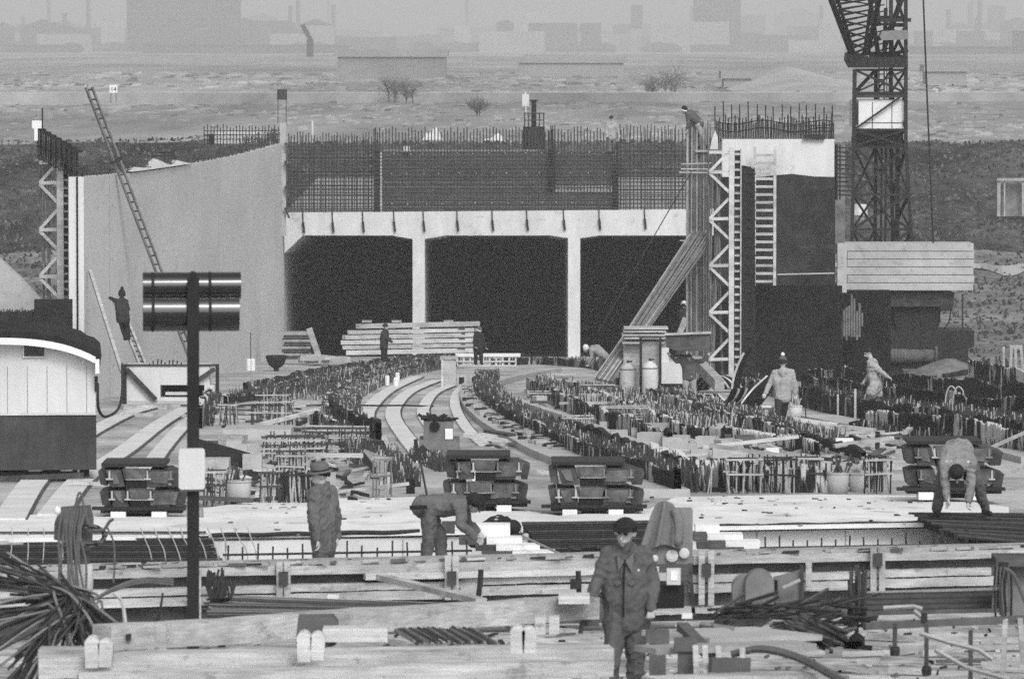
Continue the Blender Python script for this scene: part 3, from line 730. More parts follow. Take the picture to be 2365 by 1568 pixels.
# leaning bundle of bars
q = MB()
for i in range(60):
    a = (i % 12) / 11; b = R(0, 1)
    q.tube(P(1375 + a * 36 + R(-3, 3), 872 + a * 8 + b * 6, 176 + b * .8), P(1594 + a * 46, 545 + R(-14, 22), 187 + b * .6), .026, 5, mi=0 if i % 3 else 1)
tag(q.obj('leaning_bar_bundle', ['rebar_mid', 'rebar_light']), 'bundle of long bars leaning from the floor to the bar column', 'bar bundle')
tag(MB().tube(P(1380, 770, 178), P(1598, 395, 187), .02, 4).obj('stay_wire', 'steel_dark'), 'thin slanting wire left of the leaning bar bundle', 'wire')
# ================================================================ things on the deck
def ground_line(pts, n=30): return smooth_line([G(x, y) for x, y in pts], n)
def lateral(line, off):          # shift a ground line sideways (positive: right)
    out = []
    for i, p in enumerate(line):
        t = line[min(i + 1, len(line) - 1)] - line[max(i - 1, 0)]; t.z = 0; t.normalize()
        r = Vector((abs(t.y), -t.x * (1 if t.y > 0 else -1), 0)); q = p + r * off; q.z = deck(q.y); out.append(q)
    return out
# ---- curved pale strips of the lanes
def strip(name, pts, wpx, label, h=.05, m='strip', cat='strip', lift=0.0):
    L = smooth_line([G(x, y) for x, y in pts], 36); q = MB(); rows = []
    for i, p in enumerate(L):
        wd = wpx / 87.0 if not callable(wpx) else wpx(i / 35)
        z = deck(p.y)
        rows.append([(p.x - wd / 2, p.y, z - .05), (p.x - wd / 2, p.y, z + h), (p.x + wd / 2, p.y, z + h), (p.x + wd / 2, p.y, z - .05)])
    q.grid(rows); q.add(rows[0], [(0, 1, 2, 3)]); q.add(rows[-1], [(3, 2, 1, 0)])
    o = tag(q.obj(name, m), label, cat, 'pale strips curving along the lanes')
    if m == 'strip': MB().path([(r[3][0] + .02, r[3][1], r[3][2] + .05 + .02) for r in rows], .028, 4).obj('edge_shade_line', 'timber_dark', o)  # dark tube stands in for the step's shadow along the right edge
    return o
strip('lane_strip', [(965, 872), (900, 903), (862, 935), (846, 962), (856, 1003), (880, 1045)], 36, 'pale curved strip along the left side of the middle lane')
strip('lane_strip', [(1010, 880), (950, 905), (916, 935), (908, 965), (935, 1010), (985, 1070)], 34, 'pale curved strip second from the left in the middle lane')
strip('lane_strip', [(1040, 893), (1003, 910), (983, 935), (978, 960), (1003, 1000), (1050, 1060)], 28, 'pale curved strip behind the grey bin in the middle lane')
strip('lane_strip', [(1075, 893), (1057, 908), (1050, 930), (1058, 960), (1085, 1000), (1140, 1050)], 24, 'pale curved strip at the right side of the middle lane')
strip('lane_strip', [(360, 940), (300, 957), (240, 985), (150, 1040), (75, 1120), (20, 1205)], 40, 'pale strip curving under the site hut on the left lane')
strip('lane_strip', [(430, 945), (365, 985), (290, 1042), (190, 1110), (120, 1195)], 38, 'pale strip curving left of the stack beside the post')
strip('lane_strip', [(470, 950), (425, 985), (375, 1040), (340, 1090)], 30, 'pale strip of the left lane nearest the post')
kerb = lambda i: .16
strip('lane_kerb', [(1018, 843), (900, 878), (828, 919), (808, 951), (826, 978), (858, 1014)], kerb, 'thin pale kerb along the left edge of the middle lane', h=.16, m='concrete', cat='kerb')
strip('lane_kerb', [(1099, 873), (1083, 908), (1093, 938), (1120, 965), (1160, 993), (1218, 1023), (1275, 1052), (1400, 1100), (1520, 1150)], lambda i: .5 + .5 * i, 'broad pale kerb under the dark bars right of the middle lane', h=.14, m='concrete', cat='kerb')
strip('lane_kerb', [(1290, 862), (1190, 880), (1136, 900), (1140, 918), (1230, 950), (1330, 985), (1420, 1022), (1560, 1070)], lambda i: .25, 'pale kerb along the second lane behind the dark bars', h=.2, m='concrete', cat='kerb')
strip('lane_kerb', [(1530, 918), (1640, 948), (1760, 985), (1900, 1032), (2060, 1085)], lambda i: .6, 'pale kerb under the feet of the walking man', h=.06, m='concrete', cat='kerb')
strip('lane_kerb', [(1880, 968), (2000, 990), (2150, 1010), (2300, 1040), (2420, 1070)], lambda i: 1.0, 'broad pale kerb in front of the right mass of bars', h=.12, m='concrete', cat='kerb')
# dark tarred upstands along the bands of bars
def upstand(pts, h, th, label, m='tar_matt', name='upstand_wall', jag=.06):
    h *= .72
    L = smooth_line([G(x, y) for x, y in pts], 40); q = MB(); a, b, c, d = [], [], [], []
    for i, p in enumerate(L):
        z = deck(p.y); hh = h + R(-jag, jag)
        a.append((p.x, p.y, z - .1)); b.append((p.x, p.y, z + hh)); c.append((p.x + .1, p.y + th, z + hh)); d.append((p.x + .1, p.y + th, z - .1))
    q.grid([a, b]); q.grid([b, c]); q.grid([c, d])
    return tag(q.obj(name, m), label, 'upstand', 'dark upstands along the lanes')
upstand([(1104, 880), (1094, 906), (1106, 934), (1134, 960), (1180, 992), (1240, 1022), (1300, 1050), (1420, 1098), (1560, 1150)], .42, .25, 'dark upstand along the right side of the middle lane')
upstand([(1290, 1000), (1400, 1042), (1500, 1080), (1600, 1130)], .5, .3, 'dark upstand across the clutter right of the middle lane')
upstand([(1240, 880), (1290, 905), (1390, 940), (1460, 960)], .35, .25, 'dark upstand in the second lane left of the gas cylinders')
upstand([(1545, 925), (1640, 962), (1740, 992), (1860, 1030), (1990, 1070)], .32, .25, 'dark upstand below the path of the walking man')
upstand([(1860, 930), (1950, 958), (2060, 980), (2200, 1000), (2400, 1040)], .55, .5, 'dark upstand in front of the right mass of bars')
upstand([(1960, 1000), (2080, 1010), (2230, 1030), (2420, 1062)], .35, .3, 'nearest dark upstand below the right mass of bars')
upstand([(1000, 838), (880, 858), (760, 885), (640, 915), (520, 935)], .22, .5, 'dark upstand along the left band of bars')
upstand([(1000, 850), (890, 874), (800, 905), (760, 935), (770, 970), (800, 1005)], .3, .3, 'dark upstand along the left edge of the middle lane')
# curtains of tied bars, dripped over with cement
def curtain(pts, h, label, m='curtain', jag=.065, top=None):
    L = smooth_line([G(x, y) for x, y in pts], 260); q = MB(); a, b, c, d = [], [], [], []
    for i, p in enumerate(L):
        z = deck(p.y); hh = h * (.86 + .25 * noise.noise((p.x * .8, p.y * .3, 4))) + R(-jag, jag) * (1 if i % 2 else .3)
        a.append((p.x, p.y, z - .05)); b.append((p.x + R(-.02, .02), p.y, z + hh)); c.append((p.x + .12, p.y + .12, z + hh - .03)); d.append((p.x + .12, p.y + .12, z - .05))
    q.grid([a, b]); q.grid([b, c]); q.grid([c, d])
    return tag(q.obj('bar_curtain_mesh', m), label, 'bar curtain', 'curtains of tied bars along the lanes')
curtain([(1106, 882), (1096, 908), (1108, 936), (1138, 963), (1184, 994), (1244, 1024), (1304, 1052), (1420, 1100), (1555, 1150)], .46, 'smooth dark bar curtain along the right of the middle lane', 'curtain_dark', .05)
curtain([(1215, 905), (1262, 928), (1318, 957), (1380, 985), (1450, 1010), (1540, 1040)], .5, 'streaked bar curtain in the second lane', 'curtain')
curtain([(1235, 890), (1330, 915), (1420, 950), (1500, 985), (1570, 1012)], .42, 'pale streaked bar curtain behind the one in the second lane', 'curtain_pale')
curtain([(1400, 880), (1470, 910), (1560, 940), (1660, 973), (1750, 998), (1850, 1030)], .30, 'streaked bar curtain below the gas cylinders', 'curtain')
curtain([(1560, 1010), (1680, 1022), (1780, 1030), (1880, 1050)], .3, 'low pale bar curtain among the right clutter', 'curtain_pale')
curtain([(1500, 1080), (1580, 1110), (1690, 1132), (1790, 1138), (1905, 1138)], .45, 'ragged pale streaked curtain right behind the white slab', 'curtain_pale', .14)
curtain([(1660, 885), (1760, 910), (1850, 935)], .4, 'bar curtain at the foot of the dark wall beside the walking man', 'curtain')
curtain([(1845, 938), (1960, 966), (2060, 985), (2200, 1008), (2420, 1046)], .62, 'long dark bar curtain in front of the man in the smock', 'curtain_dark')
curtain([(1850, 915), (1960, 935), (2080, 955), (2240, 975), (2420, 1000)], .75, 'dark bar curtain at the legs of the man in the smock', 'curtain_dark')
curtain([(1860, 898), (2000, 912), (2140, 925), (2300, 945), (2420, 955)], .8, 'farthest dark bar curtain before the crane machinery', 'curtain_dark')
curtain([(1985, 1000), (2090, 1014), (2240, 1034), (2420, 1066)], .62, 'nearest streaked bar curtain on the right', 'curtain')
curtain([(2235, 885), (2300, 894), (2420, 908)], .8, 'far streaked bar curtain at the right edge', 'curtain')
curtain([(1000, 836), (880, 852), (760, 874), (640, 902), (515, 935)], .26, 'front bar curtain of the left band', 'curtain')
curtain([(1000, 828), (880, 842), (760, 860), (660, 882), (560, 905)], .3, 'middle bar curtain of the left band', 'curtain_dark')
curtain([(1000, 846), (890, 868), (800, 898), (752, 930), (752, 960)], .28, 'bar curtain along the left edge of the middle lane', 'curtain')
curtain([(760, 960), (790, 985), (840, 1010), (868, 1022)], .5, 'dark bar curtain where the middle lane narrows', 'curtain_dark')
curtain([(715, 985), (740, 1000), (765, 1012)], .45, 'short streaked bar curtain left of the middle lane', 'curtain')
curtain([(1130, 845), (1240, 842), (1350, 850), (1400, 862)], .35, 'bar curtain before the right tunnel opening', 'curtain_dark')
curtain([(455, 990), (468, 970), (480, 950)], .65, 'short dark bar curtain right of the post', 'curtain')
# ---- starter bars in bands along the lanes: the largest 300 one by one, the rest as one mass
bars = []                        # (pos, height, radius, light)
def band(pts, width, rows_, step, h0, h1, light=.18, dens=1.0):
    L = smooth_line([G(x, y) for x, y in pts], 200); ln = sum((L[i + 1] - L[i]).length for i in range(199)); n = int(ln / step * 1.5)
    for k in range(rows_):
        off = (k + .5) / rows_ * width
        for i in range(n):
            if random.random() > dens: continue
            p = L[min(199, int((i + R(-.3, .3)) / n * 199)) % 200] + Vector((off + R(-.07, .07), R(-.1, .1), 0))
            cl = noise.noise((p.x * 1.1, p.y * .35, 5))
            if noise.noise((p.x * .9, p.y * .22, 11)) < R(-.55, .05) and k > 0: continue
            bars.append((p, R(h0, h1) * .46 * (1 + .5 * cl), .009, random.random() < light * .55 * (1 + 2.4 * max(0, cl))))
band([(1000, 832), (880, 846), (760, 866), (640, 893), (515, 925)], 2.8, 9, .34, .35, .75, .16)
band([(1010, 846), (900, 866), (830, 888), (770, 915), (745, 945), (760, 985)], 1.0, 6, .25, .35, .7, .18)
band([(1104, 876), (1095, 906), (1106, 934), (1134, 960), (1180, 990), (1240, 1020), (1300, 1048), (1420, 1096), (1540, 1140)], .75, 6, .17, .55, .95, .14)
band([(1120, 838), (1240, 836), (1350, 842), (1400, 852)], 2.0, 8, .4, .3, .6, .15)
band([(1230, 895), (1290, 915), (1360, 940), (1430, 968), (1520, 1000)], 1.3, 6, .26, .4, .9, .45)
band([(1400, 872), (1470, 905), (1560, 935), (1660, 970), (1750, 995), (1850, 1028)], .9, 6, .2, .4, .75, .25)
band([(1330, 905), (1420, 935), (1520, 972), (1600, 1000)], 1.2, 5, .3, .4, .8, .4)
band([(1660, 880), (1760, 905), (1840, 925)], 1.0, 5, .3, .4, .7, .25)
band([(1850, 935), (1960, 962), (2080, 985), (2220, 1008), (2400, 1040)], 2.6, 12, .19, .7, 1.15, .13)
band([(1880, 895), (2000, 915), (2140, 925), (2300, 940), (2420, 950)], 3.4, 10, .3, .6, 1.1, .07)
band([(2230, 880), (2300, 890), (2420, 905)], 1.6, 8, .26, .7, 1.0, .12)
band([(1975, 1003), (2090, 1016), (2240, 1036), (2420, 1066)], .9, 6, .17, .35, .7, .2)
band([(1500, 1085), (1600, 1110), (1690, 1128), (1790, 1135)], .7, 5, .14, .35, .7, .3)
band([(1640, 1120), (1720, 1136), (1830, 1138), (1900, 1136)], .5, 4, .2, .3, .62, .12)
band([(455, 985), (470, 955), (478, 945)], .35, 4, .13, .7, 1.1, .12)
band([(735, 1005), (765, 1030), (800, 1060), (850, 1090), (890, 1120)], .6, 5, .17, .5, .85, .15)
band([(640, 1140), (690, 1145), (720, 1148)], .5, 4, .09, .4, .8, .1)
band([(940, 1060), (985, 1078), (1010, 1090)], .4, 4, .1, .3, .6, .15)
bars.sort(key=lambda b: -b[1] / b[0].y)
unit = []
for k, m in ((0, 'rust'), (1, 'rebar_light')):
    q = MB(); q.tube((0, 0, -.1), (0, 0, 1), 1, 5); unit.append(q.mesh('starter_bar', m, (0, 0, 0)))
for p, h, r, li in bars[:290]:
    o = bpy.data.objects.new('starter_bar', unit[1 if li else 0]); C.objects.link(o)
    o.location = (p.x, p.y, deck(p.y)); o.scale = (r * (1.5 if li else 1), r, h); o.rotation_euler = (R(-.1, .1), R(-.1, .1), 0)
    tag(o, 'pale starter bar standing in the deck' if li else 'dark starter bar standing upright in the deck', 'starter bar', 'pale starter bars in the deck' if li else 'dark starter bars in the deck')
q = MB()
for p, h, r, li in bars[290:]:
    z = deck(p.y); q.tube((p.x, p.y, z - .05), (p.x + R(-.08, .08), p.y + R(-.08, .08), z + h), r * (1.5 if li else 1.15), 3, mi=1 if li else 0)
tag(q.obj('starter_bars', ['rust', 'rebar_light']), kind='stuff')
# long tie bars in the bands
def tie(pts, label, n=3, h=.45, r=.016):
    L = smooth_line([G(x, y) for x, y in pts], 40); q = MB()
    for k in range(n): q.path([p + Vector((R(-.04, .04) + k * .2, 0, .08 + .5 * h * (k + 1) / n + R(-.03, .03))) for p in L], r, 4)
    return tag(q.obj('tie_bar_mesh', 'rust'), label, 'bar mesh', 'long bars tied along the starter bars')
tie([(1104, 878), (1096, 906), (1108, 934), (1136, 960), (1182, 990), (1242, 1020), (1302, 1048), (1420, 1096)], 'long bars tied along the band right of the middle lane')
tie([(1850, 935), (1960, 962), (2080, 985), (2220, 1008), (2400, 1040)], 'long bars tied along the right mass of bars', 6, .7)
tie([(1000, 832), (880, 846), (760, 866), (640, 893), (515, 925)], 'long bars tied along the left band of bars', 5, .4)
tie([(1400, 872), (1470, 905), (1560, 935), (1660, 970), (1750, 995)], 'long bars tied beside the gas cylinders', 3, .4)
# ---- timber stack in front of the portal
rn = random.Random(11)
t = thing('timber_stack', 'long stack of pale squared timbers in front of the tunnel', 'timber stack', P(945, 822, 232))
rowsx = [(800, 1098, 806, 818), (795, 1098, 795, 805), (792, 1100, 783, 794), (795, 1092, 771, 782), (808, 1100, 760, 770), (822, 1105, 745, 757)]
for k, (a, b, y0, y1) in enumerate(rowsx):
    for d in range(3):
        x = a + rn.uniform(-6, 6); y_ = 232 + d * .28; dy = -(x - 940) * 0
        qa, qb = P(x, (y0 + y1) / 2 + 2.5, y_), P(b + rn.uniform(-10, 10), (y0 + y1) / 2 - 3.5, y_ + .1)
        MB().beam(qa, qb, .24, (y1 - y0 - 1.5) / U(232)).obj('timber_beam', ['timber_new', 'timber'][k % 2], t)
for x in (830, 900, 975, 1060):
    for k in range(5): MB().face(x + rn.uniform(-6, 6), rowsx[k][2] - 3.2, x + 14, rowsx[k][2] + 1, 231.95, .9).obj('spacer_batten', 'timber_dark', t)
for x in (836, 905, 1025): MB().face(x, 741, x + 22, 745, 232, .6).obj('spacer_batten', 'timber_mid', t)
# small stack at the foot of the wall
t = thing('board_stack', 'grey stack of boards at the wall foot left of the tunnel mouth', 'board stack', P(685, 832, 245))
for k in range(8): MB().face(652 + rn.uniform(-2, 4), 768 + k * 8, 718 + rn.uniform(-3, 3), 774 + k * 8, 245, 1.2).obj('board', 'timber_dark' if k % 2 else 'timber_mid', t)
tag(MB().beam(P(714, 758, 244), P(737, 826, 244), .22, .25).obj('leaning_plank', 'timber'), 'short pale plank leaning against the grey board stack', 'plank')
q = MB()
for i in range(16): q.box(P(735 + R(-25, 50), 828 + R(-3, 5), 243 + R(-3, 3)), (R(.3, .9), R(.3, .8), R(.1, .25)), R(0, 3))
tag(q.obj('rubble', 'concrete'), kind='stuff')
# mixing bowl, cable drum shaped
q = MB(); b = P(638, 850, 225); q.lathe([(.12, 0), (.3, .12), (.42, .42), (.42, .50), (.36, .50), (.3, .2)], b, 14); q.beam(b, b + Vector((0, 0, -.3)), .2, .2)
tag(q.obj('mortar_bowl', 'steel_dark'), 'dark round bowl at the foot of the pale wall', 'bowl')
tag(MB().beam(P(579, 858, 214), P(579, 768, 214), .035, .035).obj('measuring_rod', 'rust'), 'thin dark rod standing in front of the pale wall', 'rod')
for x in (574, 584): tag(MB().lathe([(.09, 0), (.09, .42), (.06, .45)], P(x, 856, 213), 10).obj('canister', 'foam'), 'small white canister at the foot of the thin rod', 'canister', 'white canisters by the thin rod')
# white grating with square holes in front of the middle opening
t = thing('white_grating', 'white frame with square holes between the lanes and the tunnel', 'grating', P(1110, 850, 238))
MB().face(1052, 817, 1202, 824, 238, .4).obj('top_rail', 'foam', t)
q = MB()
for i in range(10): q.face(1054 + i * 15, 824, 1058 + i * 15, 846, 238.05, .1)
for yy in (833, 843): q.face(1054, yy, 1192, yy + 3, 238.0, .06)
q.obj('grating', 'offwhite', t)
# tall pale box at the end of the middle lane
t = thing('concrete_shaft_box', 'tall pale box standing at the far end of the middle lane', 'box', G(1036, 893))
y = G(1036, 893).y
MB().face(1019, 828, 1053, 893, y, .5).obj('box_body', 'concrete', t); MB().face(1016, 824, 1056, 830, y - .05, .6).obj('lid_board', 'timber', t)
MB().face(1019, 830, 1024, 893, y - .04, .5).obj('edge_board', 'timber_new', t)
for a in (1066, 1096):
    y = G(a, 893).y; q = MB().face(a - 10, 866, a + 14, 893, y, .5)
    tt = thing('concrete_block', 'pale square block with a dark hole beside the tall box' if a == 1066 else 'smaller pale block with a dark hole at the dark bars', 'block', G(a, 893)); q.obj('block_body', 'concrete', tt)
    MB().face(a - 6, 871, a + 6, 886, y - .02, .1).obj('hole', 'black', tt)
for x, yb in ((906, 895), (910, 883), (886, 890)): tag(MB().lathe([(.08, 0), (.08, .3), (.05, .34)], G(x + 8, yb), 8).obj('paint_tin', 'foam'), 'small white tin on the kerb of the middle lane', 'tin', 'white tins on the lane kerb')
# ---- the white formwork box on the left
YB = 158.0
t = thing('formwork_box', 'white box formwork with dark props and a low opening by the left wall', 'formwork', P(395, 935, YB))
q = MB(); q.face(290, 845, 370, 926, YB, 1.4); q.face(370, 845, 484, 889, YB, 1.4); q.face(472, 889, 498, 926, YB, 1.4); q.face(370, 918, 472, 926, YB, 1.4); q.obj('panel', 'white_paint', t)
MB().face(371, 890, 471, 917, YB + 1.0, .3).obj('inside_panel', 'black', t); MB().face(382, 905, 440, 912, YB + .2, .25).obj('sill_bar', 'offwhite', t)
for a, b in ((282, 292), (498, 505)): MB().face(a, 842, b, 932, YB - .08, .25).obj('post', 'steel_dark', t)
for a, b in (((292, 852), (360, 923)), ((496, 852), (438, 890))): MB().beam(P(a[0], a[1], YB - .1), P(b[0], b[1], YB - .1), .13, .12).obj('brace', 'steel', t)
MB().face(286, 842, 500, 846, YB - .03, .3).obj('top_rail', 'rust', t); MB().face(284, 926, 505, 934, YB - .05, .5).obj('bottom_rail', 'concrete', t)
q = MB()
for i in range(9): q.tube(P(345 + i * 9, 846, YB + .3), P(346 + i * 9 + R(-2, 2), 834 + R(-5, 6), YB + .3), .02, 4)
q.obj('bolt', 'rust', t)
# ladders at the left wall
def ladder(a, b, Y0, Y1, wid, label, n, m='timber', tp=.0):
    t = thing('long_ladder', label, 'ladder', P(b[0], b[1], Y0))
    p, q_ = P(b[0], b[1], Y0), P(a[0], a[1], Y1); d = Vector((wid * .5, wid * .75, 0))
    for s in (0, 1): MB().beam(p + d * s, q_ + d * s * (1 - tp), .06, .10).obj('rail', m, t)
    for i in range(n):
        u = (i + .6) / n; c = p + (q_ - p) * u; MB().tube(c, c + d * (1 - tp * u), .026, 5).obj('rung', 'timber_dark', t)
    return t
ladder((197, 199), (462, 895), 184, 169, .34, 'very long ladder leaning over the top of the left wall', 34, 'timber_mid')
tag(MB().beam(P(257, 378, 172.5), P(283, 364, 172.5), .10, .10).obj('ladder_hook', 'rust_dark'), 'dark hook across the long ladder at the wall top', 'hook')
ladder((262, 692), (322, 842), 159.5, 164, .3, 'shorter ladder under the climbing man', 13)
tag(MB().beam(P(281, 858, 158.5), P(208, 626, 164), .09, .10).obj('pole', 'timber'), 'pale pole leaning on the wall left of the climbing man', 'pole')
# loose boards lying by the white box
def plank(px, py, L, wd, h, ang, m, label, off=0.0, name='plank', tilt=0.0):
    p = G(px, py, off); d = Vector((math.cos(ang), math.sin(ang), 0)) * L / 2; d.z = tilt
    a, b = p - d, p + d
    a.z = deck(a.y, off) + h / 2 - tilt * .0; b.z = deck(b.y, off) + h / 2 + tilt
    return tag(MB().beam(a, b, wd, h).obj(name, m), label, 'plank')
plank(330, 945, 1.3, .3, .12, .5, 'timber', 'short thick board lying below the white box')
plank(378, 943, .9, .35, .12, .1, 'timber_mid', 'second short board below the white box')
plank(310, 962, 1.6, .2, .08, .9, 'timber', 'thin board lying aslant on the left lane')
# hose loops
tag(MB().path(smooth_line([P(226, 885, 110), P(228, 945, 110), P(245, 962, 112), P(272, 945, 120), P(282, 905, 130), P(282, 840, 150)], 24), .03, 5).obj('cable', 'rubber'), 'dark cable hanging in a loop beside the site hut', 'cable')
tag(MB().path([G(1000, 938, .02) if i == 9 else G(440 + i * 62, 936 + .5 * math.sin(i * 2), .1 + .05 * math.sin(i)) for i in range(10)], .025, 5).obj('hose', 'rubber'), 'long dark hose lying straight across both lanes', 'hose')
# ---- site hut on wheels
YH = 96.0
t = thing('site_hut', 'two tone site hut on wheels with curved dark roof', 'site hut', P(90, 1110, YH))
def hutface(px, py): return P(px, py, YH)
x0, x1 = P(-190, 0 + 800, YH).x, P(220, 800, YH).x; zt_, zm, zb_ = P(0, 800, YH).z, P(0, 958, YH).z, P(0, 1085, YH).z
zl, zr = P(0, 786, YH).z, P(0, 816, YH).z
L = 3.6
# curved roof outline
def roof_z(u): return P(0, 783, YH).z - .33 * max(0, (u - .35) / .65) ** 3.2 - .14 * abs(min(0, u - .35)) ** 2 * 4
xsr = [x0 + (x1 - x0) * i / 24 for i in range(25)]
front = [(x, YH, roof_z(i / 24)) for i, x in enumerate(xsr)]
MB().prism(front + [(x1, YH, zm), (x0, YH, zm)], (0, L, 0)).obj('upper_panel', 'white_paint', t)
MB().hexa([(x0 + .0, YH - .012, zb_), (x1 + .01, YH - .012, zb_), (x1 + .01, YH + L, zb_), (x0, YH + L, zb_), (x0, YH - .012, zm), (x1 + .01, YH - .012, zm), (x1 + .01, YH + L, zm), (x0, YH + L, zm)]).obj('lower_panel', 'hut_dark', t)
q = MB(); up = [(x, YH - .25, z + .02) for x, _, z in front]; up2 = [(x, YH - .25, z + .15 + .02 * math.sin(i * 2.1)) for i, (x, _, z) in enumerate(front)]
end = [(x1 + .07, YH - .25, roof_z(1) - .18), (x1 + .10, YH - .25, roof_z(1) + .06)]
q.prism(up + [end[0], end[1]] + up2[::-1], (0, L + .5, 0)); q.obj('roof', 'tar_matt', t)
q = MB(); q.grid([[(x, YH - .27, z + .04) for x, _, z in front], [(x, YH - .27, z - .075) for x, _, z in front]]); q.grid([[(x, YH - .27, z - .075) for x, _, z in front], [(x, YH - .01, z - .075) for x, _, z in front]]); q.beam((x1 + .03, YH - .26, roof_z(1)), (x1 + .03, YH - .26, roof_z(1) - .24), .07, .07); q.obj('eaves_board', 'foam', t)
wn = MB().face(55, 790, 102, 823, YH - .03, .05).obj('window', 'glass', t)
q = MB().face(52, 787, 105, 790, YH - .045, .05); q.face(52, 823, 105, 826, YH - .045, .05); q.face(52, 790, 55, 823, YH - .045, .05); q.face(102, 790, 105, 823, YH - .045, .05); q.obj('window_frame', 'offwhite', wn)
q = MB()
for i in range(9): x = x0 + (x1 - x0) * (i + .55) / 9; q.box((x, YH - .004, (zm + zb_) / 2), (.008, .024, zm - zb_ - .06)); q.box((x, YH - .003, zm + .42), (.006, .008, .8))
q.obj('board_seam', 'hut_dark', t)
MB().beam((x0, YH - .03, zm + .015), (x1 + .01, YH - .03, zm + .015), .03, .035).obj('waist_rail', 'offwhite', t)
MB().face(218, 870, 225, 905, YH - .05, .2).obj('lamp_bracket', 'steel_dark', t)
q = MB().face(-60, 1090, 180, 1097, YH + .3, .15); q.obj('axle_beam', 'rust', t)
for a in (168, 192, 207): MB().face(a, 1078, a + 12, 1112, YH + .1 + (a - 168) * .03, .18).obj('support_leg', 'steel_dark', t)
for a, yy in ((20, 1.2), (20, 3.6)): MB().lathe([(.10, 0), (.30, .02), (.33, .06), (.33, .16), (.30, .20), (.10, .22)], P(a, 1092, YH + yy), 18, M=Matrix.Rotation(math.pi / 2, 3, 'Y')).obj('wheel', 'rubber', t)
MB().beam(P(-40, 1106, YH - .3), P(190, 1098, YH - .3), .09, .09).obj('drawbar', 'rust', t)
t.rotation_euler = (0, 0, rad(4.4))
# boards under the hut
for k, (a, b) in enumerate(((95, 135), (20, 60))):
    tag(MB().face(a, 1088, b, 1098, YH + 1.2, .5).obj('support_block', 'timber_new'), 'pale block between the wheels under the site hut' if k == 0 else 'second pale block under the site hut at the left', 'block')
# ---- gas cylinders with a rack, white bin, tool chest
def cylinder(px, base, top, Y, label, valve=True, m='concrete_grey'):
    t = thing('gas_cylinder', label, 'gas cylinder', P(px, base, Y)); r = 18.5 / U(Y); H = (base - top) / U(Y); b = P(px, base, Y)
    MB().lathe([(r * .96, 0), (r, .04), (r, H * .74), (r * .93, H * .81), (r * .7, H * .87), (r * .35, H * .91), (r * .3, H * .93)], b, 18).obj('cylinder_body', m, t, True)
    if valve: MB().lathe([(.035, H * .92), (.035, H)], b, 8).box(b + Vector((.05, 0, H * .97)), (.16, .05, .05)).obj('valve', 'steel', t)
    MB().lathe([(r * 1.04, H * .755), (r * 1.04, H * .775)], b, 18).obj('collar', 'timber_dark', t)
YG = 171.0
cylinder(1501, 924, 827, YG, 'pale gas cylinder with domed top standing upright in its rack', m='offwhite')
cylinder(1450, 918, 832, YG + 1, 'pale gas cylinder without cap left of the rack', m='concrete')
tag(MB().face(1463, 842, 1480, 915, YG + 1.2, .3).obj('sack', 'offwhite'), 'pale sack hung beside the uncapped gas cylinder', 'sack')
t = thing('cylinder_rack', 'dark upright rack holding the domed gas cylinder', 'rack', P(1500, 925, YG + .5))
for a in (1477, 1522): MB().face(a, 780, a + 6, 925, YG + .3, .1).obj('upright', 'steel_dark', t)
MB().face(1480, 790, 1524, 870, YG + .55, .06).obj('back_panel', 'timber_mid', t); MB().face(1477, 776, 1528, 781, YG + .28, .1).obj('top_bar', 'steel', t)
q = MB()
for yy in (757, 764, 772, 779, 790): q.face(1440 + R(-4, 4), yy, 1540 + R(-6, 6), yy + 4, YG + 6, 1.2)
tt = thing('board_pile', 'pile of thin boards behind the gas cylinder rack', 'board pile', P(1490, 800, YG + 6)); q.obj('plank_layer', 'timber', tt); MB().face(1440, 782, 1540, 850, YG + 6.4, 1).obj('crate_body', 'timber_mid', tt)
t = thing('white_bin', 'white sheet metal bin on dark legs behind the man with the panel', 'bin', P(1560, 905, YG + 2))
MB().face(1524, 838, 1592, 886, YG + 2, .9).obj('bin_body', 'white_paint', t); MB().face(1524, 805, 1545, 838, YG + 2.2, .6).obj('side_panel', 'white_paint', t)
MB().face(1522, 886, 1592, 898, YG + 2.05, .85).obj('base_frame', 'steel_dark', t)
for a in (1526, 1551, 1584): MB().face(a, 896, a + 4, 914, YG + 2.1, .08).obj('leg', 'steel_dark', t)
# curved striped sheets on the right lane
def curved_sheet(px, py, Rr, L, a0, a1, rot, label, stripes=3):
    c = G(px, py); t = thing('curved_form_sheet', label, 'form sheet', c, 'curved dark form sheets lying on the lane'); M = Matrix.Rotation(rot, 3, 'Z')
    for k in range(stripes):
        for m, f0, f1 in (('tar', 0, .68), ('timber_new', .68, 1.0)):
            r0, r1 = [], []; s0 = (k + f0) / stripes * L - L / 2; s1 = (k + f1) / stripes * L - L / 2 - .004
            q = MB(); A, B, A2, B2 = [], [], [], []
            for i in range(13):
                a = a0 + (a1 - a0) * i / 12
                for lst, s_, rr in ((A, s0, Rr), (B, s1, Rr), (A2, s0, Rr - .05), (B2, s1, Rr - .05)):
                    v = Vector((s_, math.cos(a) * rr, math.sin(a) * rr)); lst.append(c + M @ v - Vector((0, 0, 0)))
            zmin = min(p.z for p in A + B + A2 + B2)
            for lst in (A, B, A2, B2):
                for p in lst: p.z += c.z - zmin + .01
            q.grid([A, B]); q.grid([B2, A2]); q.grid([A, A2]); q.grid([B2, B]); q.obj('sheet_band_panel' if m == 'tar' else 'edge_strip', m, t)
curved_sheet(1655, 905, .75, 1.0, rad(20), rad(150), .9, 'short arched dark sheet with pale edges left of the leaning sheet')
curved_sheet(1672, 940, .8, .95, rad(200), rad(320), .8, 'hollow dark sheet with pale edges lying on its back')
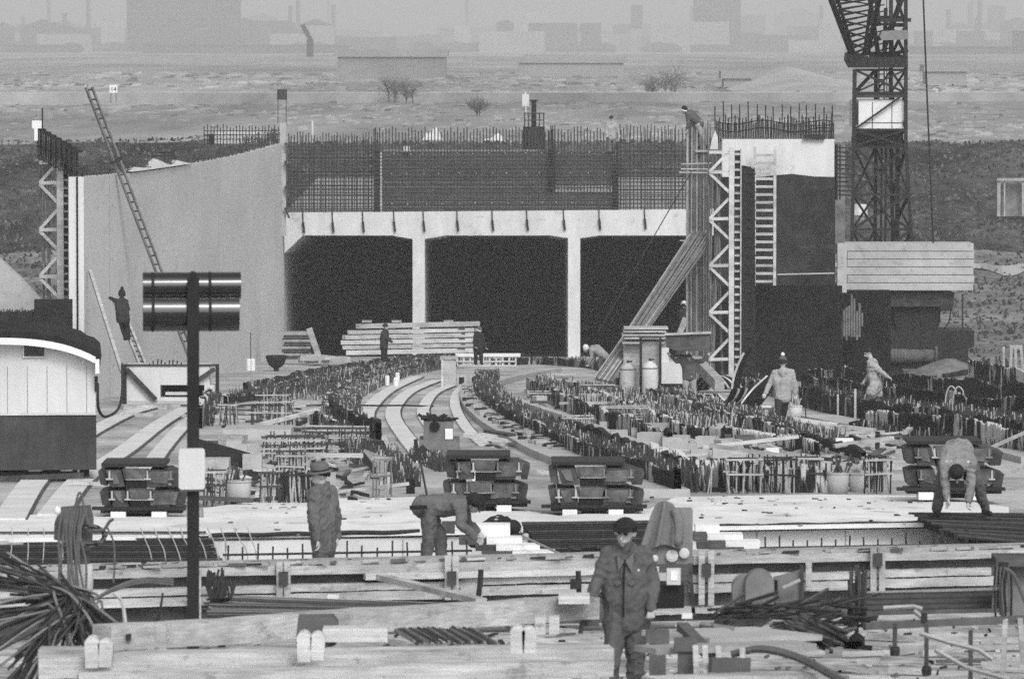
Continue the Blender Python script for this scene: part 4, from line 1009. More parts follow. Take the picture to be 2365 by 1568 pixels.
curved_sheet(1748, 958, .9, .9, rad(235), rad(305), .1, 'flat dark sheet with pale edges behind the walking man', 1)
t = thing('curved_form_sheet', 'dark bent sheet leaning upright behind the walking man', 'form sheet', G(1735, 945), 'curved dark form sheets lying on the lane')
Yb = G(1735, 945).y
q = MB(); A = [P(1705 + i * 6.2, 944 - i * 7.2 - 5 * math.sin(i * .35), Yb + i * .08) for i in range(12)]
q.grid([[p for p in A], [p + Vector((.55, .5, -.02)) for p in A]]); q.grid([[p + Vector((.55, .5, -.07)) for p in A], [p + Vector((0, 0, -.05)) for p in A]]); q.obj('sheet_panel', 'tar', t)
q = MB(); q.path([p + Vector((-.02, -.02, .0)) for p in A], .03, 5); q.obj('edge_strip', 'timber_new', t)
t = thing('curved_form_sheet', 'tall narrow dark sheet standing at the foot of the right truss', 'form sheet', P(1698, 905, 178), 'curved dark form sheets lying on the lane')
q = MB(); A = [P(1690 + 28 * (i / 9) ** 1.8, 905 - i * 10, 178 + i * .03) for i in range(10)]
q.grid([A, [p + Vector((.28, .3, .12)) for p in A]]); q.obj('sheet_panel', 'tar', t); MB().path(A, .035, 5).obj('edge_strip', 'concrete', t)
tag(MB().beam(P(1608, 835, 182), P(1662, 890, 176), .3, .35).obj('chute', 'timber_mid'), 'grey trough leaning down behind the man with the panel', 'trough')
# bucket of the walking man
def bucket(px, base, top, rpx, Y, label, m='offwhite', fill=None):
    t = thing('bucket', label, 'bucket', P(px, base, Y)); r = rpx / U(Y); H = (base - top) / U(Y)
    MB().lathe([(r * .86, 0), (r * .95, H * .5), (r, H), (r * .94, H), (r * .8, .05)], P(px, base, Y), 18).obj('bucket_body', m, t, True)
    MB().lathe([(r * 1.04, H - .025), (r * 1.04, H)], P(px, base, Y), 18).obj('rim', m, t)
    if fill:
        q = MB()
        for i in range(9): p = P(px, top, Y) + Vector((R(-.7, .7) * r, R(-.7, .7) * r, 0)); q.tube(p + Vector((0, 0, -.1)), p + Vector((R(-.15, .15), R(-.1, .1), R(.05, .3))), .015, 4)
        q.obj('stick', fill, t)
    return t
bucket(1838, 972, 936, 15, 140.5, 'white bucket with sticks in it behind the walking man', fill='rebar_light')
bucket(550, 1166, 1108, 31, G(550, 1166).y, 'pale round tub full of scraps left of the man in the brimmed hat', m='concrete', fill='rust')
bucket(1935, 1141, 1090, 26, G(1935, 1141).y, 'pale round drum standing behind the white slab edge', m='concrete', fill='rust')
bucket(1980, 1141, 1092, 20, G(1980, 1141).y + 1, 'smaller pale drum touching the larger drum', m='concrete')
# square bin with dark scraps
t = thing('scrap_bin', 'grey square two step bin heaped with dark scraps on the middle lane', 'bin', G(1015, 1062)); y = G(1015, 1062).y
MB().face(968, 1016, 1060, 1064, y, 1.2).obj('lower_box', 'bin_grey', t); MB().face(978, 974, 1046, 1016, y + .1, .8).obj('upper_box', 'bin_grey', t); MB().face(1028, 990, 1046, 1014, y + .06, .1).obj('pale_panel', 'foam', t)
q = MB()
for i in range(40):
    p = P(1012 + R(-30, 28), 972 + R(-6, 3), y + .5 + R(-.3, .3)); q.beam(p, p + Vector((R(-.26, .26), R(-.3, .3), R(.0, .10))), R(.03, .08), R(.02, .06))
q.obj('scrap_slat', 'rust_dark', t)
MB().lathe([(.10, 0), (.10, .03)], P(1004, 984, y + .08), 10, M=Matrix.Rotation(math.pi / 2, 3, 'X')).obj('hole', 'black', t)
tag(MB().beam(P(962, 1070, y - 2), P(960, 1014, y - 2), .07, .07).beam(P(955, 1064, y - 2), P(985, 1035, y - 2), .1, .2).obj('prop_post', 'rust_dark'), 'dark prop standing left of the grey bin', 'prop')
rows = []
for j in range(9):
    r_ = []
    for i in range(17):
        u, v = i / 16 * 2 - 1, j / 8 * 2 - 1; p = G(1100, 1058); z = max(0, 1 - u * u) * max(0, 1 - v * v) * .26
        r_.append((p.x + u * .95, p.y + v * 2.2, deck(p.y + v * 2.2) - .02 + z + .04 * noise.noise((i, j, 2))))
    rows.append(r_)
tag(MB().grid(rows).obj('sand_heap', 'concrete_grey', smooth=True), 'low grey heap of sand right of the grey bin', 'sand heap')
# ---- clutter cages on the left between the lanes
def cage(x0, x1, top, bot, dep, label, nv=10, nh=3, mv='rust', mh='rebar_light', r=.012, group='bar cages between the lanes', rail=None):
    b = G((x0 + x1) / 2, bot); y = b.y; q = MB()
    for d in (0, dep):
        for i in range(nv): q.tube(P(x0 + (x1 - x0) * i / (nv - 1) + R(-5, 5), bot + R(-4, 2), y) + Vector((0, d, -SL * d)), P(x0 + (x1 - x0) * i / (nv - 1) + R(-6, 6), top + R(-10, 8), y) + Vector((0, d, -SL * d)), r, 4, mi=0 if random.random() < .75 else 1)
        for k in range(nh):
            yy = top + (bot - top) * (k / max(1, nh)) ** 1.25 + R(-2, 2); q.beam(P(x0 - 3, yy + R(-2, 2), y) + Vector((0, d - .02, -SL * d)), P(x1 + 3, yy + R(-2, 2), y) + Vector((0, d - .02, -SL * d)), .03, .03, mi=1 if random.random() < .6 else 0)
    for x in (x0, x1): q.beam(P(x, top + 2, y), P(x, top + 2, y) + Vector((0, dep, -SL * dep)), .04, .04, mi=1)
    t = tag(q.obj('bar_cage_mesh', [mv, mh]), label, 'bar cage', group)
    return t
cage(592, 664, 894, 936, 1.5, 'bar cage with two pale top rails in front of the left band', 10, 2)
cage(580, 672, 930, 990, 2.2, 'bar cage with pale rail and dark legs on a pale slab', 16, 2)
cage(505, 545, 935, 985, 1.2, 'small dark bar cage right of the post', 8, 1)
cage(606, 748, 1010, 1062, 1.6, 'dense pale bar cage between the lanes', 18, 5)
cage(700, 845, 990, 1052, 1.8, 'wide pale bar cage at the left edge of the middle lane', 14, 5)
cage(640, 700, 1040, 1100, 1.0, 'low bar cage behind the man with the brimmed hat', 10, 3)
cage(650, 725, 1095, 1166, .5, 'black narrow bar cage beside the man with the brimmed hat', 22, 1, 'rust_dark')
cage(470, 520, 1090, 1168, 1.0, 'tall open bar frame left of the pale tub', 6, 2)
cage(600, 650, 1092, 1166, .8, 'tall open bar frame right of the pale tub', 7, 2)
cage(1220, 1300, 905, 935, 1.5, 'pale bar cage in the second lane', 9, 2)
cage(1345, 1420, 890, 935, 1.5, 'bar cage with pale rail in front of the leaning bar bundle', 10, 2)
cage(1300, 1370, 965, 1010, 1.3, 'bar cage of dull and pale bars in the second lane', 12, 2, 'rebar_mid')
cage(1400, 1500, 940, 985, 1.3, 'cage of pale bars left of the gas cylinders', 14, 2, 'rebar_mid')
cage(1680, 1760, 1062, 1140, 1.2, 'dark hanging bar cage behind the white slab', 9, 2, 'rust_dark')
cage(1770, 1840, 1062, 1140, 1.2, 'second dark bar cage left of the pale drum', 9, 2, 'rust_dark')
cage(1840, 1900, 1060, 1138, 1.2, 'bar cage directly left of the pale drum', 8, 2, 'rust')
cage(2000, 2060, 1060, 1140, 1.0, 'black bar cage right of the pale drums', 12, 2, 'rust_dark')
cage(860, 900, 1060, 1150, .8, 'tall narrow bar frame left of the stooping man', 4, 2, 'rebar_mid')
# blocks, boxes and boards on the deck
def block(x0, y0, x1, y1, m, label, dep=.5, name='concrete_block', cat='block', dY=0.0):
    y = G((x0 + x1) / 2, y1).y + dY
    return tag(MB().face(x0, y0, x1, y1, y, dep).obj(name, m), label, cat)
block(516, 992, 672, 1026, 'concrete', 'pale upstand slab under the bar cage on the left', 1.5)
block(522, 1020, 558, 1048, 'concrete', 'pale square block right of the post', .6)
block(556, 1032, 596, 1050, 'timber_mid', 'small grey crate beside the pale square block', .5, 'crate', 'crate')
block(468, 1022, 516, 1036, 'steel', 'dark steel plate lying beside the post', .6, 'steel_plate', 'plate')
block(470, 1062, 528, 1098, 'concrete', 'rough pale block below the dark slanting beam', .7)
t = thing('slanting_beam', 'dark grey beam slanting down beside the white box on the post', 'beam', G(540, 1080)); y = G(540, 1085).y
MB().beam(P(455, 1032, y), P(600, 1072, y + .2), .22, .30).obj('beam_body', 'steel_dark', t); MB().beam(P(455, 1026, y + .05), P(590, 1062, y + .25), .3, .06).obj('top_flange', 'concrete_grey', t)
block(560, 1050, 604, 1086, 'concrete', 'pale lump of concrete at the end of the slanting beam', .5)
t = thing('hopper', 'grey tilted hopper box over a bar frame left of the stooping man', 'hopper', G(880, 1130)); y = G(880, 1130).y
MB().prism([P(838, 1045, y), P(892, 1068, y), P(892, 1092, y), P(872, 1092, y), P(842, 1068, y)], (0, .9, 0)).obj('hopper_body', 'concrete_grey', t); MB().prism([P(840, 1043, y - .02), P(872, 1085, y - .02), P(868, 1094, y - .02), P(838, 1066, y - .02)], (0, .05, 0)).obj('side_plate', 'steel_dark', t)
for a in (880, 897): MB().beam(P(a, 1090, y + .2), P(a + 3, 1165, y + .2), .05, .05).obj('leg', 'timber', t)
t = thing('tilted_shutter', 'dark tilted shutter board at the left edge of the middle lane', 'shutter', G(890, 1060)); y = G(890, 1065).y
MB().prism([P(860, 1018, y), P(884, 1022, y), P(906, 1066, y), P(892, 1068, y)], (0, .6, 0)).obj('shutter_panel', 'steel_dark', t); MB().prism([P(882, 1008, y + .1), P(892, 1008, y + .1), P(914, 1060, y + .1), P(906, 1064, y + .1)], (0, .5, 0)).obj('edge_batten', 'timber', t)
block(938, 1106, 958, 1140, 'black', 'small black upright board left of the stooping man', .1, 'board', 'board')
block(1370, 962, 1545, 977, 'concrete', 'long pale beam lying right of the middle lane', .4, 'concrete_beam', 'beam', 0)
block(1385, 975, 1402, 1010, 'concrete', 'pale prop under the long pale beam', .3, 'prop', 'prop')
block(1445, 978, 1545, 1004, 'concrete_grey', 'shaded board under the long pale beam', .3, 'board', 'board')
block(1412, 996, 1450, 1022, 'concrete', 'pale square block below the long pale beam', .6)
block(1458, 990, 1476, 1018, 'timber', 'short pale upright block beside the square block', .4)
block(1484, 1000, 1510, 1020, 'steel_dark', 'dark square box among the clutter behind the near stacks', .4, 'box', 'box')
block(1530, 1010, 1590, 1040, 'concrete', 'pale flat slab among the right clutter', .8)
block(1596, 1040, 1640, 1064, 'concrete', 'pale cube left of the second dark gap', .5)
block(1646, 1036, 1690, 1066, 'concrete', 'pale cube right of the second dark gap', .5)
block(1700, 1010, 1745, 1030, 'timber_dark', 'dark flat board on the right lane edge', .8, 'board', 'board')
block(1560, 1058, 1668, 1066, 'timber', 'long thin pale lath across the dark cages', .1, 'lath', 'lath')
block(1690, 1052, 1900, 1058, 'rebar_light', 'long pale rail on top of the dark hanging cages', .08, 'rail', 'rail')
block(1900, 1052, 2010, 1057, 'rebar_light', 'pale rail above the two drums', .08, 'rail', 'rail')
block(1370, 890, 1450, 896, 'timber', 'pale lath in front of the leaning bar bundle', .2, 'lath', 'lath')
block(1250, 862, 1330, 868, 'timber', 'pale lath at the far end of the second lane', .2, 'lath', 'lath')
block(1215, 885, 1360, 891, 'timber_new', 'long pale lath across the second lane', .15, 'lath', 'lath')
block(1300, 936, 1340, 941, 'timber_new', 'short pale lath among the pale bars', .15, 'lath', 'lath')
block(1090, 1095, 1140, 1110, 'foam', 'white offcut lying right of the first middle stack', .4, 'foam_offcut', 'offcut')
block(1645, 1112, 1700, 1120, 'concrete', 'pale ledge board behind the white slab', .6, 'board', 'board')
# scattered scraps of timber and foam over the deck: too many and small to count
rn = random.Random(5); q = MB()
zones = [(500, 940, 720, 1000), (500, 1040, 900, 1160), (1240, 890, 1440, 1000), (1280, 1000, 1700, 1130), (1560, 1000, 2050, 1140), (1880, 1000, 2100, 1060), (440, 1100, 560, 1170), (2020, 930, 2360, 1000), (1110, 1000, 1240, 1040)]
for x0, y0, x1, y1 in zones:
    for i in range(int((x1 - x0) * (y1 - y0) / 330)):
        p = G(rn.uniform(x0, x1), rn.uniform(y0, y1)); p.z += .02; a = rn.uniform(0, 3.14); L = rn.uniform(.08, .6)
        q.beam(p, p + Vector((math.cos(a) * L, math.sin(a) * L, rn.uniform(0, .08))), rn.uniform(.03, .14), rn.uniform(.02, .09), mi=rn.choice([0, 0, 1, 2, 3, 3]))
# ragged cement crusts on the kerb of the dark band
L = smooth_line([G(x, y) for x, y in [(1090, 905), (1098, 935), (1124, 962), (1165, 990), (1225, 1022), (1290, 1052)]], 120)
for p in L:
    for k in range(3): q.box(p + Vector((R(-.2, .25), R(-.3, .3), .16)), (R(.08, .3), R(.1, .4), R(.03, .14)), R(0, 3), mi=rn.choice([0, 1, 3]))
L = smooth_line([G(x, y) for x, y in [(990, 850), (900, 872), (830, 905), (806, 935)]], 90)
for p in L:
    for k in range(3): q.box(p + Vector((R(-.5, .1), R(-.3, .3), .16)), (R(.08, .3), R(.1, .4), R(.03, .14)), R(0, 3), mi=rn.choice([0, 1, 3]))
tag(q.obj('site_debris', ['timber', 'rebar_light', 'timber_dark', 'rust_dark']), kind='stuff')
# loose boards and blocks left lying on the deck
rn = random.Random(31); unit = []
for m in ('timber', 'timber_mid', 'timber_dark', 'timber_new'):
    q = MB(); q.wbeam((-.5, 0, .5), (.5, 0, .5), 1, 1, amp=.03, n=5); unit.append(q.mesh('loose_board', m, (0, 0, 0)))
for i in range(95):
    x0, y0, x1, y1 = rn.choice(zones + [(620, 1000, 900, 1110), (1250, 900, 1450, 990), (1500, 1000, 1780, 1080), (1560, 1020, 1900, 1060), (1880, 1010, 2080, 1060), (240, 1120, 440, 1180)])
    p = G(rn.uniform(x0, x1), rn.uniform(y0, y1)); k = rn.choice((0, 0, 1, 2, 3, 3)); o = bpy.data.objects.new('loose_board', unit[k]); C.objects.link(o)
    o.location = (p.x, p.y, deck(p.y) + .01 + rn.choice((0, 0, .08, .25))); o.rotation_euler = (rn.uniform(-.05, .05), rn.uniform(-.12, .12), rn.choice((0, .2, -.3, 1.4, 1.7, .8)) + rn.uniform(-.15, .15)); o.scale = (rn.uniform(.6, 2.2), rn.uniform(.08, .2), rn.uniform(.03, .09))
    nm = ('weathered', 'grey', 'dark', 'fresh pale')[k]
    tag(o, nm + ' loose board left lying among the bars on the deck', 'board', nm + ' loose boards on the deck')
ub = []
for m in ('concrete', 'timber_mid', 'foam'):
    q = MB(); q.box((0, 0, .5), (1, 1, 1)); ub.append(q.mesh('loose_block', m, (0, 0, 0)))
for i in range(34):
    x0, y0, x1, y1 = rn.choice([(1450, 990, 1700, 1070), (1500, 1000, 1780, 1080), (1700, 1020, 1960, 1060), (500, 1000, 640, 1100), (640, 1060, 900, 1130), (1240, 900, 1400, 970)])
    p = G(rn.uniform(x0, x1), rn.uniform(y0, y1)); k = rn.choice((0, 0, 1, 2)); o = bpy.data.objects.new('loose_block', ub[k]); C.objects.link(o); s_ = rn.uniform(.12, .4)
    o.location = (p.x, p.y, deck(p.y) - .01); o.rotation_euler = (0, 0, rn.uniform(-.5, .5)); o.scale = (s_ * rn.uniform(.8, 1.8), s_, s_ * rn.uniform(.5, 1.0))
    nm = ('rough concrete', 'grey wooden', 'white foam')[k]; tag(o, nm + ' block lying loose on the cluttered deck', 'block', nm + ' blocks on the deck')
# ================================================================ tower crane on the right
YC = 218.0
t = thing('tower_crane', 'dark lattice tower crane with white cabin and ballast slabs', 'crane', P(2040, 880, YC))
def seg(q, a, b, Ya, Yb, w, mi=0): q.beam(P(a[0], a[1], Ya), P(b[0], b[1], Yb), w, w, mi)
D = 2.1
# four legs: left front, right front, left back, right back (photo x at two heights)
legs = {'lf': [(1972, 330), (1966, 640), 0], 'rf': [(2092, 330), (2110, 640), 0], 'lb': [(2023, 330), (2020, 640), D], 'rb': [(2057, 330), (2064, 640), D]}
legs_up = {'lf': [(1974, 160), (1972, 330), 0], 'rf': [(2092, -40), (2092, 330), 0], 'lb': [(2023, 160), (2023, 330), D], 'rb': [(2058, -40), (2057, 330), D]}
def lx(k, y):
    a, b, d = legs[k] if y > 330 else legs_up[k]
    u = (y - a[1]) / (b[1] - a[1]); return (a[0] + (b[0] - a[0]) * u, y), YC + d
for k in legs:
    q = MB(); a, b, d = legs[k]; seg(q, a, b, YC + d, YC + d, .13); a, b, d = legs_up[k]; seg(q, a, b, YC + d, YC + d, .14 if k[0] == 'r' and k[1] == 'f' else .15)
    q.obj('mast_leg', 'steel_dark', t)
q = MB()
def br(k1, y1, k2, y2, w=.065):
    (a, Ya), (b, Yb) = lx(k1, y1), lx(k2, y2); seg(q, a, b, Ya, Yb, w)
lv = [340, 455, 530, 610, 690]
for a, b in ((340, 450), (450, 530), (530, 640)):
    br('lf', a, 'rf', b, .10); br('rf', a, 'lf', b, .10); br('lf', a, 'lb', b); br('lb', a, 'lf', b); br('rf', a, 'rb', b, .10); br('rb', a, 'rf', b); br('lb', a, 'rb', b)
    for e in ('lf', 'rf'), ('rf', 'rb'), ('lb', 'rb'), ('lf', 'lb'): br(e[0], a, e[1], a, .09)
for a, b in ((162, 215), (215, 300), (300, 338)):
    br('rf', a, 'lf', b, .07); br('rf', a, 'rb', b); br('rb', a, 'rf', b)
    if b != 300: br('lf', a, 'rf', b, .09); br('lb', b, 'rb', a); br('lf', b, 'lb', a, .10)
    for e in ('lf', 'rf'), ('rf', 'rb'), ('lb', 'rb'): br(e[0], a, e[1], a, .09)
for a, b in ((-40, 60), (60, 130)):
    br('rf', a, 'rb', b, .09); br('rb', a, 'rf', b, .09); br('rf', b, 'rb', b, .1)
q.obj('lattice_brace', 'steel_dark', t)
# inner telescoping mast and ladder
q = MB()
for x in (2036, 2046): seg(q, (x, 340), (x - 2, 640), YC + 1, YC + 1, .08)
for x in (2048, 2054): seg(q, (x, -40), (x, 340), YC + .5, YC + .5, .03)
for i in range(7): seg(q, (2030, 490 + i * 12 - 330), (2042, 490 + i * 12 - 330), YC + 1.2, YC + 1.2, .04)
seg(q, (2030, 150), (2030, 240), YC + 1.2, YC + 1.2, .05); seg(q, (2042, 150), (2042, 240), YC + 1.2, YC + 1.2, .05)
q.obj('inner_mast', 'steel_dark', t)
MB().face(2068, 330, 2078, 640, YC + 1.0, .3).obj('mast_tube', 'steel_dark', t)
# cabin
cb = MB().face(1983, 231, 2085, 298, YC + .16, 1.6).obj('cabin', 'foam', t)
MB().face(1966, 232, 1984, 292, YC + .5, 1.2).obj('cabin_side_panel', 'offwhite', cb)
MB().face(1968, 238, 1974, 288, YC + .47, .05).face(1976, 238, 1982, 288, YC + .47, .05).obj('cabin_window_pane', 'glass', cb)
MB().face(1968, 294, 1984, 304, YC + .3, .1).obj('notice_plate', 'offwhite', cb)
for a, b in (((2015, 236), (2015, 298)), ((1990, 284), (2085, 284)), ((2060, 236), (2060, 298))): MB().beam(P(a[0], a[1], YC + .15), P(b[0], b[1], YC + .15), .025, .025).obj('panel_joint', 'steel', cb)
MB().prism([P(1984, 298, YC + .3), P(2086, 298, YC + .3), P(2086, 322, YC + .3), P(2098, 338, YC + .3), P(1972, 338, YC + .3), P(1972, 318, YC + .3)], (0, 1.6, 0)).obj('cabin_base', 'dark_paint', t)
MB().prism([P(1974, 214, YC), P(2086, 214, YC), P(2092, 226, YC), P(1980, 226, YC)], (0, 2, 0)).obj('platform', 'steel', t)
# slewing collar
MB().prism([P(2005, 132, YC - .2), P(2097, 132, YC - .2), P(2097, 157, YC - .2), P(2005, 157, YC - .2)], (0, 2.4, 0)).obj('slewing_frame', 'steel_dark', t)
MB().prism([P(1957, 122, YC - .1), P(1975, 120, YC - .1), P(2008, 132, YC - .1), P(2008, 157, YC - .1), P(1965, 157, YC - .1), P(1955, 140, YC - .1)], (0, 1.8, 0)).obj('jib_foot', 'steel_dark', t)
MB().face(2010, 120, 2080, 134, YC + .5, .8).obj('winch_drum', 'steel_dark', t)
# jib: four chords with lacing, going up and to the left
q = MB(); n = 13
def jc(k, u):                    # chord k at height fraction u
    y = 125 - 165 * u
    x = (1966 - 62 * u, 1973 - 50 * u, 1996 + 22 * u, 2003 + 36 * u)[k]
    return (x, y), YC + (0, .9, 0, .9)[k] - 3.5 * u
for k in range(4):
    a, Ya = jc(k, 0); b, Yb = jc(k, 1); seg(q, a, b, Ya, Yb, (.16, .10, .12, .16)[k])
for i in range(n):
    for k1, k2 in ((0, 1), (1, 2), (0, 2), (2, 3)):
        a, Ya = jc(k1, i / n); b, Yb = jc(k2, (i + 1) / n); seg(q, a, b, Ya, Yb, .055)
        if i % 2: a, Ya = jc(k2, i / n); b, Yb = jc(k1, (i + 1) / n); seg(q, a, b, Ya, Yb, .045)
q.obj('jib_lattice', 'steel_dark', t)
# A-frame and its machinery platform
q = MB()
for a, b in (((2040, 120), (2105, -60)), ((2028, 125), (2000, -60)), ((2038, 128), (2096, 118)), ((1990, 128), (2060, 60)), ((2042, 125), (2046, 20)), ((2030, 60), (2020, -50)), ((2060, 125), (2058, 0))): seg(q, a, b, YC + .4, YC + .8, .13)
seg(q, (2005, 47), (2104, 47), YC + .1, YC + .1, .14); seg(q, (2006, 57), (2096, 57), YC + .5, YC + .5, .10); seg(q, (2010, 40), (2095, 40), YC + 1, YC + 1, .09)
for k in range(9): a = (2030 - k * 3, 118 - k * 14); seg(q, a, (a[0] + 34, a[1] - 9), YC + .6, YC + .6, .05)
q.obj('apex_lattice', 'steel_dark', t)
MB().prism([P(2038, 72, YC - .4), P(2094, 70, YC - .4), P(2098, 80, YC - .4), P(2096, 92, YC - .4), P(2036, 94, YC - .4), P(2032, 84, YC - .4)], (0, 1.3, 0)).obj('counterweight_box', 'grey_paint', t)
# ballast slabs
for k in range(6):
    y0 = 563 + k * 18.2; off = R(-2, 2)
    q = MB().face(1956 + off, y0, 2249 + off * .6, y0 + 16.6, YC - 3.2, 2.2); q.obj('ballast_slab', 'concrete', t)
# undercarriage and machinery below
MB().face(2043, 676, 2203, 708, YC - 2.8, 2.4).obj('upper_frame', 'steel', t)
MB().face(2030, 675, 2060, 680, YC - 3, .5).obj('frame_pad', 'steel_dark', t); MB().face(2180, 674, 2200, 680, YC - 3, .5).obj('frame_pad', 'steel_dark', t)
MB().prism([P(2066, 708, YC - 2.5), P(2172, 708, YC - 2.5), P(2172, 740, YC - 2.5), P(2166, 762, YC - 2.5), P(2072, 762, YC - 2.5), P(2066, 740, YC - 2.5)], (0, 2, 0)).obj('slew_housing', 'dark_paint', t)
MB().face(2172, 705, 2200, 718, YC - 2.9, .8).obj('end_arm', 'steel_dark', t); MB().face(2020, 700, 2066, 762, YC - 2.2, 1.0).obj('motor_box', 'steel_dark', t)
MB().prism([P(2058, 762, YC - 2.9), P(2250, 764, YC - 2.9), P(2250, 800, YC - 2.9), P(2236, 806, YC - 2.9), P(2236, 840, YC - 2.9), P(2200, 826, YC - 2.9), P(2130, 852, YC - 2.9), P(2030, 850, YC - 2.9), P(2030, 775, YC - 2.9)], (0, 2.6, 0)).obj('chassis', 'steel_dark', t)
MB().lathe([(.25, 0), (.25, 1.1), (.36, 1.1), (.36, 1.2)], P(2092, 822, YC - 3.1), 16, M=Matrix.Rotation(math.pi / 2, 3, 'Y')).obj('winch_roller', 'steel_face', t)
q = MB()
for i in range(12): q.lathe([(.27, 0), (.27, .03)], P(2052 + i * 3.4, 822, YC - 3.1), 14, M=Matrix.Rotation(math.pi / 2, 3, 'Y'))
q.obj('rope_coil_thread', 'canvas', t)
for x in (2060, 2226):
    MB().lathe([(.1, 0), (.42, .02), (.46, .08), (.46, .32), (.42, .38), (.1, .4)], P(x, 868, YC - 2.6), 18, M=Matrix.Rotation(math.pi / 2, 3, 'X')).obj('wheel', 'rubber', t)
MB().path(smooth_line([P(2196, 716, YC - 3), P(2192, 742, YC - 3), P(2178, 762, YC - 3)], 8), .03, 5).obj('hose', 'rubber', t)
tag(MB().path([P(2130, -60, YC - 4), P(2140, 200, YC - 4), P(2155, 562, YC - 4)], .035, 5).obj('hoist_rope', 'steel_dark'), 'long dark hoist rope hanging right of the crane mast', 'rope')
# right bank things
tag(MB().beam(P(2223, 775, 214), P(2223, 680, 214), .06, .06).obj('marker_post', 'rust_dark'), 'thin dark post right of the crane machinery', 'post')
t = thing('tall_box', 'pale tall empty frame of boards on the bank at the right edge', 'frame', P(2340, 500, 285))
for a, b in ((2303, 2311), (2318, 2322), (2360, 2366)): MB().face(a, 415, b, 500, 285, .3).obj('upright', 'timber_mid', t)
MB().face(2311, 416, 2400, 500, 285.6, .3).obj('board_panel', 'pit_side', t); MB().face(2303, 412, 2400, 418, 284.9, .4).obj('top_rail', 'timber_mid', t)
tag(MB().face(1978, 497, 1996, 508, 262, .3).lathe([(.35, 0), (.3, .5)], P(1987, 497, 262), 10).obj('white_drum', 'offwhite'), 'small pale drum behind the foot of the crane mast', 'drum')
t = thing('trestle', 'pale wooden trestle standing at the right edge beyond the bars', 'trestle', P(2340, 880, 205))
MB().face(2332, 798, 2362, 804, 205, .5).obj('top_board', 'timber_mid', t)
for a, b in ((2336, 2332), (2345, 2347), (2358, 2364)): MB().beam(P(a, 804, 205), P(b, 872, 205), .1, .1).obj('leg', 'timber_mid', t)
tag(MB().beam(P(2318, 850, 203), P(2318, 800, 203), .09, .09).obj('marker_post', 'timber_mid'), 'pale post left of the trestle at the right edge', 'post')
q = MB()
for i in range(3): q.beam(P(2180 + i * 20, 868 - i * 4, 206), P(2310 + i * 10, 850 - i * 3, 208), .18, .14)
tag(q.obj('bar_bundle', 'rust_dark'), 'dark bundle of bars lying below the crane machinery', 'bar bundle')
# sand heap beside the crane and bars in the right distance
rows = []
for j in range(8):
    r_ = []
    for i in range(15):
        u, v = i / 14 * 2 - 1, j / 7 * 2 - 1; c = P(2190, 868, 209)
        r_.append((c.x + u * 1.9, c.y + v * 1.6, c.z - .1 + .75 * max(0, 1 - abs(u) ** 1.3) * max(0, 1 - v * v)))
    rows.append(r_)
tag(MB().grid(rows).obj('sand_heap', 'pit_side', smooth=True), 'pointed pale sand heap beside the crane wheels', 'sand heap')
# hook bars between the right mass of bars
for px, py, lb in ((1862, 985, 'dark hooked bar left of the man in the smock'), (2185, 990, 'left of two pale hooked bars in the right mass of bars'), (2202, 992, 'right of two pale hooked bars in the right mass of bars')):
    b = G(px, py); h = .9; tag(MB().path(smooth_line([b, b + Vector((-.02, 0, h * .7)), b + Vector((.03, 0, h)), b + Vector((.12, 0, h + .10)), b + Vector((.22, 0, h)), b + Vector((.22, 0, h - .10))], 14), .016, 5).obj('hooked_bar', 'rebar_light' if 'pale' in lb else 'rust_dark'), lb, 'hooked bar')
for px, py, h in ((1975, 1000, 1.0), (1935, 965, .6), (2120, 985, .55)):
    b = G(px, py); tag(MB().beam(b, b + Vector((0, 0, h)), .05, .05).obj('pale_stake', 'rebar_light'), 'pale upright stake among the dark bars on the right', 'stake', 'pale stakes in the right mass of bars')
tag(MB().beam(P(2270, 1042, 100), P(2420, 975, 104), .05, .05).obj('pale_rod', 'rebar_light'), 'pale slanting rod at the right edge above the bending man', 'rod')
tag(MB().beam(P(2338, 1090, 92), P(2420, 1045, 94), .06, .06).obj('pale_rod', 'rebar_light'), 'pale slanting rod lower at the right edge', 'rod')
t = thing('low_stand', 'dark low frame left of the stack behind the bending man', 'frame', G(2020, 1060)); y = G(2030, 1050).y
MB().face(2022, 997, 2032, 1050, y, .12).obj('upright', 'steel_dark', t); MB().face(2032, 1005, 2095, 1011, y + .1, .12).obj('cross_bar', 'timber_dark', t)
# ================================================================ the near edge of the deck and the working floor in front
# white screed along the deck edge
def near_line(pts): return [G(x, y) for x, y in pts]
def sheet(name, poly, h, m, lift=.004):
    q = MB(); pts = [G(x, y) for x, y in poly]; n = len(pts)
    lo = [(p.x, p.y, deck(p.y) - .02) for p in pts]; hi = [(p.x, p.y, deck(p.y) + h + lift) for p in pts]
    q.add(lo + hi, [tuple(range(n, 2 * n))] + [(i, (i + 1) % n, n + (i + 1) % n, n + i) for i in range(n)]); return q
tag(sheet('pavement', [(470, 1241), (470, 1178), (560, 1166), (700, 1158), (960, 1152), (1100, 1166), (1290, 1196), (1500, 1180), (1560, 1152), (1900, 1146), (2150, 1150), (2330, 1176), (2330, 1210)][::1], .03, 'screed').obj('pavement', 'screed', org=G(1400, 1200)), kind='structure')
tag(sheet('pavement', [(-60, 1250), (-60, 1196), (230, 1190), (470, 1200), (470, 1241)], .028, 'screed').obj('pavement', 'screed', org=G(200, 1220)), kind='structure')
def E(px, d=0.0, off=0.0):       # point on the deck edge below photo column px
    x = (px - 1182.5) / F * 76; x = (px - 1182.5) / F * (edge_y(x)); y = edge_y(x) + d; return Vector((x, y, deck(y, off)))
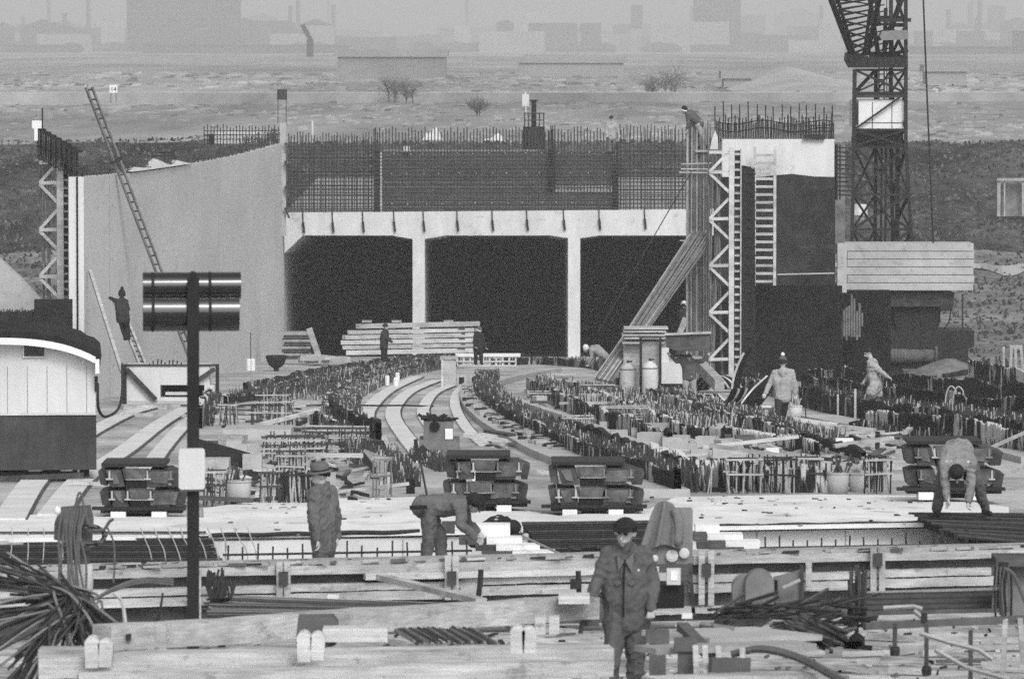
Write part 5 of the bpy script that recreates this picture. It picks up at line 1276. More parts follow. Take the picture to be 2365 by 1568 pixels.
q = MB(); a, b = E(-60, -.03), E(2420, -.03); q.hexa([(a.x, a.y - .05, a.z - .42), (b.x, b.y - .05, b.z - .42), (b.x, b.y, b.z - .42), (a.x, a.y, a.z - .42), (a.x, a.y - .05, a.z - .05), (b.x, b.y - .05, b.z - .05), (b.x, b.y, b.z - .05), (a.x, a.y, a.z - .05)])
t = thing('edge_shutter', 'white shutter face along the front edge of the deck', 'shutter', E(1180)); q.obj('shutter_panel', 'white_paint', t)
q = MB()
for i in range(9): x = 520 + i * 205; p = E(x, -.085); q.beam((p.x, p.y, p.z - .42), (p.x, p.y, p.z - .06), .015, .015)
q.obj('joint', 'timber_mid', t)
for a, b, lb in ((488, 968, 'dark rod lying along the white edge left of the stooping man'), (1640, 2150, 'dark rod lying along the white edge below the bending man')):
    p = [E(a + (b - a) * i / 12, -.12, .03 + .008 * math.sin(i * 1.7)) for i in range(13)]
    tag(MB().path(p, .032, 6).obj('edge_rod', 'rust_dark'), lb, 'rod')
# combs of pins in front of the edge
for a, b, yp, n, lb in ((515, 1090, 1279, 17, 'comb of upright pins on a long rod in front of the white edge, left one'), (1755, 2300, 1263, 17, 'comb of upright pins on a long rod in front of the white edge, right one')):
    Y0 = 70.5 if a < 1000 else 73.5; t = thing('pin_comb', lb, 'pin comb', P((a + b) / 2, yp + 30, Y0))
    MB().tube(P(a, yp + 2, Y0), P(b, yp - 8, Y0 + .8), .016, 6).obj('rod', 'rust_dark', t)
    for i in range(n):
        x = a + 12 + (b - a - 24) * i / (n - 1); yy = yp + 2 - 10 * (x - a) / (b - a); y = Y0 + .8 * (x - a) / (b - a)
        MB().tube(P(x + R(-2, 2), yy + 40, y), P(x + R(-1, 1), yy - R(8, 30), y), .012, 5).obj('pin', 'rust_dark', t)
# stack of bars on the left, with loose wires over it
t = thing('bar_stack', 'broad black stack of long bars under pale wires on the left', 'bar stack', P(230, 1310, 72))
for k in range(15):
    y = 1229 + k * 5.1; Y = 75.0 - k * .28; e = 478 + k * 2.8 + R(-3, 3)
    MB().tube(P(-220, y + R(-.6, .6), Y), P(e, y + R(-.6, .6), Y), .0155, 6).obj('bar', 'rust_dark' if k % 3 else 'rust', t)
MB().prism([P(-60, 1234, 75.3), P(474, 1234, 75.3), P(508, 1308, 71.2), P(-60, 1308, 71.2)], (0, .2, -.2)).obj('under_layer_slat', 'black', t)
for i, x in enumerate([28, 66, 101, 137, 150, 325, 345, 387, 420, 456, 492, 527, 562, 610]):
    x = x if i < 5 else 325 + (i - 5) * 35 * .88; dx = (-8, -4, -3, 6, 20)[i] if i < 5 else 26 + R(-6, 10)
    w_ = smooth_line([P(x, 1219, 74.8), P(x + dx * .3 + R(-3, 3), 1244, 74), P(x + dx * .75 + R(-4, 4), 1272, 72.4), P(x + dx, 1308 + R(-4, 12), 70.8)], 12)
    MB().path(w_, .0085, 5).obj('tie_wire', 'rope_light', t)
# ---- stacks of steel trough forms on white blocks
def steel_stack(x0, x1, y0, y1, Y, label, layers=3, seed=1):
    rn = random.Random(seed); t = thing('steel_form_stack', label, 'steel stack', P((x0 + x1) / 2, y1, Y), 'stacks of dark steel forms'); W_ = x1 - x0
    y = y0
    MB().face(x0 + W_ * .03, y, x0 + W_ * .78, y + 8, Y, 1.1).obj('top_plate', 'steel_dark', t); y += 9
    lh = (y1 - y - 22) / layers
    for k in range(layers):
        s = rn.uniform(-6, 6)
        a, b, c, d = x0 + W_ * .10 + s, x0 + W_ * .30 + s, x0 + W_ * .62 + s, x0 + W_ * .84 + s
        q = MB()
        q.prism([P(b, y + 3, Y), P(c, y + 3, Y), P(c - 5, y + lh * .62, Y), P(b + 5, y + lh * .62, Y)], (0, .05, 0))
        q.hexa([P(b + 4, y + lh * .62, Y), P(c - 4, y + lh * .62, Y), P(c - 4, y + lh * .62, Y + 1.1), P(b + 4, y + lh * .62, Y + 1.1), P(b + 4, y + lh * .56, Y), P(c - 4, y + lh * .56, Y), P(c - 4, y + lh * .56, Y + 1.1), P(b + 4, y + lh * .56, Y + 1.1)])
        for u, v, sg in ((a, b, 1), (c, d, -1)):
            q.prism([P(u, y + 6, Y + .02), P(v - 4 * sg, y + 6, Y + .02), P(v + 6 * sg, y + lh * .95, Y + .02), P(u + 10 * sg, y + lh * .95, Y + .02)], (0, .9, 0))
        q.prism([P(x0 + s * .4, y + lh * .2, Y + .1), P(a - 2, y + 4, Y + .1), P(a + 4, y + lh * .9, Y + .1), P(x0 + 6 + s * .4, y + lh * .85, Y + .1)], (0, .8, 0))
        q.prism([P(d + 2, y + 6, Y + .1), P(x1 + s * .4, y + lh * .35, Y + .1), P(x1 - 6 + s * .4, y + lh * .95, Y + .1), P(d + 8, y + lh * .95, Y + .1)], (0, .8, 0))
        q.obj('trough', 'steel', t); MB().prism([P(b + 6, y + 4, Y - .015), P(c - 6, y + 4, Y - .015), P(c - 11, y + lh * .58, Y - .015), P(b + 10, y + lh * .58, Y - .015)], (0, .02, 0)).obj('web_panel', 'steel_face', t); MB().beam(P(b + 8, y + lh * .60, Y - .02), P(c - 9, y + lh * .60, Y - .02), .03, .012).obj('web_edge', 'concrete_grey', t)
        for u, v, sg in ((a, b, 1), (c, d, -1)): MB().prism([P(u + 8 * sg, y + 8 + rn.uniform(0, 6), Y), P(v - 14 * sg, y + 9, Y), P(v - 6 * sg, y + lh * .8, Y), P(u + 20 * sg, y + lh * rn.uniform(.6, .9), Y)], (0, .03, 0)).obj('side_web', 'steel_face', t)
        for u in (a + 8, b + 3, c - 5, d + 3):
            if rn.random() < .2: continue
            u += rn.uniform(-4, 4); g = rn.uniform(.7, 1.1); q = MB()
            q.prism([P(u - 1.5, y + 8, Y - .03), P(u + 1.5, y + 8, Y - .03), P(u + 2.5, y + lh * .55, Y - .03), P(u - 2, y + lh * .55, Y - .03)], (0, .04, 0))
            q.face(u - 8 * g, y + lh * .55, u + 8 * g, y + lh * .55 + 3, Y - .05, .08)
            q.obj('flange', 'steel_light' if rn.random() < .6 else 'canvas', t)
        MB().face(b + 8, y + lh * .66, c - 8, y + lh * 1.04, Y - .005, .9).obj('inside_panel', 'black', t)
        y += lh
    MB().face(x0 - W_ * .08, y - 2, x1 + W_ * .02, y + 5, Y - .05, .14).obj('skid_beam', 'steel_dark', t); MB().face(x0 + W_ * .02, y + 5, x1 - W_ * .02, y + 12, Y + .1, 1.0).obj('skid_beam', 'rust', t)
    for u in (.14, .62): MB().face(x0 + W_ * u, y + 9, x0 + W_ * u + 34, y + 26, Y - .1, .5).obj('support_block', 'foam', t)
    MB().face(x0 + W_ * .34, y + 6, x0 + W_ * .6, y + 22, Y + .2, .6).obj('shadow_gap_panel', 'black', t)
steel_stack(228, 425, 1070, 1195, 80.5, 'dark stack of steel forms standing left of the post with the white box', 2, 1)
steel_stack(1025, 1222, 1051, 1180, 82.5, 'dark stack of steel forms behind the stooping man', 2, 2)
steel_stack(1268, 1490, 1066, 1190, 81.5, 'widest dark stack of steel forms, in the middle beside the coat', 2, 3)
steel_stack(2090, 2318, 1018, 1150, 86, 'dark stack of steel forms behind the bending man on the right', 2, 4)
# ---- stepped foam blocks and rods behind them
for k, (a, y0, b, y1) in enumerate(((1092, 1212, 1178, 1241), (1124, 1242, 1206, 1258), (1146, 1259, 1247, 1273), (1184, 1274, 1282, 1285))):
    tag(MB().face(a, y0, b, y1, 73.2 - k * .35, .4).obj('foam_block', 'foam'), ('topmost white foam block of the steps by the stooping man', 'second white foam block from the top of the steps', 'third white foam block from the top of the steps', 'lowest white foam block of the steps')[k], 'foam block')
for k, (a, y0, b, y1) in enumerate(((1606, 1212, 1662, 1234), (1634, 1234, 1716, 1252), (1676, 1250, 1756, 1268))):
    tag(MB().face(a, y0, b, y1, 74.6 - k * .3, .4).obj('foam_block', 'foam'), ('topmost white foam block right of the hung coat', 'middle white foam block right of the hung coat', 'lowest white foam block right of the hung coat')[k], 'foam block')
for k, (a, y0, b, y1) in enumerate(((1060, 1243, 1123, 1258), (1098, 1259, 1145, 1272), (1112, 1273, 1183, 1285), (1020, 1208, 1050, 1232))):
    tag(MB().face(a, y0, b, y1, 73.0 - k * .3, .35).obj('dark_plank', 'timber_dark'), ('upper dark plank left of the foam steps', 'middle dark plank left of the foam steps', 'lowest dark plank left of the foam steps', 'dark slats under the arm of the stooping man')[k], 'plank')
for k, (a, y0, b, y1) in enumerate(((1602, 1232, 1633, 1250), (1610, 1252, 1675, 1268), (1640, 1268, 1720, 1278))):
    tag(MB().face(a, y0, b, y1, 74.2 - k * .3, .35).obj('dark_plank', 'timber_dark'), ('upper dark plank left of the right foam steps', 'middle dark plank under the right foam steps', 'lowest dark plank under the right foam steps')[k], 'plank')
t = thing('bar_stack', 'black stack of long bars between the foam steps and the front man', 'bar stack', P(1330, 1275, 73))
for k in range(13): MB().tube(P(1205 + k * 3.5 + R(-3, 3), 1207 + k * 5, 75.2 - k * .22), P(1520, 1203 + k * 5, 75.6 - k * .22), .0155, 6).obj('bar', 'rust_dark' if k % 4 else 'rust', t)
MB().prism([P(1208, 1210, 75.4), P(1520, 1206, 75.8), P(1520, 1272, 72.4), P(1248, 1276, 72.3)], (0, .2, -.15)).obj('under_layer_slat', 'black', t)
t = thing('bar_stack', 'black heap of bars under the feet of the bending man', 'bar stack', P(2250, 1240, 76))
for k in range(26): MB().tube(P(2096 + k * 5 + R(-8, 8), 1184 + k * 2.3 + R(-3, 3), 78.5 - k * .2), P(2620, 1190 + k * 3.4 + R(-5, 5), 79 - k * .22), .017, 6).obj('bar', 'rust_dark' if k % 4 else 'rust', t)
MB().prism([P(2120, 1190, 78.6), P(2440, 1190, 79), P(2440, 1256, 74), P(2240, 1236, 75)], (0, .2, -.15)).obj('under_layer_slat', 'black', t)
for x in (2172, 2204, 2228): tag(MB().face(x, 1222, x + 8, 1262, 74.5, .1).obj('stub_post', 'rust_dark'), 'short dark stub under the black heap of bars', 'stub', 'dark stubs under the heap of bars')
tag(MB().tube(P(1206, 1237, 72.6), P(1330, 1296, 69.5), .014, 6).obj('thin_rod', 'timber_mid'), 'thin rod slanting from the hand of the crouching man', 'rod')
t = thing('bar_bundle', 'loose ends of bars behind the left shoulder of the front man', 'bar bundle', P(1360, 1290, 69))
for i in range(12): MB().tube(P(1290 + R(0, 60), 1262 + R(0, 30), 70), P(1400 + R(-20, 20), 1270 + R(-8, 24), 69), .018, 5).obj('bar', 'rust', t)
# ---- the long formwork wall in front of the trench
def FY(px, d=0.0): return 60.5 + 2.5 * (px - 200) / 2165 + d
def fpt(px, ref, d=0.0):         # a point of the formwork wall: height given at photo column 200
    z = P(200, ref, 60.5).z; y = FY(px, d); return Vector(((px - 1182.5) / F * y * 1.0, y, z))
t = thing('formwork_wall', 'long timber formwork wall of three pale walers across the whole picture', 'formwork', fpt(1182, 1460))
def wal(a, b, r0, r1, d, m, nm, dep=.14):
    A, B = fpt(a, (r0 + r1) / 2, d), fpt(b, (r0 + r1) / 2, d); h = (r1 - r0) / U(60.5)
    MB().wbeam(A + Vector((0, dep / 2, 0)), B + Vector((0, dep / 2, 0)), dep, h, amp=.005, n=24).obj(nm, m, t)
wal(-260, 2640, 1322, 1470, .18, 'timber_dark', 'face_board', .05)
wal(-260, 2640, 1308, 1322, .10, 'timber_mid', 'top_board', .30)
for a, b, dr in ((-260, 630, 0), (632, 1505, 1.5), (1600, 2640, -1)):
    wal(a, b, 1317 + dr, 1337 + dr, 0, 'timber', 'waler')
for a, b, dr in ((-260, 640, 1), (642, 1100, 0), (1060, 1540, -7), (1596, 1990, 0), (2000, 2290, -3)):
    wal(a, b, 1361 + dr, 1378 + dr, -.01, 'timber', 'waler'); wal(a, b + 10, 1382 + dr, 1403 + dr, -.03, 'timber', 'waler')
wal(840, 1520, 1338, 1353, -.08, 'timber_new', 'waler'); wal(1510, 1690, 1436, 1452, -.02, 'timber', 'waler')
q = MB()
for i in range(26):
    x = random.choice([570, 590, 700, 790, 820, 1700, 2100, 2150, 2200, 2260]) + R(-20, 20); q.beam(fpt(x, 1341, .17), fpt(x + R(-1, 1), 1358, .17), R(.006, .02), .02)
q.obj('cement_stain', 'concrete', t)
for x, y0, y1 in ((644, 1304, 1388), (662, 1304, 1388), (1034, 1298, 1402), (1052, 1300, 1402), (1622, 1300, 1428), (1644, 1300, 1430), (2020, 1302, 1418), (2040, 1302, 1418), (455, 1322, 1440), (1870, 1330, 1400)):
    A, B = fpt(x, y1, -.12), fpt(x, y0, -.12); MB().beam(A, B, .066, .07, up=(0, 1, 0)).obj('upright', 'timber', t)
for x, y_ in ((653, 1342), (1633, 1345), (2030, 1330), (1043, 1350)):
    A = fpt(x, y_, -.16); MB().box(A, (.1, .1, .14)).obj('clamp', 'rust', t)
tag(MB().beam(P(880, 1332, 59.5), P(1112, 1388, 57), .12, .06).obj('loose_plank', 'timber'), 'loose plank lying slantwise on the formwork walers', 'plank')
tag(MB().path([P(1105, 1378, 58), P(1109, 1345, 58), P(1111, 1315, 58)], .03, 5).obj('bar_stub', 'rust_dark'), 'dark stub of bars sticking up before the walers', 'bar stub')
tag(MB().box(P(1330, 1348, 58.6), (.12, .1, .1)).tube(P(1338, 1378, 58.6), P(1336, 1318, 58.6), .03, 5).obj('clamp_bolt', 'rust_dark'), 'dark clamp standing left of the front man', 'clamp')
for px, lb in ((768, 'small pale block under the walers on the left'), (1100, 'small pale block under the middle walers')):
    tag(MB().face(px - 12, 1374, px + 14, 1392, 59.2, .15).obj('wedge_block', 'timber_new'), lb, 'block')
# long thin rods in front of the formwork wall
t = thing('rod_bundle', 'flat bundle of long thin rods lying right of the post', 'rod bundle', P(740, 1420, 56))
for i in range(26): MB().tube(P(470 + R(-10, 20), 1372 + i * 1.9 + R(-2, 2), 57 - i * .06), P(1000 + R(-30, 40), 1392 + i * 1.2 + R(-2, 2), 57 - i * .06), .009, 5).obj('rod', 'rust' if i % 3 else 'rebar_mid', t)
t = thing('stirrup_bundle', 'dark bundle of bent stirrups hanging beside the post', 'stirrups', P(495, 1400, 56.5))
for i in range(14):
    x = 478 + R(0, 40); MB().path(smooth_line([P(x, 1318 + R(-10, 20), 56.6), P(x + R(-8, 4), 1350, 56.5), P(x + R(-8, 12), 1385, 56.4), P(x + 14 + R(0, 14), 1378, 56.3), P(x + 20 + R(-4, 10), 1345, 56.4)], 12), .013, 5).obj('stirrup_bar', 'rust_dark', t)
# ---- the two big near beams
t = thing('big_beam', 'big pale timber beam lying across, with a dark block on it', 'beam', P(800, 1480, 48))
MB().wbeam(P(235, 1472, 46.5), P(1362, 1401, 50), .26, .195, amp=.009, n=26).obj('beam_body', 'timber', t)
for i, x in enumerate((372, 345)): MB().face(x - 11, 1440, x + 12, 1512, 46.5 + (x - 235) * .0031 - .2, .08).obj('clamp_batten', 'timber', t)
MB().face(1290, 1375, 1362, 1394, 49.4, .3).obj('end_block', 'timber_new', t)
MB().face(745, 1452, 895, 1482, 46.6, .3).obj('packing_board', 'timber_new', t)
for x in (1248, 1280): MB().face(x - 12, 1422, x + 12, 1464, 48.8, .1).obj('prop', 'timber', t)
MB().box(P(297, 1470, 46.5), (.04, .06, .05)).obj('bolt', 'rust_dark', t)
t2 = thing('dark_block', 'dark rough block lying on the big beam', 'block', P(730, 1494, 46.9)); MB().prism([P(688, 1426, 46.9), P(768, 1424, 46.9), P(780, 1440, 46.9), P(776, 1488, 46.9), P(764, 1494, 46.9), P(684, 1470, 46.9)], (0, .3, 0)).obj('block_body', 'canvas_mid', t2)
t = thing('edge_beam', 'double pale timber beam across the bottom edge', 'beam', P(760, 1600, 44.5))
MB().wbeam(P(88, 1537, 45.4), P(1412, 1513, 45.9), .34, .17, amp=.009, n=26).obj('back_beam', 'timber', t)
MB().wbeam(P(180, 1571, 44.2), P(1412, 1543, 44.7), .26, .125, amp=.009, n=26).obj('front_beam', 'timber', t)
MB().face(88, 1500, 250, 1512, 45.7, .3).obj('packing_board', 'timber', t)
for x0, y0, h in ((212, 1468, 74), (243, 1474, 66), (702, 1456, 72), (733, 1458, 66), (1195, 1444, 66), (1222, 1446, 62)):
    q = MB(); a = P(x0, y0 + h, 45.05); w_ = .05; H = h / U(45)
    q.prism([a + Vector((-w_, 0, 0)), a + Vector((w_, 0, 0)), a + Vector((w_ + .012, 0, H * .8)), a + Vector((w_ * .6, 0, H * .96)), a + Vector((0, 0, H)), a + Vector((-w_ * .7, 0, H * .95)), a + Vector((-w_ - .008, 0, H * .8))], (0, .16, 0)); q.obj('clamp_batten', 'timber_new', t)
for x in (300, 700, 1150, 1320, 1385): MB().face(x, 1560, x + 22, 1700, 45.0, .1).obj('leg', 'timber', t)
t = thing('bar_pile', 'pile of slanting bars lying between the two big beams', 'bar pile', P(990, 1480, 47.4))
for i in range(22): MB().tube(P(905 + i * 9 + R(-6, 6), 1450 + R(-4, 4), 48.5), P(960 + i * 9 + R(-6, 6), 1484 + R(-4, 4), 47), .016, 5).obj('bar', 'rust' if i % 3 else 'rebar_mid', t)
# ---- the lamp post in front
YL = 52.0
t = thing('site_lamp_post', 'dark post with twin half round lamp housings, tallest thing in front', 'lamp post', P(446, 1600, YL))
q = MB(); q.beam(P(446, 1660, YL), P(446, 640, YL), .108, .11, up=(0, 1, 0)); q.obj('post', 'dark_paint', t)
MB().lathe([(.03, -.06), (.03, .06)], P(446, 634, YL), 14, M=Matrix.Rotation(math.pi / 2, 3, 'X')).box(P(446, 640, YL), (.05, .06, .08)).obj('hanger_eye', 'dark_paint', t)
for y0, y1, xa, xb, d in ((631, 693, 333, 560, .0), (678, 767, 333, 556, .03)):
    a, b = P(xa, y0, YL + .1), P(xb, y1, YL + .1); H = a.z - b.z; zc = (a.z + b.z) / 2; r = H / 2 * 1.02; q = MB(); N = 18
    up_, lo_ = [], []
    for i in range(N):
        an = math.pi * (i / (N - 1)) - math.pi / 2; p_ = (YL + .30 - math.cos(an) * r * 1.15, zc + math.sin(an) * r)
        up_.append((a.x, *p_)); lo_.append((b.x, *p_))
    q.grid([up_, lo_]); q.add(up_, [tuple(range(N))]); q.add(lo_, [tuple(range(N))[::-1]]); q.obj('lamp_shade', 'gloss_dark', t, True)
    for x in (xa + 18, xa + 150): q = MB(); q.grid([[(P(x, 700, YL).x, p[1] - .006, p[2]) for p in up_], [(P(x + 7, 700, YL).x, p[1] - .006, p[2]) for p in up_]]); q.obj('strap', 'dark_paint', t)
    MB().lathe([(.02, 0), (.02, (b.x - a.x) * .9)], (a.x + .04, YL + .28, zc), 10, M=Matrix.Rotation(math.pi / 2, 3, 'Y')).obj('lamp_tube', 'foam', t)
t.rotation_euler = (0, 0, rad(5))
a, b = P(410, 1130, YL - .14), P(470, 1036, YL - .14); q = MB(); rr = .025
pts = []
for cx, cz, s in ((b.x - rr, b.z - rr, 0), (a.x + rr, b.z - rr, 90), (a.x + rr, a.z + rr, 180), (b.x - rr, a.z + rr, 270)):
    for k in range(5): an = rad(s + k * 22.5); pts.append((cx + rr * math.cos(an), YL - .14, cz + rr * math.sin(an)))
bx = q.prism(pts, (0, .085, 0)).obj('switch_box', 'white_paint', t)
MB().face(413, 1128, 467, 1134, YL - .12, .06).obj('box_foot', 'grey_paint', bx)
# ---- post with hoses and coil, on the left
YW = 54.0
t = thing('hose_stand', 'post hung with a coil of cable and limp hoses, pale pipe at its foot', 'hose stand', P(190, 1400, YW))
MB().lathe([(.10, 0), (.105, .2), (.10, .375)], P(190, 1392, YW), 16).obj('pipe', 'offwhite', t, True)
MB().beam(P(190, 1300, YW), P(188, 1170, YW), .14, .12, up=(0, 1, 0)).obj('post', 'timber_dark', t)
MB().prism([P(140, 1172, YW - .05), P(206, 1168, YW - .05), P(214, 1200, YW - .05), P(210, 1262, YW - .05), P(196, 1300, YW - .05), P(160, 1290, YW - .05), P(150, 1250, YW - .05), P(124, 1246, YW - .05), P(126, 1205, YW - .05)], (0, .15, 0)).obj('sacking', 'canvas_mid', t)
for i in range(9):
    a = i / 9 * 6.28; c = P(205, 1236, YW - .16); r1, r2 = .155 + R(-.02, .02), .09 + R(-.015, .015); pts = [c + Vector((math.cos(a_) * r1, R(-.02, .02), math.sin(a_) * r2)) for a_ in [k / 18 * 2 * math.pi for k in range(19)]]
    MB().path(pts, .012, 5).obj('cable_coil', 'rubber' if i % 2 else 'rope', t)
for i in range(9):
    x = 134 + i * 7; MB().path(smooth_line([P(x + 12, 1172, YW - .2), P(x + R(-6, 6), 1230, YW - .22), P(x + R(-8, 8) + 4, 1300, YW - .22), P(x + R(-8, 10) + 8, 1386 + R(-20, 20), YW - .22)], 14), .012, 5).obj('hose', 'rope', t)
MB().path(smooth_line([P(168, 1215, YW - .2), P(176, 1160, YW - .2), P(184, 1136, YW - .2), P(192, 1160, YW - .2), P(204, 1210, YW - .2)], 14), .011, 5).obj('hose', 'rope', t)
MB().path(smooth_line([P(215, 1225, YW - .2), P(240, 1222, YW - .2), P(252, 1205, YW - .2), P(262, 1198, YW - .2)], 10), .016, 5).obj('hose', 'canvas_mid', t)
MB().path(smooth_line([P(245, 1212, YW - .2), P(262, 1250, YW - .2), P(265, 1300, YW - .2), P(262, 1345, YW - .2)], 10), .010, 5).obj('hose', 'rope', t)
MB().ball(P(133, 1179, YW - .2), (.035, .035, .045), 10).obj('hook_knob', 'foam', t)
# ---- big bent bundle of bars, bottom left
t = thing('bent_bar_bundle', 'sprawling bundle of bent bars tied in the middle, bottom left', 'bar bundle', P(150, 1600, 48))
rn = random.Random(21)
for i in range(95):
    c = P(175 + rn.gauss(0, 22), 1388 + rn.gauss(0, 10), 48 + rn.uniform(-.15, .15))
    if i < 42:                   # up and to the left
        e = P(rn.uniform(-70, 120), rn.uniform(1270, 1420), 48.4 + rn.uniform(-.3, .3)); f = P(rn.uniform(120, 300), rn.uniform(1440, 1530), 47.4 + rn.uniform(-.2, .2))
    elif i < 78:                 # fanning down to the right and left
        e = P(rn.uniform(40, 150), rn.uniform(1310, 1400), 48.3); f = P(rn.uniform(-30, 250), rn.uniform(1470, 1600), 47.2 + rn.uniform(-.3, .3))
    else:
        e = P(rn.uniform(-80, 0), rn.uniform(1400, 1500), 47.8); f = P(rn.uniform(0, 110), rn.uniform(1530, 1640), 47.0)
    MB().path(smooth_line([e, (e + c) / 2 + Vector((0, 0, rn.uniform(-.02, .05))), c, (c + f) / 2 + Vector((rn.uniform(-.03, .03), 0, rn.uniform(0, .05))), f], 12), .0125, 5).obj('bar', ('rust_dark', 'rust', 'rust', 'rebar_mid')[i % 4], t)
for k in range(3): MB().path([P(168 + k * 6 + 16 * math.cos(a), 1390 + k * 3 + 26 * math.sin(a), 47.8 - .18 * math.cos(a * .5)) for a in [j / 10 * 6.28 for j in range(11)]], .008, 4).obj('tie_wire', 'rust_dark', t)
q = MB()
for k in range(3): q.path(smooth_line([P(215, 1385, 47.6), P(265, 1362 - k * 3, 47.8), P(330, 1345 - k * 5, 48), P(400, 1350 - k * 6, 48.2)], 12), .012, 5)
q.obj('loose_end_thread', 'rope', t)
tag(MB().path(smooth_line([P(262, 1370, 49), P(282, 1390, 49), P(290, 1440, 48.8)], 8), .016, 5).obj('hose', 'rope_light'), 'pale short hose hanging left of the big beam', 'hose')
tag(MB().path(smooth_line([P(330, 1445, 49.5), P(362, 1435, 49.5), P(372, 1395, 49.5), P(376, 1368, 49.5)], 8), .02, 5, r2=.008).obj('bent_bar', 'rust_dark'), 'dark bent bar sticking up before the formwork wall', 'bar')
# ---- the machine with the coat, right of the front man
YM = 55.0
t = thing('site_machine', 'small engine machine on a pale frame, right of the front man', 'machine', P(1560, 1500, YM))
MB().face(1530, 1178, 1600, 1262, YM + .1, .35).obj('top_box', 'grey_paint', t)
q = MB().face(1505, 1255, 1600, 1302, YM, .4); q.obj('engine_body', 'canvas', t)
for x, y_, r in ((1512, 1288, .035), (1552, 1282, .06), (1580, 1276, .05)): MB().lathe([(r, 0), (r, .05), (r * .5, .06)], P(x, y_, YM), 14, M=Matrix.Rotation(math.pi / 2, 3, 'X')).obj('knob', 'offwhite', t)
lm = MB().face(1540, 1312, 1572, 1350, YM - .05, .15).obj('meter_box', 'offwhite', t)
MB().face(1549, 1318, 1565, 1340, YM - .06, .02).obj('dial', 'foam', lm)
MB().face(1516, 1350, 1580, 1408, YM + .05, .3).obj('lower_tank', 'dark_paint', t)
for a, b in (((1508, 1300), (1494, 1460)), ((1594, 1300), (1602, 1420))): MB().beam(P(*a, YM - .05), P(*b, YM - .05), .035, .035).obj('leg', 'offwhite' if a[0] < 1550 else 'steel', t)
MB().beam(P(1500, 1412, YM - .05), P(1640, 1408, YM - .05), .035, .05).obj('cross_rail', 'timber_mid', t)
t = thing('hung_coat', 'grey coat hung over the top of the site machine', 'coat', P(1530, 1262, YM))
rows = []; N = 22
for j in range(12):
    v = j / 11; r_ = []
    for i in range(N):
        u = i / (N - 1); a, b = 1516 - 36 * v ** .8, 1556 + 28 * v ** .7
        x = a + (b - a) * u; y = 1166 + 96 * v + 10 * math.sin(u * math.pi) * (v - 1) * .8 + 5 * math.sin(u * 9) * v
        r_.append(P(x, y, YM - .02 - .12 * math.sin(u * math.pi) * (1 - .3 * v) - .05 * math.sin(u * 17 + v * 1.5) * v ** .7 - .02 * math.sin(u * 31 + v * 4)))
    rows.append(r_)
q = MB(); q.grid(rows); q.grid([[p + Vector((0, .10, 0)) for p in r_] for r_ in rows]); q.grid([rows[0], [p + Vector((0, .1, 0)) for p in rows[0]]]); q.obj('coat_body', 'canvas', t, True)
MB().path(smooth_line([P(1560, 1176, YM - .1), P(1568, 1210, YM - .12), P(1566, 1256, YM - .12)], 8), .05, 8).obj('sleeve', 'canvas', t, True)
# ---- posts, frames and clutter bottom right
def post(x0, x1, y0, y1, Y, m, label, cap=None, name='post', dep=.13):
    t = thing(name, label, 'post', P((x0 + x1) / 2, y1, Y)); MB().face(x0, y0, x1, y1, Y, dep).obj('post_body', m, t)
    if cap: MB().face(x0 - cap, y0 - 26, x1 + cap, y0 + 2, Y - .03, dep + .06).obj('cap', m, t)
post(1500, 1538, 1484, 1700, 47.5, 'canvas_mid', 'thick dark post with a broader cap at the bottom right of the front man', 8)
post(1566, 1602, 1502, 1700, 46.5, 'canvas_mid', 'shorter thick dark post right of the capped post', 8)
t = thing('pallet_frame', 'pale timber frame with many uprights lying at the bottom right', 'frame', P(1700, 1640, 46))
for x in (1612, 1634, 1665, 1720): MB().beam(P(x, 1640, 46 + (x - 1600) * .003), P(x - 6, 1492, 46.4), .045, .05, up=(0, 1, 0)).obj('upright', 'timber', t)
MB().beam(P(1490, 1500, 46.8), P(1860, 1488, 47.6), .34, .05).obj('top_board', 'concrete_grey', t); MB().beam(P(1500, 1574, 45.4), P(1900, 1560, 46), .3, .07).obj('bottom_board', 'timber', t)
MB().beam(P(1560, 1470, 48.6), P(1820, 1462, 49.4), .9, .05).obj('deck_board', 'concrete', t)
MB().beam(P(1640, 1535, 46.2), P(1730, 1535, 46.4), .05, .12).obj('inner_board', 'canvas_mid', t)
tag(MB().beam(P(1576, 1446, 49), P(1640, 1512, 47), .10, .07).obj('dark_plank', 'canvas_mid'), 'dark plank slanting down beside the capped post', 'plank')
tag(MB().path(smooth_line([P(1690, 1510, 46.5), P(1760, 1498, 46.4), P(1850, 1520, 46), P(1960, 1580, 45)], 14), .035, 6).obj('thick_cable', 'canvas_mid'), 'thick dark cable bending through the bottom right corner', 'cable')
tag(MB().face(1575, 1416, 1599, 1428, 50.5, .06).obj('white_tube', 'foam'), 'small bright white tube lying behind the capped post', 'tube')
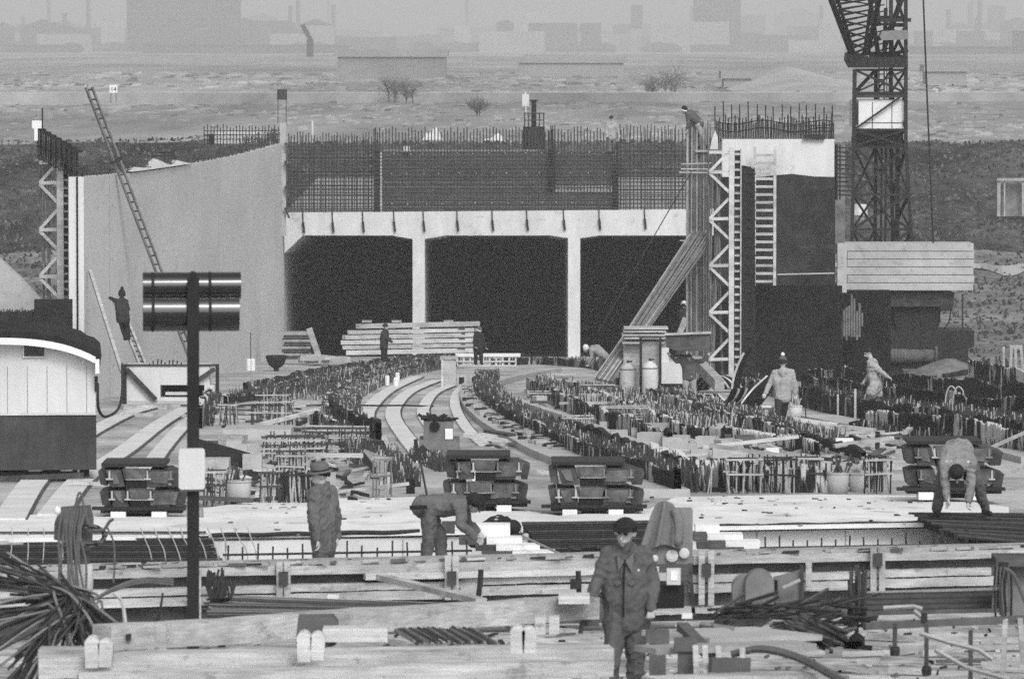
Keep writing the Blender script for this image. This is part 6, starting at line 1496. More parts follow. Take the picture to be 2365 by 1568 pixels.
# arched guard machine
t = thing('bar_bender', 'grey machine with arched guard and side panel at the lower right', 'machine', P(1760, 1460, 51))
def arch(x0, x1, ytop, ybot, Y, dep, m, nm):
    c = (x0 + x1) / 2; r = (x1 - x0) / 2; pts = [P(c - r * math.cos(a), ytop + r * .9 - r * .9 * math.sin(a), Y) for a in [i / 14 * math.pi for i in range(15)]] + [P(x1, ybot, Y), P(x0, ybot, Y)]
    MB().prism(pts, (0, dep, 0)).obj(nm, m, t)
arch(1692, 1760, 1330, 1410, 50.9, .3, 'grey_paint', 'back_guard'); arch(1722, 1788, 1318, 1395, 50.6, .28, 'canvas', 'guard')
MB().prism([P(1788, 1334, 50.75), P(1850, 1318, 50.75), P(1852, 1378, 50.75), P(1830, 1392, 50.75), P(1788, 1392, 50.75)], (0, .12, 0)).obj('side_panel', 'canvas', t)
MB().beam(P(1854, 1400, 50.7), P(1852, 1304, 50.7), .03, .03, up=(0, 1, 0)).obj('handle_post', 'rust', t); MB().beam(P(1808, 1356, 50.6), P(1848, 1338, 50.6), .025, .025).obj('lever', 'timber', t)
MB().face(1780, 1340, 1796, 1364, 50.68, .06).obj('slot', 'black', t)
MB().prism([P(1700, 1395, 50.8), P(1830, 1392, 50.8), P(1800, 1420, 50.8), P(1740, 1460, 50.8), P(1690, 1462, 50.8)], (0, .3, 0)).obj('stand', 'canvas_mid', t)
# dark offcuts in a heap
rn = random.Random(9)
t = thing('offcut_heap', 'dark heap of bar offcuts below the arched machine', 'offcut heap', P(1840, 1480, 50))
for i in range(75):
    a = P(rn.uniform(1630, 1960), rn.uniform(1392, 1480), 50.3 + rn.uniform(-.4, .4)); L = rn.uniform(.15, .5); an = rn.uniform(-.2, .9)
    MB().tube(a, a + Vector((math.cos(an) * L, rn.uniform(-.2, .2), math.sin(an) * L * .5)), .014, 5).obj('bar', ('rust_dark', 'rust', 'rust_dark', 'canvas_mid')[i % 4], t)
t = thing('stub_bundle', 'tied bundle of short dark bars spilling down from the heap of offcuts', 'bar bundle', P(1890, 1495, 49.4))
for i in range(64):
    u, v = rn.gauss(0, .5), rn.uniform(0, 1); a = P(1838 + u * 26 + rn.uniform(-8, 8), 1424 + v * 26 - u * 12, 49.8 - v * .2); e = P(1928 + u * 22 + rn.uniform(-14, 22), 1472 + v * 16 - u * 14 + rn.uniform(-8, 8), 49.3 - v * .2)
    MB().tube(a, e, .0125, 5).obj('bar', ('rust', 'rust_dark', 'canvas_mid', 'rust')[i % 4], t)
MB().path([P(1876 + 14 * math.cos(k / 10 * 6.28), 1450 + 26 * math.sin(k / 10 * 6.28), 49.45 - .12 * math.sin(k / 10 * 6.28)) for k in range(11)], .01, 5).obj('tie_wire', 'rust_dark', t)
q = MB()
for i in range(16): a = P(1860 + rn.uniform(0, 95), 1486 + rn.uniform(-8, 6), 49.2); q.beam(a, a + Vector((rn.uniform(.05, .25), 0, rn.uniform(-.03, .03))), .06, .04)
q.obj('scrap_slat', 'black', t)
# stake with bars tied upright
t = thing('bar_stake', 'dark stake on a foot with bars tied upright around it', 'stake', P(1978, 1490, 50.5))
MB().face(1974, 1304, 1984, 1478, 50.5, .04).obj('stake', 'rust', t); MB().lathe([(.07, 0), (.07, .06), (.03, .1)], P(1979, 1488, 50.5), 10).obj('foot', 'rust_dark', t)
for i in range(22): x = 1962 + rn.uniform(0, 40); MB().path(smooth_line([P(x + rn.uniform(-4, 4), 1318 + rn.uniform(-12, 40), 50.4), P(x, 1370, 50.35), P(x + rn.uniform(-10, 12), 1425 + rn.uniform(-20, 30), 50.4)], 8), .012, 5).obj('bar', 'rust_dark' if i % 3 else 'rust', t)
# long horizontal bundle on trestles
t = thing('bar_bundle', 'long dark horizontal bundle of bars on thin trestles at the lower right', 'bar bundle', P(2160, 1410, 51))
for k in range(9): MB().tube(P(1992 + R(-6, 6), 1373 + k * 4.2, 51.4 - k * .06), P(2335, 1366 + k * 4.2, 52 - k * .06), .016, 6).obj('bar', 'rust' if k % 3 else 'rust_dark', t)
MB().beam(P(2000, 1368, 51.6), P(2330, 1358, 52.2), .05, .02).obj('top_plank', 'concrete_grey', t)
t = thing('trestle_rail', 'long dark rail on legs with round feet under the bar bundle', 'rail', P(2180, 1540, 49.5))
MB().beam(P(1996, 1446, 49.6), P(2420, 1426, 50.4), .06, .06).obj('rail', 'canvas_mid', t)
for x, a, b in ((2067, 1440, 1500), (2140, 1436, 1545), (2242, 1455, 1600)):
    MB().face(x - 5, a, x + 5, b, 49.5, .04).obj('leg', 'rust', t)
    if b < 1590: MB().lathe([(.04, -.05), (.045, .0), (.035, .03)], P(x, b, 49.5), 10).obj('foot', 'rust_dark', t)
MB().face(2128, 1416, 2142, 1436, 49.8, .06).obj('clamp', 'rust_dark', t)
t = thing('grey_drum', 'grey rounded machine hood with hanging ropes at the right edge', 'machine', P(2360, 1440, 51))
MB().prism([P(2318, 1430, 51), P(2318, 1340, 51), P(2335, 1310, 51), P(2370, 1296, 51), P(2440, 1296, 51), P(2440, 1430, 51)], (0, .5, 0)).obj('hood', 'canvas', t)
MB().face(2300, 1288, 2420, 1308, 50.8, .5).obj('top_board', 'timber_dark', t); MB().face(2310, 1300, 2330, 1330, 50.7, .2).obj('bracket', 'rust_dark', t)
for i in range(9): x = 2300 + i * 4; MB().path(smooth_line([P(x, 1308, 50.6), P(x + R(-8, 4), 1360, 50.6), P(x + R(-14, 8), 1412 + R(-12, 20), 50.6)], 10), .011, 5).obj('rope', 'rope' if i % 2 else 'rubber', t)
MB().path(smooth_line([P(2318, 1312, 50.6), P(2340, 1325, 50.6), P(2360, 1370, 50.6), P(2380, 1420, 50.6)], 10), .02, 6).obj('hose', 'canvas_mid', t)
for a, b, lb in (((2322, 1432), (2314, 1600), 'left one of two pale legs at the right edge'), ((2356, 1432), (2364, 1530), 'right one of two pale legs at the right edge')):
    tag(MB().beam(P(*a, 50.2), P(*b, 49.2), .045, .045).obj('pale_prop', 'timber_mid'), lb, 'prop')
for pts, lb, m in (([(2125, 1462), (2190, 1482), (2260, 1500), (2292, 1522)], 'pale curved lath lying in the lower right corner', 'timber_mid'), ([(2160, 1500), (2230, 1540), (2330, 1568)], 'second lath below the pale curved lath', 'timber_mid'), ([(2040, 1404), (2110, 1400), (2130, 1406)], 'short pale lath under the long bar bundle', 'timber_mid'), ([(2110, 1410), (2150, 1440)], 'short pale lath leaning under the rail', 'timber'), ([(1560, 1446), (1620, 1440), (1700, 1452)], 'pale lath behind the capped post', 'timber_mid')):
    tag(MB().path([P(x, y, 49.2 if y > 1450 else 50.4) for x, y in pts], .022, 4).obj('lath', m), lb, 'lath')
# scraps lying on the working floor
q = MB()
for i in range(200):
    px, py = rn.uniform(1400, 2400), rn.uniform(1430, 1640)
    p = G(px, py, FR + .01); a = rn.uniform(0, 3.14); L = rn.uniform(.01, .09)
    q.beam(p, p + Vector((math.cos(a) * L, math.sin(a) * L, rn.uniform(0, .03))), rn.uniform(.01, .05), rn.uniform(.008, .025), mi=rn.choice([0, 1, 1, 2, 3]))
for i in range(260):
    px, py = rn.uniform(100, 1400), rn.uniform(1420, 1640)
    p = G(px, py, FR + .01); a = rn.uniform(0, 3.14); L = rn.uniform(.02, .3)
    q.beam(p, p + Vector((math.cos(a) * L, math.sin(a) * L, rn.uniform(0, .03))), rn.uniform(.015, .07), rn.uniform(.01, .04), mi=rn.choice([0, 1, 1, 2, 3]))
tag(q.obj('site_debris', ['timber', 'rust_dark', 'concrete', 'canvas_mid']), kind='stuff')
# scraps and dirt on the white slab, and offcuts round the beams
q = MB()
for i in range(90):
    px, py = rn.choice(((rn.uniform(480, 960), rn.uniform(1160, 1236)), (rn.uniform(1560, 2140), rn.uniform(1150, 1216)), (rn.uniform(480, 2140), rn.uniform(1146, 1175))))
    p = G(px, py, .04); a = rn.uniform(0, 3.14); L = rn.uniform(.02, .12)
    q.beam(p, p + Vector((math.cos(a) * L, math.sin(a) * L, .005)), rn.uniform(.01, .05), rn.uniform(.008, .03), mi=rn.choice([0, 1, 2, 2, 3]))
for i in range(150):
    px = rn.uniform(60, 1400); p = fpt(px, 1312, rn.uniform(.0, .28)); a = rn.uniform(-.5, .5); L = rn.uniform(.03, .25)
    q.beam(p, p + Vector((math.cos(a) * L, math.sin(a) * L * .3, .01)), rn.uniform(.02, .06), rn.uniform(.01, .045), mi=rn.choice([0, 1, 2, 3]))
for i in range(60):
    px = rn.uniform(1640, 2350); p = fpt(px, 1312, rn.uniform(.0, .28)); L = rn.uniform(.03, .25)
    q.beam(p, p + Vector((L, 0, .01)), rn.uniform(.02, .06), rn.uniform(.01, .045), mi=rn.choice([0, 1, 2, 3]))
tag(q.obj('site_debris', ['timber', 'rust_dark', 'concrete_grey', 'canvas_mid']), kind='stuff')
uo = []
for m in ('timber', 'timber_mid', 'timber_dark'):
    q = MB(); q.wbeam((-.5, 0, .5), (.5, 0, .5), 1, 1, amp=.03, n=5); uo.append(q.mesh('timber_offcut', m, (0, 0, 0)))
for i in range(60):
    px, py = rn.choice(((rn.uniform(480, 1330), rn.uniform(1400, 1500)), (rn.uniform(1480, 2340), rn.uniform(1440, 1568)), (rn.uniform(1600, 2000), rn.uniform(1400, 1470)), (rn.uniform(2000, 2350), rn.uniform(1480, 1568))))
    p = G(px, py, FR + .02); k = rn.choice((0, 0, 1, 1, 2)); o = bpy.data.objects.new('timber_offcut', uo[k]); C.objects.link(o)
    o.location = p; o.rotation_euler = (0, rn.uniform(-.08, .08), rn.uniform(-.7, .7)); o.scale = (rn.uniform(.15, .8), rn.uniform(.04, .12), rn.uniform(.02, .06))
    nm = ('pale', 'grey', 'dark')[k]; tag(o, nm + ' timber offcut lying on the working floor near the big beams', 'offcut', nm + ' offcuts on the working floor')
# ================================================================ people
def caps_mesh(prims):
    q = MB()
    for a, b, ra, rb in prims:
        a, b = Vector(a), Vector(b); d = b - a; L = d.length
        if L < 1e-5: d = Vector((0, 0, 1)); L = 0
        else: d = d / L
        r = d.cross(Vector((0, 0, 1)));
        if r.length < .05: r = d.cross(Vector((0, 1, 0)))
        r.normalize(); u = r.cross(d); n = 14; vs = []; rings = []
        for k in range(1, 5): th = math.pi / 2 * (1 - k / 4.0); rings.append((-math.sin(th) * ra, math.cos(th) * ra))
        for k in range(0, 4): th = math.pi / 2 * (k / 4.0); rings.append((L + math.sin(th) * rb, math.cos(th) * rb))
        for z, rr in rings: vs += [a + d * z + (r * math.cos(2 * math.pi * j / n) + u * math.sin(2 * math.pi * j / n)) * rr for j in range(n)]
        vs += [a - d * ra, b + d * rb]; m = len(rings)
        fs = [(i * n + j, i * n + (j + 1) % n, (i + 1) * n + (j + 1) % n, (i + 1) * n + j) for i in range(m - 1) for j in range(n)]
        fs += [(m * n, (j + 1) % n, j) for j in range(n)] + [(m * n + 1, (m - 1) * n + j, (m - 1) * n + (j + 1) % n) for j in range(n)]
        q.add(vs, fs)
    return q
def remeshed(prims, name, mats, org, vox, wr=0.0, seed=0, regions=None, sm=4):
    q = caps_mesh(prims); me = q.mesh(name + '_raw', mats[0], org)
    ob = bpy.data.objects.new('tmp', me); C.objects.link(ob)
    md = ob.modifiers.new('r', 'REMESH'); md.mode = 'VOXEL'; md.voxel_size = vox
    m2 = ob.modifiers.new('s', 'SMOOTH'); m2.factor = .5; m2.iterations = sm
    dg = bpy.context.evaluated_depsgraph_get(); dg.update()
    out = bpy.data.meshes.new_from_object(ob.evaluated_get(dg)); out.name = name
    bpy.data.objects.remove(ob); bpy.data.meshes.remove(me)
    out.materials.clear()
    for m in mats: out.materials.append(MAT[m])
    n = len(out.vertices)
    if wr:
        co = np.empty(n * 3); out.vertices.foreach_get('co', co); co = co.reshape(n, 3); nr = np.empty(n * 3); out.vertices.foreach_get('normal', nr); nr = nr.reshape(n, 3)
        dsp = np.array([noise.noise((c[0] * 9 + seed, c[1] * 9, c[2] * 5)) + 1.1 * (.5 - abs(noise.noise((c[0] * 10 + seed + c[2] * 5, c[1] * 10, c[2] * 11 - c[0] * 6)))) - .3 for c in co])
        co += nr * (dsp * wr)[:, None]; out.vertices.foreach_set('co', co.ravel()); out.update()
    nf = len(out.polygons); mi = np.zeros(nf, dtype=np.int32)
    if regions:                  # region: (material index, point a, point b, radius): faces inside take that material
        ce = np.empty(nf * 3); out.polygons.foreach_get('center', ce); ce = ce.reshape(nf, 3) + np.array(org)
        for k, a, b, r in regions:
            a = np.array(a); b = np.array(b); d = b - a; L2 = max(1e-9, d @ d); tt = np.clip(((ce - a) @ d) / L2, 0, 1); mi[np.linalg.norm(ce - (a + tt[:, None] * d), axis=1) < r] = k
    out.polygons.foreach_set('material_index', mi); out.polygons.foreach_set('use_smooth', [True] * nf); out.update()
    return out
def link(name, me, parent=None, loc=None):
    o = bpy.data.objects.new(name, me); C.objects.link(o)
    if parent is not None: o.parent = parent
    else: o.location = loc
    WORLD[o.name] = Vector(loc if loc is not None else WORLD[parent.name]); return o
def person(label, Y, J, look, top='cloth_grey', leg='cloth_dark', hat=None, hat_m='cloth_black', skin='skin', vox=.014, hem=.16, bulk=1.0, boot='rubber', fat=1.0, open_front=None, s=1.0, coat=0.0, hand=(0, 0, -1), hood=False):
    """J: joint name -> (photo x, photo y, dY); look: the direction the face points."""
    p = {k: P(v[0], v[1], Y + (v[2] if len(v) > 2 else 0)) for k, v in J.items()}
    look = Vector(look).normalized()
    pel, che, head = p['pelvis'], p['chest'], p['head']
    spine = (che - pel).normalized(); sh = (p['shR'] - p['shL']); sh.normalize()
    hp = (p['hipR'] - p['hipL']).normalized(); fwd = sh.cross(spine)
    if fwd.dot(look) < 0: fwd = -fwd
    upv = (head - (p['shL'] + p['shR']) / 2).normalized()
    up2 = (upv - look * upv.dot(look)); up2 = up2.normalized() if up2.length > .1 else Vector((0, 0, 1)); side = look.cross(up2).normalized()
    for k in 'LR': p['sh' + k] = p['sh' + k] + upv * .04 * s
    foot = min(p['anL'].z, p['anR'].z) - .08 * s; org = Vector((pel.x, pel.y, foot))
    neck = (p['shL'] + p['shR']) / 2 + upv * .03; B = bulk
    body = []
    # head with brow, nose, jaw and ears
    body += [(head + up2 * .03 * s, head - look * .025 * s + up2 * .035 * s, .083 * s, .088 * s), (head - up2 * .05 * s + look * .018 * s, head + up2 * .01 * s + look * .01 * s, .062 * s, .075 * s),
             (head - up2 * .088 * s + look * .045 * s, head - up2 * .085 * s + look * .03 * s, .032 * s, .04 * s),
             (head + look * .092 * s - up2 * .005 * s, head + look * .112 * s - up2 * .03 * s, .012 * s, .017 * s), (head + look * .082 * s - up2 * .062 * s - side * .02 * s, head + look * .082 * s - up2 * .062 * s + side * .02 * s, .012 * s, .012 * s),
             (head + look * .08 * s + up2 * .032 * s - side * .035 * s, head + look * .08 * s + up2 * .032 * s + side * .035 * s, .014 * s, .014 * s)]
    for g in (-1, 1): body.append((head + side * g * .086 * s - up2 * .022 * s - look * .012 * s, head + side * g * .088 * s + up2 * .018 * s - look * .02 * s, .014 * s, .018 * s))
    body += [(neck - upv * .05 * s, head - up2 * .05 * s - look * .012 * s, .062 * s, .056 * s)]
    body += [(che - sh * .08, che + sh * .08, .11 * s, .11 * s), (pel - hp * .06, pel + hp * .06, .10 * s, .10 * s), (pel, che, .11 * s, .12 * s), (p['shL'], p['shR'], .06 * s, .06 * s), (che, neck, .10 * s, .06 * s)]
    eyes = [(1, head + look * .075 * s + up2 * .01 * s + side * g * .032 * s, head + look * .105 * s + up2 * .008 * s + side * g * .034 * s, .0155 * s) for g in (-1, 1)]
    hands = []
    for g, k in ((-1, 'L'), (1, 'R')):
        S_, E_, H_ = p['sh' + k], p['el' + k], p['ha' + k]
        fd = (H_ - E_).normalized(); body += [(S_, E_, .05 * s, .042 * s), (E_, H_, .042 * s, .03 * s)]
        # palm, four fingers and the thumb
        cr = fd.cross(look); cr = cr.normalized() if cr.length > .1 else side; pn = cr.cross(fd).normalized()
        if pn.dot(look) < 0: pn = -pn
        pe = H_ + fd * .085 * s
        for c in (-.026, 0, .026): body.append((H_ + cr * c * .6 * s, pe + cr * c * s, .021 * s, .018 * s))
        for i, (c, L) in enumerate(((-.034, .062), (-.012, .074), (.011, .07), (.033, .054))):
            a = pe + cr * c * s; b = a + (fd * .8 + pn * .45).normalized() * L * .55 * s; d_ = b + (fd * .25 + pn * .95).normalized() * L * .5 * s
            rr = max(.0092 * s, vox * .72); body += [(a, b, rr, rr), (b, d_, rr, rr * .9)]
        a = H_ + fd * .025 * s - cr * .03 * s; b = a + (fd * .6 - cr * .55 + pn * .4).normalized() * .045 * s; rr = max(.0105 * s, vox * .75); body += [(a, b, rr * 1.2, rr), (b, b + (fd * .8 + pn * .5).normalized() * .03 * s, rr, rr)]
        Hp, K_, A_ = p['hip' + k], p['kn' + k], p['an' + k]
        body += [(Hp, K_, .08 * s, .055 * s), (K_, A_, .055 * s, .038 * s)]
        tv = Vector(J.get('toe' + k, (fwd.x, fwd.y, 0))) if 'toe' + k in J else Vector((fwd.x, fwd.y, 0)); tv = tv.normalized() if tv.length > .05 else Vector((0, -1, 0))
        body += [(A_ + Vector((0, 0, -.03 * s)), A_ + tv * .12 * s + Vector((0, 0, -.045 * s)), .04 * s, .032 * s)]
    o = link('person', remeshed(body, 'person', [skin, 'hair'], org, min(vox, .011), regions=eyes, sm=3), None, org)
    tag(o, label, 'person')
    # jacket
    jk = []
    hemp = pel - spine * hem * s
    for g in (-1, 1):
        jk += [(pel + hp * g * .075 * fat - spine * hem * .9 * s, pel + hp * g * .075 * fat + spine * .05, .125 * B * s, .122 * B * s), (pel + hp * g * .07 * fat, che + sh * g * .085, .12 * B * s, .128 * B * s), (che + sh * g * .09, (p['shL'] if g < 0 else p['shR']) - spine * .05, .125 * B * s, .085 * B * s)]
    jk += [(p['shL'], p['shR'], .078 * B * s, .078 * B * s), (che, neck, .115 * B * s, .075 * s), (neck - upv * .02, neck + upv * .06 * s, .082 * s, .078 * s), (pel - spine * hem * .9 * s, che, .13 * B * s, .14 * B * s)]
    for k in 'LR': jk.append((neck + upv * .045 * s, p['sh' + k].lerp(neck, .25), .066 * s, .07 * B * s))
    if coat: 
        for g, k in ((-1, 'L'), (1, 'R')): d_ = (p['kn' + k] - p['hip' + k]); jk += [(p['hip' + k], p['hip' + k] + d_ * coat, .13 * B * s, .13 * B * s)]
    for k in 'LR': jk += [(p['sh' + k], p['el' + k], .075 * B * s, .062 * B * s), (p['el' + k], p['el' + k].lerp(p['ha' + k], .96), .062 * B * s, .047 * B * s)]
    link('jacket', remeshed(jk, 'jacket', [top], org, vox, wr=(.026 if vox < .0145 else .014) * s, seed=Y, sm=3), o)
    if hood: 
        a = neck - look * .06 * s; me = remeshed([(a - side * .06, a + side * .06, .07 * s, .07 * s), (a + upv * .04, a - spine * .1 - look * .02, .08 * s, .06 * s)], 'hood', [top], org, vox, wr=.008, sm=2); link('hood', me, o)
    # trousers and boots
    tr = [(pel - hp * .06, pel + hp * .06, .125 * s, .125 * s)]
    for k in 'LR':
        Hp, K_, A_ = p['hip' + k], p['kn' + k], p['an' + k]; tr += [(pel, Hp, .12 * s, .105 * s), (Hp, K_, .108 * s, .083 * s), (K_, K_.lerp(A_, .93), .083 * s, .068 * s)]
    link('trousers', remeshed(tr, 'trousers', [leg], org, vox, wr=(.022 if vox < .0145 else .012) * s, seed=Y + 3, sm=3), o)
    for k in 'LR':
        A_ = p['an' + k]; tv = Vector(J['toe' + k]) if 'toe' + k in J else Vector((fwd.x, fwd.y, 0)); tv = tv.normalized() if tv.length > .05 else Vector((0, -1, 0))
        link('boot', remeshed([(A_ + Vector((0, 0, .06 * s)), A_ - Vector((0, 0, .035 * s)) - tv * .03, .05 * s, .046 * s), (A_ - Vector((0, 0, .038 * s)) - tv * .03 * s, A_ + tv * .15 * s - Vector((0, 0, .045 * s)), .044 * s, .036 * s)], 'boot', [boot], org, max(vox, .012), sm=2), o)
    # hair or hat
    M = Matrix((side, look, up2)).transposed()
    hc = head + up2 * .035 * s - look * .012 * s; q = MB()
    q.ball(hc - look * .012 * s - up2 * .01 * s, (.104 * s, .112 * s, .112 * s), 18, M=M @ Matrix.Rotation(rad(20), 3, 'X'), z0=-.15); q.obj('hair', 'hair', o, True)
    if hat == 'beanie':
        q = MB(); q.ball(hc + up2 * .005, (.106 * s, .113 * s, .135 * s), 20, M=M, z0=-.05); q.obj('knitted_hat', hat_m, o, True)
        q = MB(); q.lathe([(.100 * s, -.03), (.112 * s, -.028), (.115 * s, .0), (.112 * s, .025), (.10 * s, .027)], hc + up2 * .0, 20, M=M); q.obj('hat_band', 'cloth_white' if hat_m != 'cloth_white' else hat_m, o, True)
    elif hat == 'pompom':
        q = MB(); q.ball(hc + up2 * .005, (.106 * s, .113 * s, .145 * s), 20, M=M, z0=-.15); q.obj('knitted_hat', hat_m, o, True)
        q = MB(); q.ball(hc + up2 * .165 * s, (.05 * s, .05 * s, .055 * s), 10, M=M); q.obj('pompom', 'cloth_white' if hat_m == 'cloth_grey' else hat_m, o, True)
    elif hat == 'cap':
        q = MB(); q.ball(hc + up2 * .005, (.108 * s, .116 * s, .098 * s), 20, M=M, z0=.12); q.obj('cap', hat_m, o, True)
        v = [head + up2 * .05 * s + look * (.07 + .075 * math.sin(a)) * s + side * .095 * math.cos(a) * s - up2 * .018 * math.sin(a) * s for a in [i / 10 * math.pi for i in range(11)]]
        MB().prism(v, up2 * .012 * s).obj('cap_peak', hat_m, o)
    elif hat == 'brim':
        q = MB(); q.lathe([(.10 * s, .0), (.112 * s, .03), (.108 * s, .08), (.085 * s, .115), (.03 * s, .118)], hc + up2 * .01, 20, M=M); q.obj('hat_crown', hat_m, o, True)
        q = MB(); q.lathe([(.10 * s, .0), (.155 * s, -.012), (.156 * s, -.006), (.10 * s, .008)], hc + up2 * .02, 24, M=M); q.obj('hat_brim', hat_m, o, True)
        q = MB(); q.lathe([(.108 * s, .002), (.1145 * s, .008), (.1145 * s, .03), (.108 * s, .034)], hc + up2 * .012, 20, M=M); q.obj('hat_band', 'cloth_black', o, True)
    return o, p
# the front man, reaching down, facing left and down
o, pj = person('nearest man in dark cap and work jacket, looking down to his left', 50.5,
    dict(head=(1443, 1230, -.07), shL=(1403, 1290, 0), shR=(1484, 1286, .02), chest=(1442, 1325, 0), pelvis=(1446, 1430, 0), elL=(1374, 1350, -.06), haL=(1358, 1408, -.24), elR=(1510, 1346, .04), haR=(1505, 1404, -.12),
         hipL=(1424, 1438), hipR=(1469, 1438), knL=(1410, 1535, -.22), knR=(1466, 1545, .06), anL=(1412, 1632, -.12), anR=(1470, 1640, .28)), (-.30, -.93, -.16), 'cloth_grey', 'cloth_grey', 'cap', 'cloth_black', vox=.010, hem=.04, bulk=1.02)
f_ = Vector((-.10, -1, .05)); 
def chest_pt(px, py, d=.155): return P(px, py, 50.5 - d)
MB().path([chest_pt(1443, 1292, .13), chest_pt(1441, 1330, .165), chest_pt(1440, 1380, .155), chest_pt(1440, 1424, .15)], .009, 5).obj('jacket_front_seam', 'cloth_black', o)
for a, b, c in (((1424, 1278), (1441, 1296), (1428, 1320)), ((1464, 1276), (1445, 1296), (1460, 1322))): MB().prism([chest_pt(*a, .10), chest_pt(*b, .15), chest_pt(*c, .165)], (0, .012, 0)).obj('collar_flap', 'cloth_mid', o)
for a, b in ((1418, 1434), (1450, 1466)): MB().prism([chest_pt(a, 1340, .15), chest_pt(b, 1340, .16), chest_pt(b, 1348, .16), chest_pt((a + b) / 2, 1352, .16), chest_pt(a, 1348, .15)], (0, .012, 0)).obj('pocket_flap', 'cloth_grey', o)
tag(MB().beam(P(1340, 1462, 50.2), P(1352, 1396, 50.25), .03, .03).face(1346, 1412, 1384, 1446, 50.25, .1).obj('hand_tool', 'canvas_mid'), 'dark hand tool held low by the nearest man', 'tool')
# man in the brimmed hat, seen from behind, turned left
person('man in brimmed hat and long work jacket facing left before the white edge', 67,
    dict(head=(738, 1098, -.02), shL=(728, 1148, -.17), shR=(764, 1146, .18), chest=(746, 1180, 0), pelvis=(747, 1245, 0), elL=(726, 1200, -.24), haL=(733, 1245, -.24), elR=(776, 1195, .22), haR=(778, 1240, .2),
         hipL=(743, 1252, -.1), hipR=(752, 1252, .1), knL=(740, 1330, -.12), knR=(754, 1330, .1), anL=(742, 1396, -.1), anR=(752, 1396, .12), toeL=(-1, -.1, 0), toeR=(-1, -.1, 0)), (-.96, -.18, -.12), 'cloth_mid', 'cloth_grey', 'brim', 'cloth_mid', vox=.012, hem=.10, bulk=1.08)
# stooping man
person('stooping man in grey work clothes bending over the foam blocks', 69.5,
    dict(head=(1096, 1163, -.1), shL=(1058, 1168, -.17), shR=(1064, 1160, .17), chest=(1042, 1164, 0), pelvis=(992, 1168, 0), elL=(1066, 1212, -.22), haL=(1096, 1238, -.2), elR=(1080, 1205, .18), haR=(1102, 1226, .15),
         hipL=(990, 1178, -.11), hipR=(993, 1176, .11), knL=(992, 1240, -.14), knR=(1016, 1245, .14), anL=(978, 1312, -.12), anR=(1022, 1318, .14), toeL=(1, -.1, 0), toeR=(1, -.1, 0)), (.7, -.1, -.7), 'cloth_mid', 'cloth_grey', 'cap', 'cloth_black', vox=.012, hem=.10, bulk=1.05)
tag(MB().beam(P(946, 1172, 69.2), P(986, 1171, 69.2), .05, .05).obj('hammer', 'black'), 'dark hammer stuck in the belt of the stooping man', 'hammer')
tag(MB().tube(P(962, 1018, 69.8), P(990, 1165, 69.4), .014, 6).obj('thin_pole', 'rust_dark'), 'thin dark pole standing behind the stooping man', 'pole')
# crouching man behind the foam blocks
person('crouching man with dark hair in black jacket behind the foam steps', 74.5,
    dict(head=(1189, 1222, -.2), shL=(1158, 1214, -.16), shR=(1166, 1204, .16), chest=(1150, 1212, 0), pelvis=(1112, 1236, 0), elL=(1172, 1240, -.2), haL=(1200, 1240, -.3), elR=(1186, 1235, .1), haR=(1206, 1236, -.1),
         hipL=(1112, 1240, -.1), hipR=(1112, 1240, .1), knL=(1150, 1258, -.12), knR=(1150, 1258, .12), anL=(1122, 1292, -.1), anR=(1122, 1292, .1), toeL=(1, 0, 0), toeR=(1, 0, 0)), (.75, -.35, -.55), 'cloth_black', 'cloth_dark', None, vox=.012, hem=.08)
# man bending towards us on the right
person('man bending double over the black heap of bars, pale shirt', 77.6,
    dict(head=(2210, 1094, -.62), shL=(2180, 1066, -.50), shR=(2242, 1066, -.50), chest=(2211, 1046, -.30), pelvis=(2214, 1036, .02), elL=(2183, 1112, -.56), haL=(2188, 1152, -.6), elR=(2244, 1114, -.56), haR=(2238, 1156, -.6),
         hipL=(2194, 1052, .0), hipR=(2236, 1052, .0), knL=(2171, 1118, -.1), knR=(2258, 1116, -.1), anL=(2164, 1180, .06), anR=(2276, 1176, .06), toeL=(-.5, -.8, 0), toeR=(.35, -.9, 0)), (0, -.25, -1), 'shirt', 'cloth_grey', None, vox=.012, hem=.05, bulk=1.0)
# walking man
person('walking man in pale jacket and white topped knitted hat, back to us', 136,
    dict(head=(1808, 838, .0), shL=(1790, 866, .05), shR=(1827, 864, 0), chest=(1807, 882, 0), pelvis=(1808, 912, 0), elL=(1776, 890, .05), haL=(1768, 908, -.1), elR=(1836, 888, 0), haR=(1837, 912, -.05),
         hipL=(1800, 916), hipR=(1816, 916), knL=(1796, 950, -.15), knR=(1810, 950, .2), anL=(1806, 984, .1), anR=(1803, 988, .5), toeL=(.2, 1, 0), toeR=(.2, 1, 0)), (.15, .98, -.1), 'cloth_light', 'cloth_dark', 'pompom', 'cloth_grey', vox=.015, hem=.06, bulk=1.14, hood=True)
# man in the smock
person('bareheaded man in long pale smock wading through the bars on the right', 143,
    dict(head=(2005, 815, 0), shL=(2011, 842, -.19), shR=(2021, 839, .19), chest=(2017, 856, 0), pelvis=(2021, 886, 0), elL=(2036, 860, -.2), haL=(2051, 870, -.2), elR=(2008, 866, .2), haR=(1998, 880, .1),
         hipL=(2020, 890, -.1), hipR=(2024, 890, .1), knL=(2008, 922, -.1), knR=(2028, 922, .1), anL=(2006, 958, -.1), anR=(2036, 958, .1), toeL=(-1, 0, 0), toeR=(-1, 0, 0)), (-.9, -.15, -.4), 'cloth_light', 'cloth_mid', None, vox=.014, hem=.12, coat=.55, bulk=1.15)
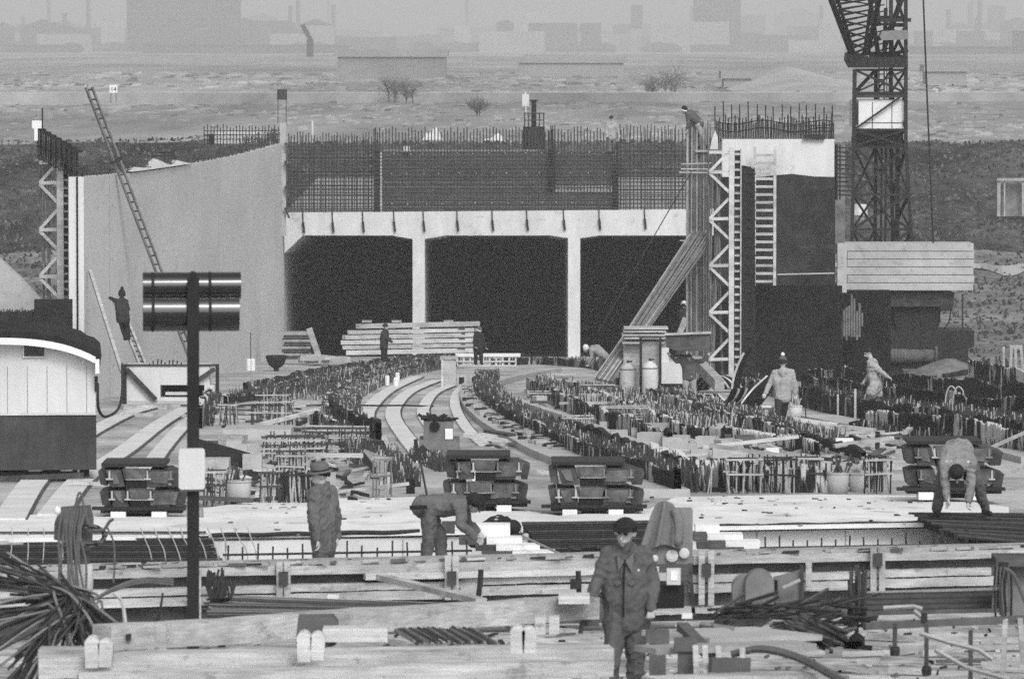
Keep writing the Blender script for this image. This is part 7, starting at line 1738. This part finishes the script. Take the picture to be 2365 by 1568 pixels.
# man carrying the panel
person('man in dark jacket and pale trousers carrying a dark panel over his head', 166,
    dict(head=(1591, 828, 0), shL=(1578, 838, 0), shR=(1606, 838, 0), chest=(1592, 848, 0), pelvis=(1592, 870, 0), elL=(1562, 834, -.1), haL=(1550, 822, -.05), elR=(1622, 834, -.1), haR=(1634, 822, -.05),
         hipL=(1585, 874), hipR=(1600, 874), knL=(1583, 898), knR=(1602, 898), anL=(1582, 922), anR=(1603, 924), toeL=(-.2, -1, 0), toeR=(.2, -1, 0)), (.1, -1, -.1), 'cloth_grey', 'cloth_light', None, skin='skin', vox=.016, hem=.02, bulk=1.05)
t = thing('carried_panel', 'dark wide panel carried above the head of a man', 'panel', P(1590, 830, 165.6))
MB().prism([P(1537, 772, 165.4), P(1640, 768, 165.4), P(1640, 806, 165.4), P(1600, 812, 165.4), P(1556, 808, 165.4), P(1539, 800, 165.4)], (0, .12, 0)).obj('panel_board', 'timber_dark', t); MB().beam(P(1535, 772, 165.4), P(1642, 768, 165.4), .2, .06).obj('top_rail', 'timber', t)
# two men at the timber stack
person('dark clothed man standing in front of the long timber stack', 222,
    dict(head=(891, 755, 0), shL=(884, 770, -.1), shR=(893, 769, .12), chest=(888, 780, 0), pelvis=(887, 797, 0), elL=(895, 783, -.2), haL=(905, 790, -.2), elR=(890, 786, .2), haR=(902, 782, .2),
         hipL=(885, 799, -.1), hipR=(889, 799, .1), knL=(884, 813, -.1), knR=(890, 813, .1), anL=(884, 828, -.1), anR=(891, 828, .1), toeL=(1, 0, 0), toeR=(1, 0, 0)), (.95, -.1, -.2), 'cloth_dark', 'cloth_black', None, vox=.018, hem=.08, bulk=1.1)
person('dark clothed man at the right end of the timber stack', 226,
    dict(head=(1106, 764, 0), shL=(1098, 777, -.05), shR=(1114, 777, .05), chest=(1106, 788, 0), pelvis=(1105, 805, 0), elL=(1095, 790, -.1), haL=(1098, 800, -.2), elR=(1118, 790, 0), haR=(1122, 802, -.15),
         hipL=(1100, 808), hipR=(1110, 808), knL=(1099, 823), knR=(1111, 823), anL=(1098, 838), anR=(1112, 838), toeL=(.5, -1, 0), toeR=(.5, -1, 0)), (.6, -.7, -.4), 'cloth_black', 'cloth_black', 'beanie', 'cloth_grey', skin='skin_dark', vox=.018, hem=.08, bulk=1.1)
# bending man below the right pillar
person('man in pale jacket bending low below the right pillar of the tunnel', 196,
    dict(head=(1354, 806, -.1), shL=(1368, 806, -.15), shR=(1372, 802, .15), chest=(1378, 806, 0), pelvis=(1392, 818, 0), elL=(1366, 824, -.15), haL=(1360, 838, -.1), elR=(1372, 824, .15), haR=(1364, 840, .1),
         hipL=(1392, 822, -.1), hipR=(1394, 822, .1), knL=(1384, 842, -.1), knR=(1390, 842, .1), anL=(1390, 862, -.1), anR=(1396, 862, .1), toeL=(-1, 0, 0), toeR=(-1, 0, 0)), (-.8, -.2, -.5), 'cloth_light', 'cloth_grey', 'beanie', 'cloth_white', vox=.017, hem=.1, bulk=1.15)
# man half hidden behind the bar column
person('man in dark coat and white cap half hidden behind the bar column', 193,
    dict(head=(1580, 706, 0), shL=(1572, 722, -.1), shR=(1586, 722, .1), chest=(1580, 734, 0), pelvis=(1580, 756, 0), elL=(1572, 738, -.1), haL=(1574, 752, -.15), elR=(1590, 738, .1), haR=(1592, 752, .1),
         hipL=(1577, 758, -.05), hipR=(1584, 758, .05), knL=(1577, 784), knR=(1585, 784), anL=(1577, 810), anR=(1585, 810), toeL=(0, 1, 0), toeR=(0, 1, 0)), (.3, .9, 0), 'cloth_dark', 'cloth_dark', 'beanie', 'cloth_white', vox=.017, hem=.1)
tag(MB().beam(P(1566, 780, 192), P(1584, 734, 192), .06, .2).obj('pale_batten', 'timber_new'), 'pale batten leaning at the bar column below the half hidden man', 'batten')
tag(MB().face(1560, 806, 1600, 818, 192.6, .8).box(P(1580, 850, 193), (.5, .5, 1.2)).obj('stand_platform', 'timber_dark'), 'dark stand under the half hidden man', 'stand')
# man climbing the ladder
person('man in dark jacket and pompom hat climbing the ladder at the left wall', 161,
    dict(head=(281, 682, .05), shL=(272, 700, -.05), shR=(291, 700, .05), chest=(282, 712, 0), pelvis=(284, 732, 0), elL=(262, 692, .15), haL=(254, 688, .3), elR=(296, 714, .1), haR=(284, 722, .3),
         hipL=(280, 735), hipR=(290, 735), knL=(284, 757, .15), knR=(293, 757, .05), anL=(290, 780, .0), anR=(297, 779, .0), toeL=(-.3, 1, 0), toeR=(.1, 1, 0)), (-.35, .9, 0), 'cloth_dark', 'cloth_black', 'pompom', 'cloth_black', vox=.016, hem=.08, bulk=1.0)
# man leaning over the top of the bar column
person('man in striped woolly hat leaning over the top of the bar column', 187.5,
    dict(head=(1579, 256, -.1), shL=(1590, 264, -.15), shR=(1598, 260, .15), chest=(1600, 270, 0), pelvis=(1614, 284, .1), elL=(1590, 284, -.15), haL=(1588, 298, -.1), elR=(1606, 276, .15), haR=(1610, 292, .1),
         hipL=(1612, 288, 0), hipR=(1616, 288, .2), knL=(1620, 312, .1), knR=(1626, 312, .2), anL=(1620, 338, .2), anR=(1628, 338, .3), toeL=(-1, 0, 0), toeR=(-1, 0, 0)), (-.9, -.3, .1), 'cloth_grey', 'cloth_light', 'beanie', 'cloth_black', vox=.016, hem=.05, bulk=1.05)
tag(MB().face(1606, 347, 1660, 352, 187.4, .9).obj('work_platform', 'timber_mid'), 'narrow plank platform at the top of the right truss', 'platform')
tag(MB().prism([P(1640, 345, 187), P(1658, 345, 187), P(1658, 318, 187), P(1652, 302, 187), P(1645, 318, 187)], (0, .3, 0)).obj('pale_bag', 'offwhite'), 'pale pointed bag standing on the top of the right truss', 'bag')
# man on the tunnel roof
person('man in pale jacket and dark cap standing among bars on the tunnel roof', 270.2,
    dict(head=(1412, 274, 0), shL=(1403, 288, 0), shR=(1422, 288, 0), chest=(1412, 297, 0), pelvis=(1413, 314, 0), elL=(1400, 300, 0), haL=(1402, 312, -.1), elR=(1427, 300, 0), haR=(1430, 313, -.1),
         hipL=(1408, 317), hipR=(1418, 317), knL=(1408, 334), knR=(1418, 334), anL=(1408, 350), anR=(1418, 350), toeL=(0, -1, 0), toeR=(0, -1, 0)), (-.2, -1, -.3), 'cloth_light', 'cloth_mid', 'cap', 'cloth_black', vox=.02, hem=.1, bulk=1.05)
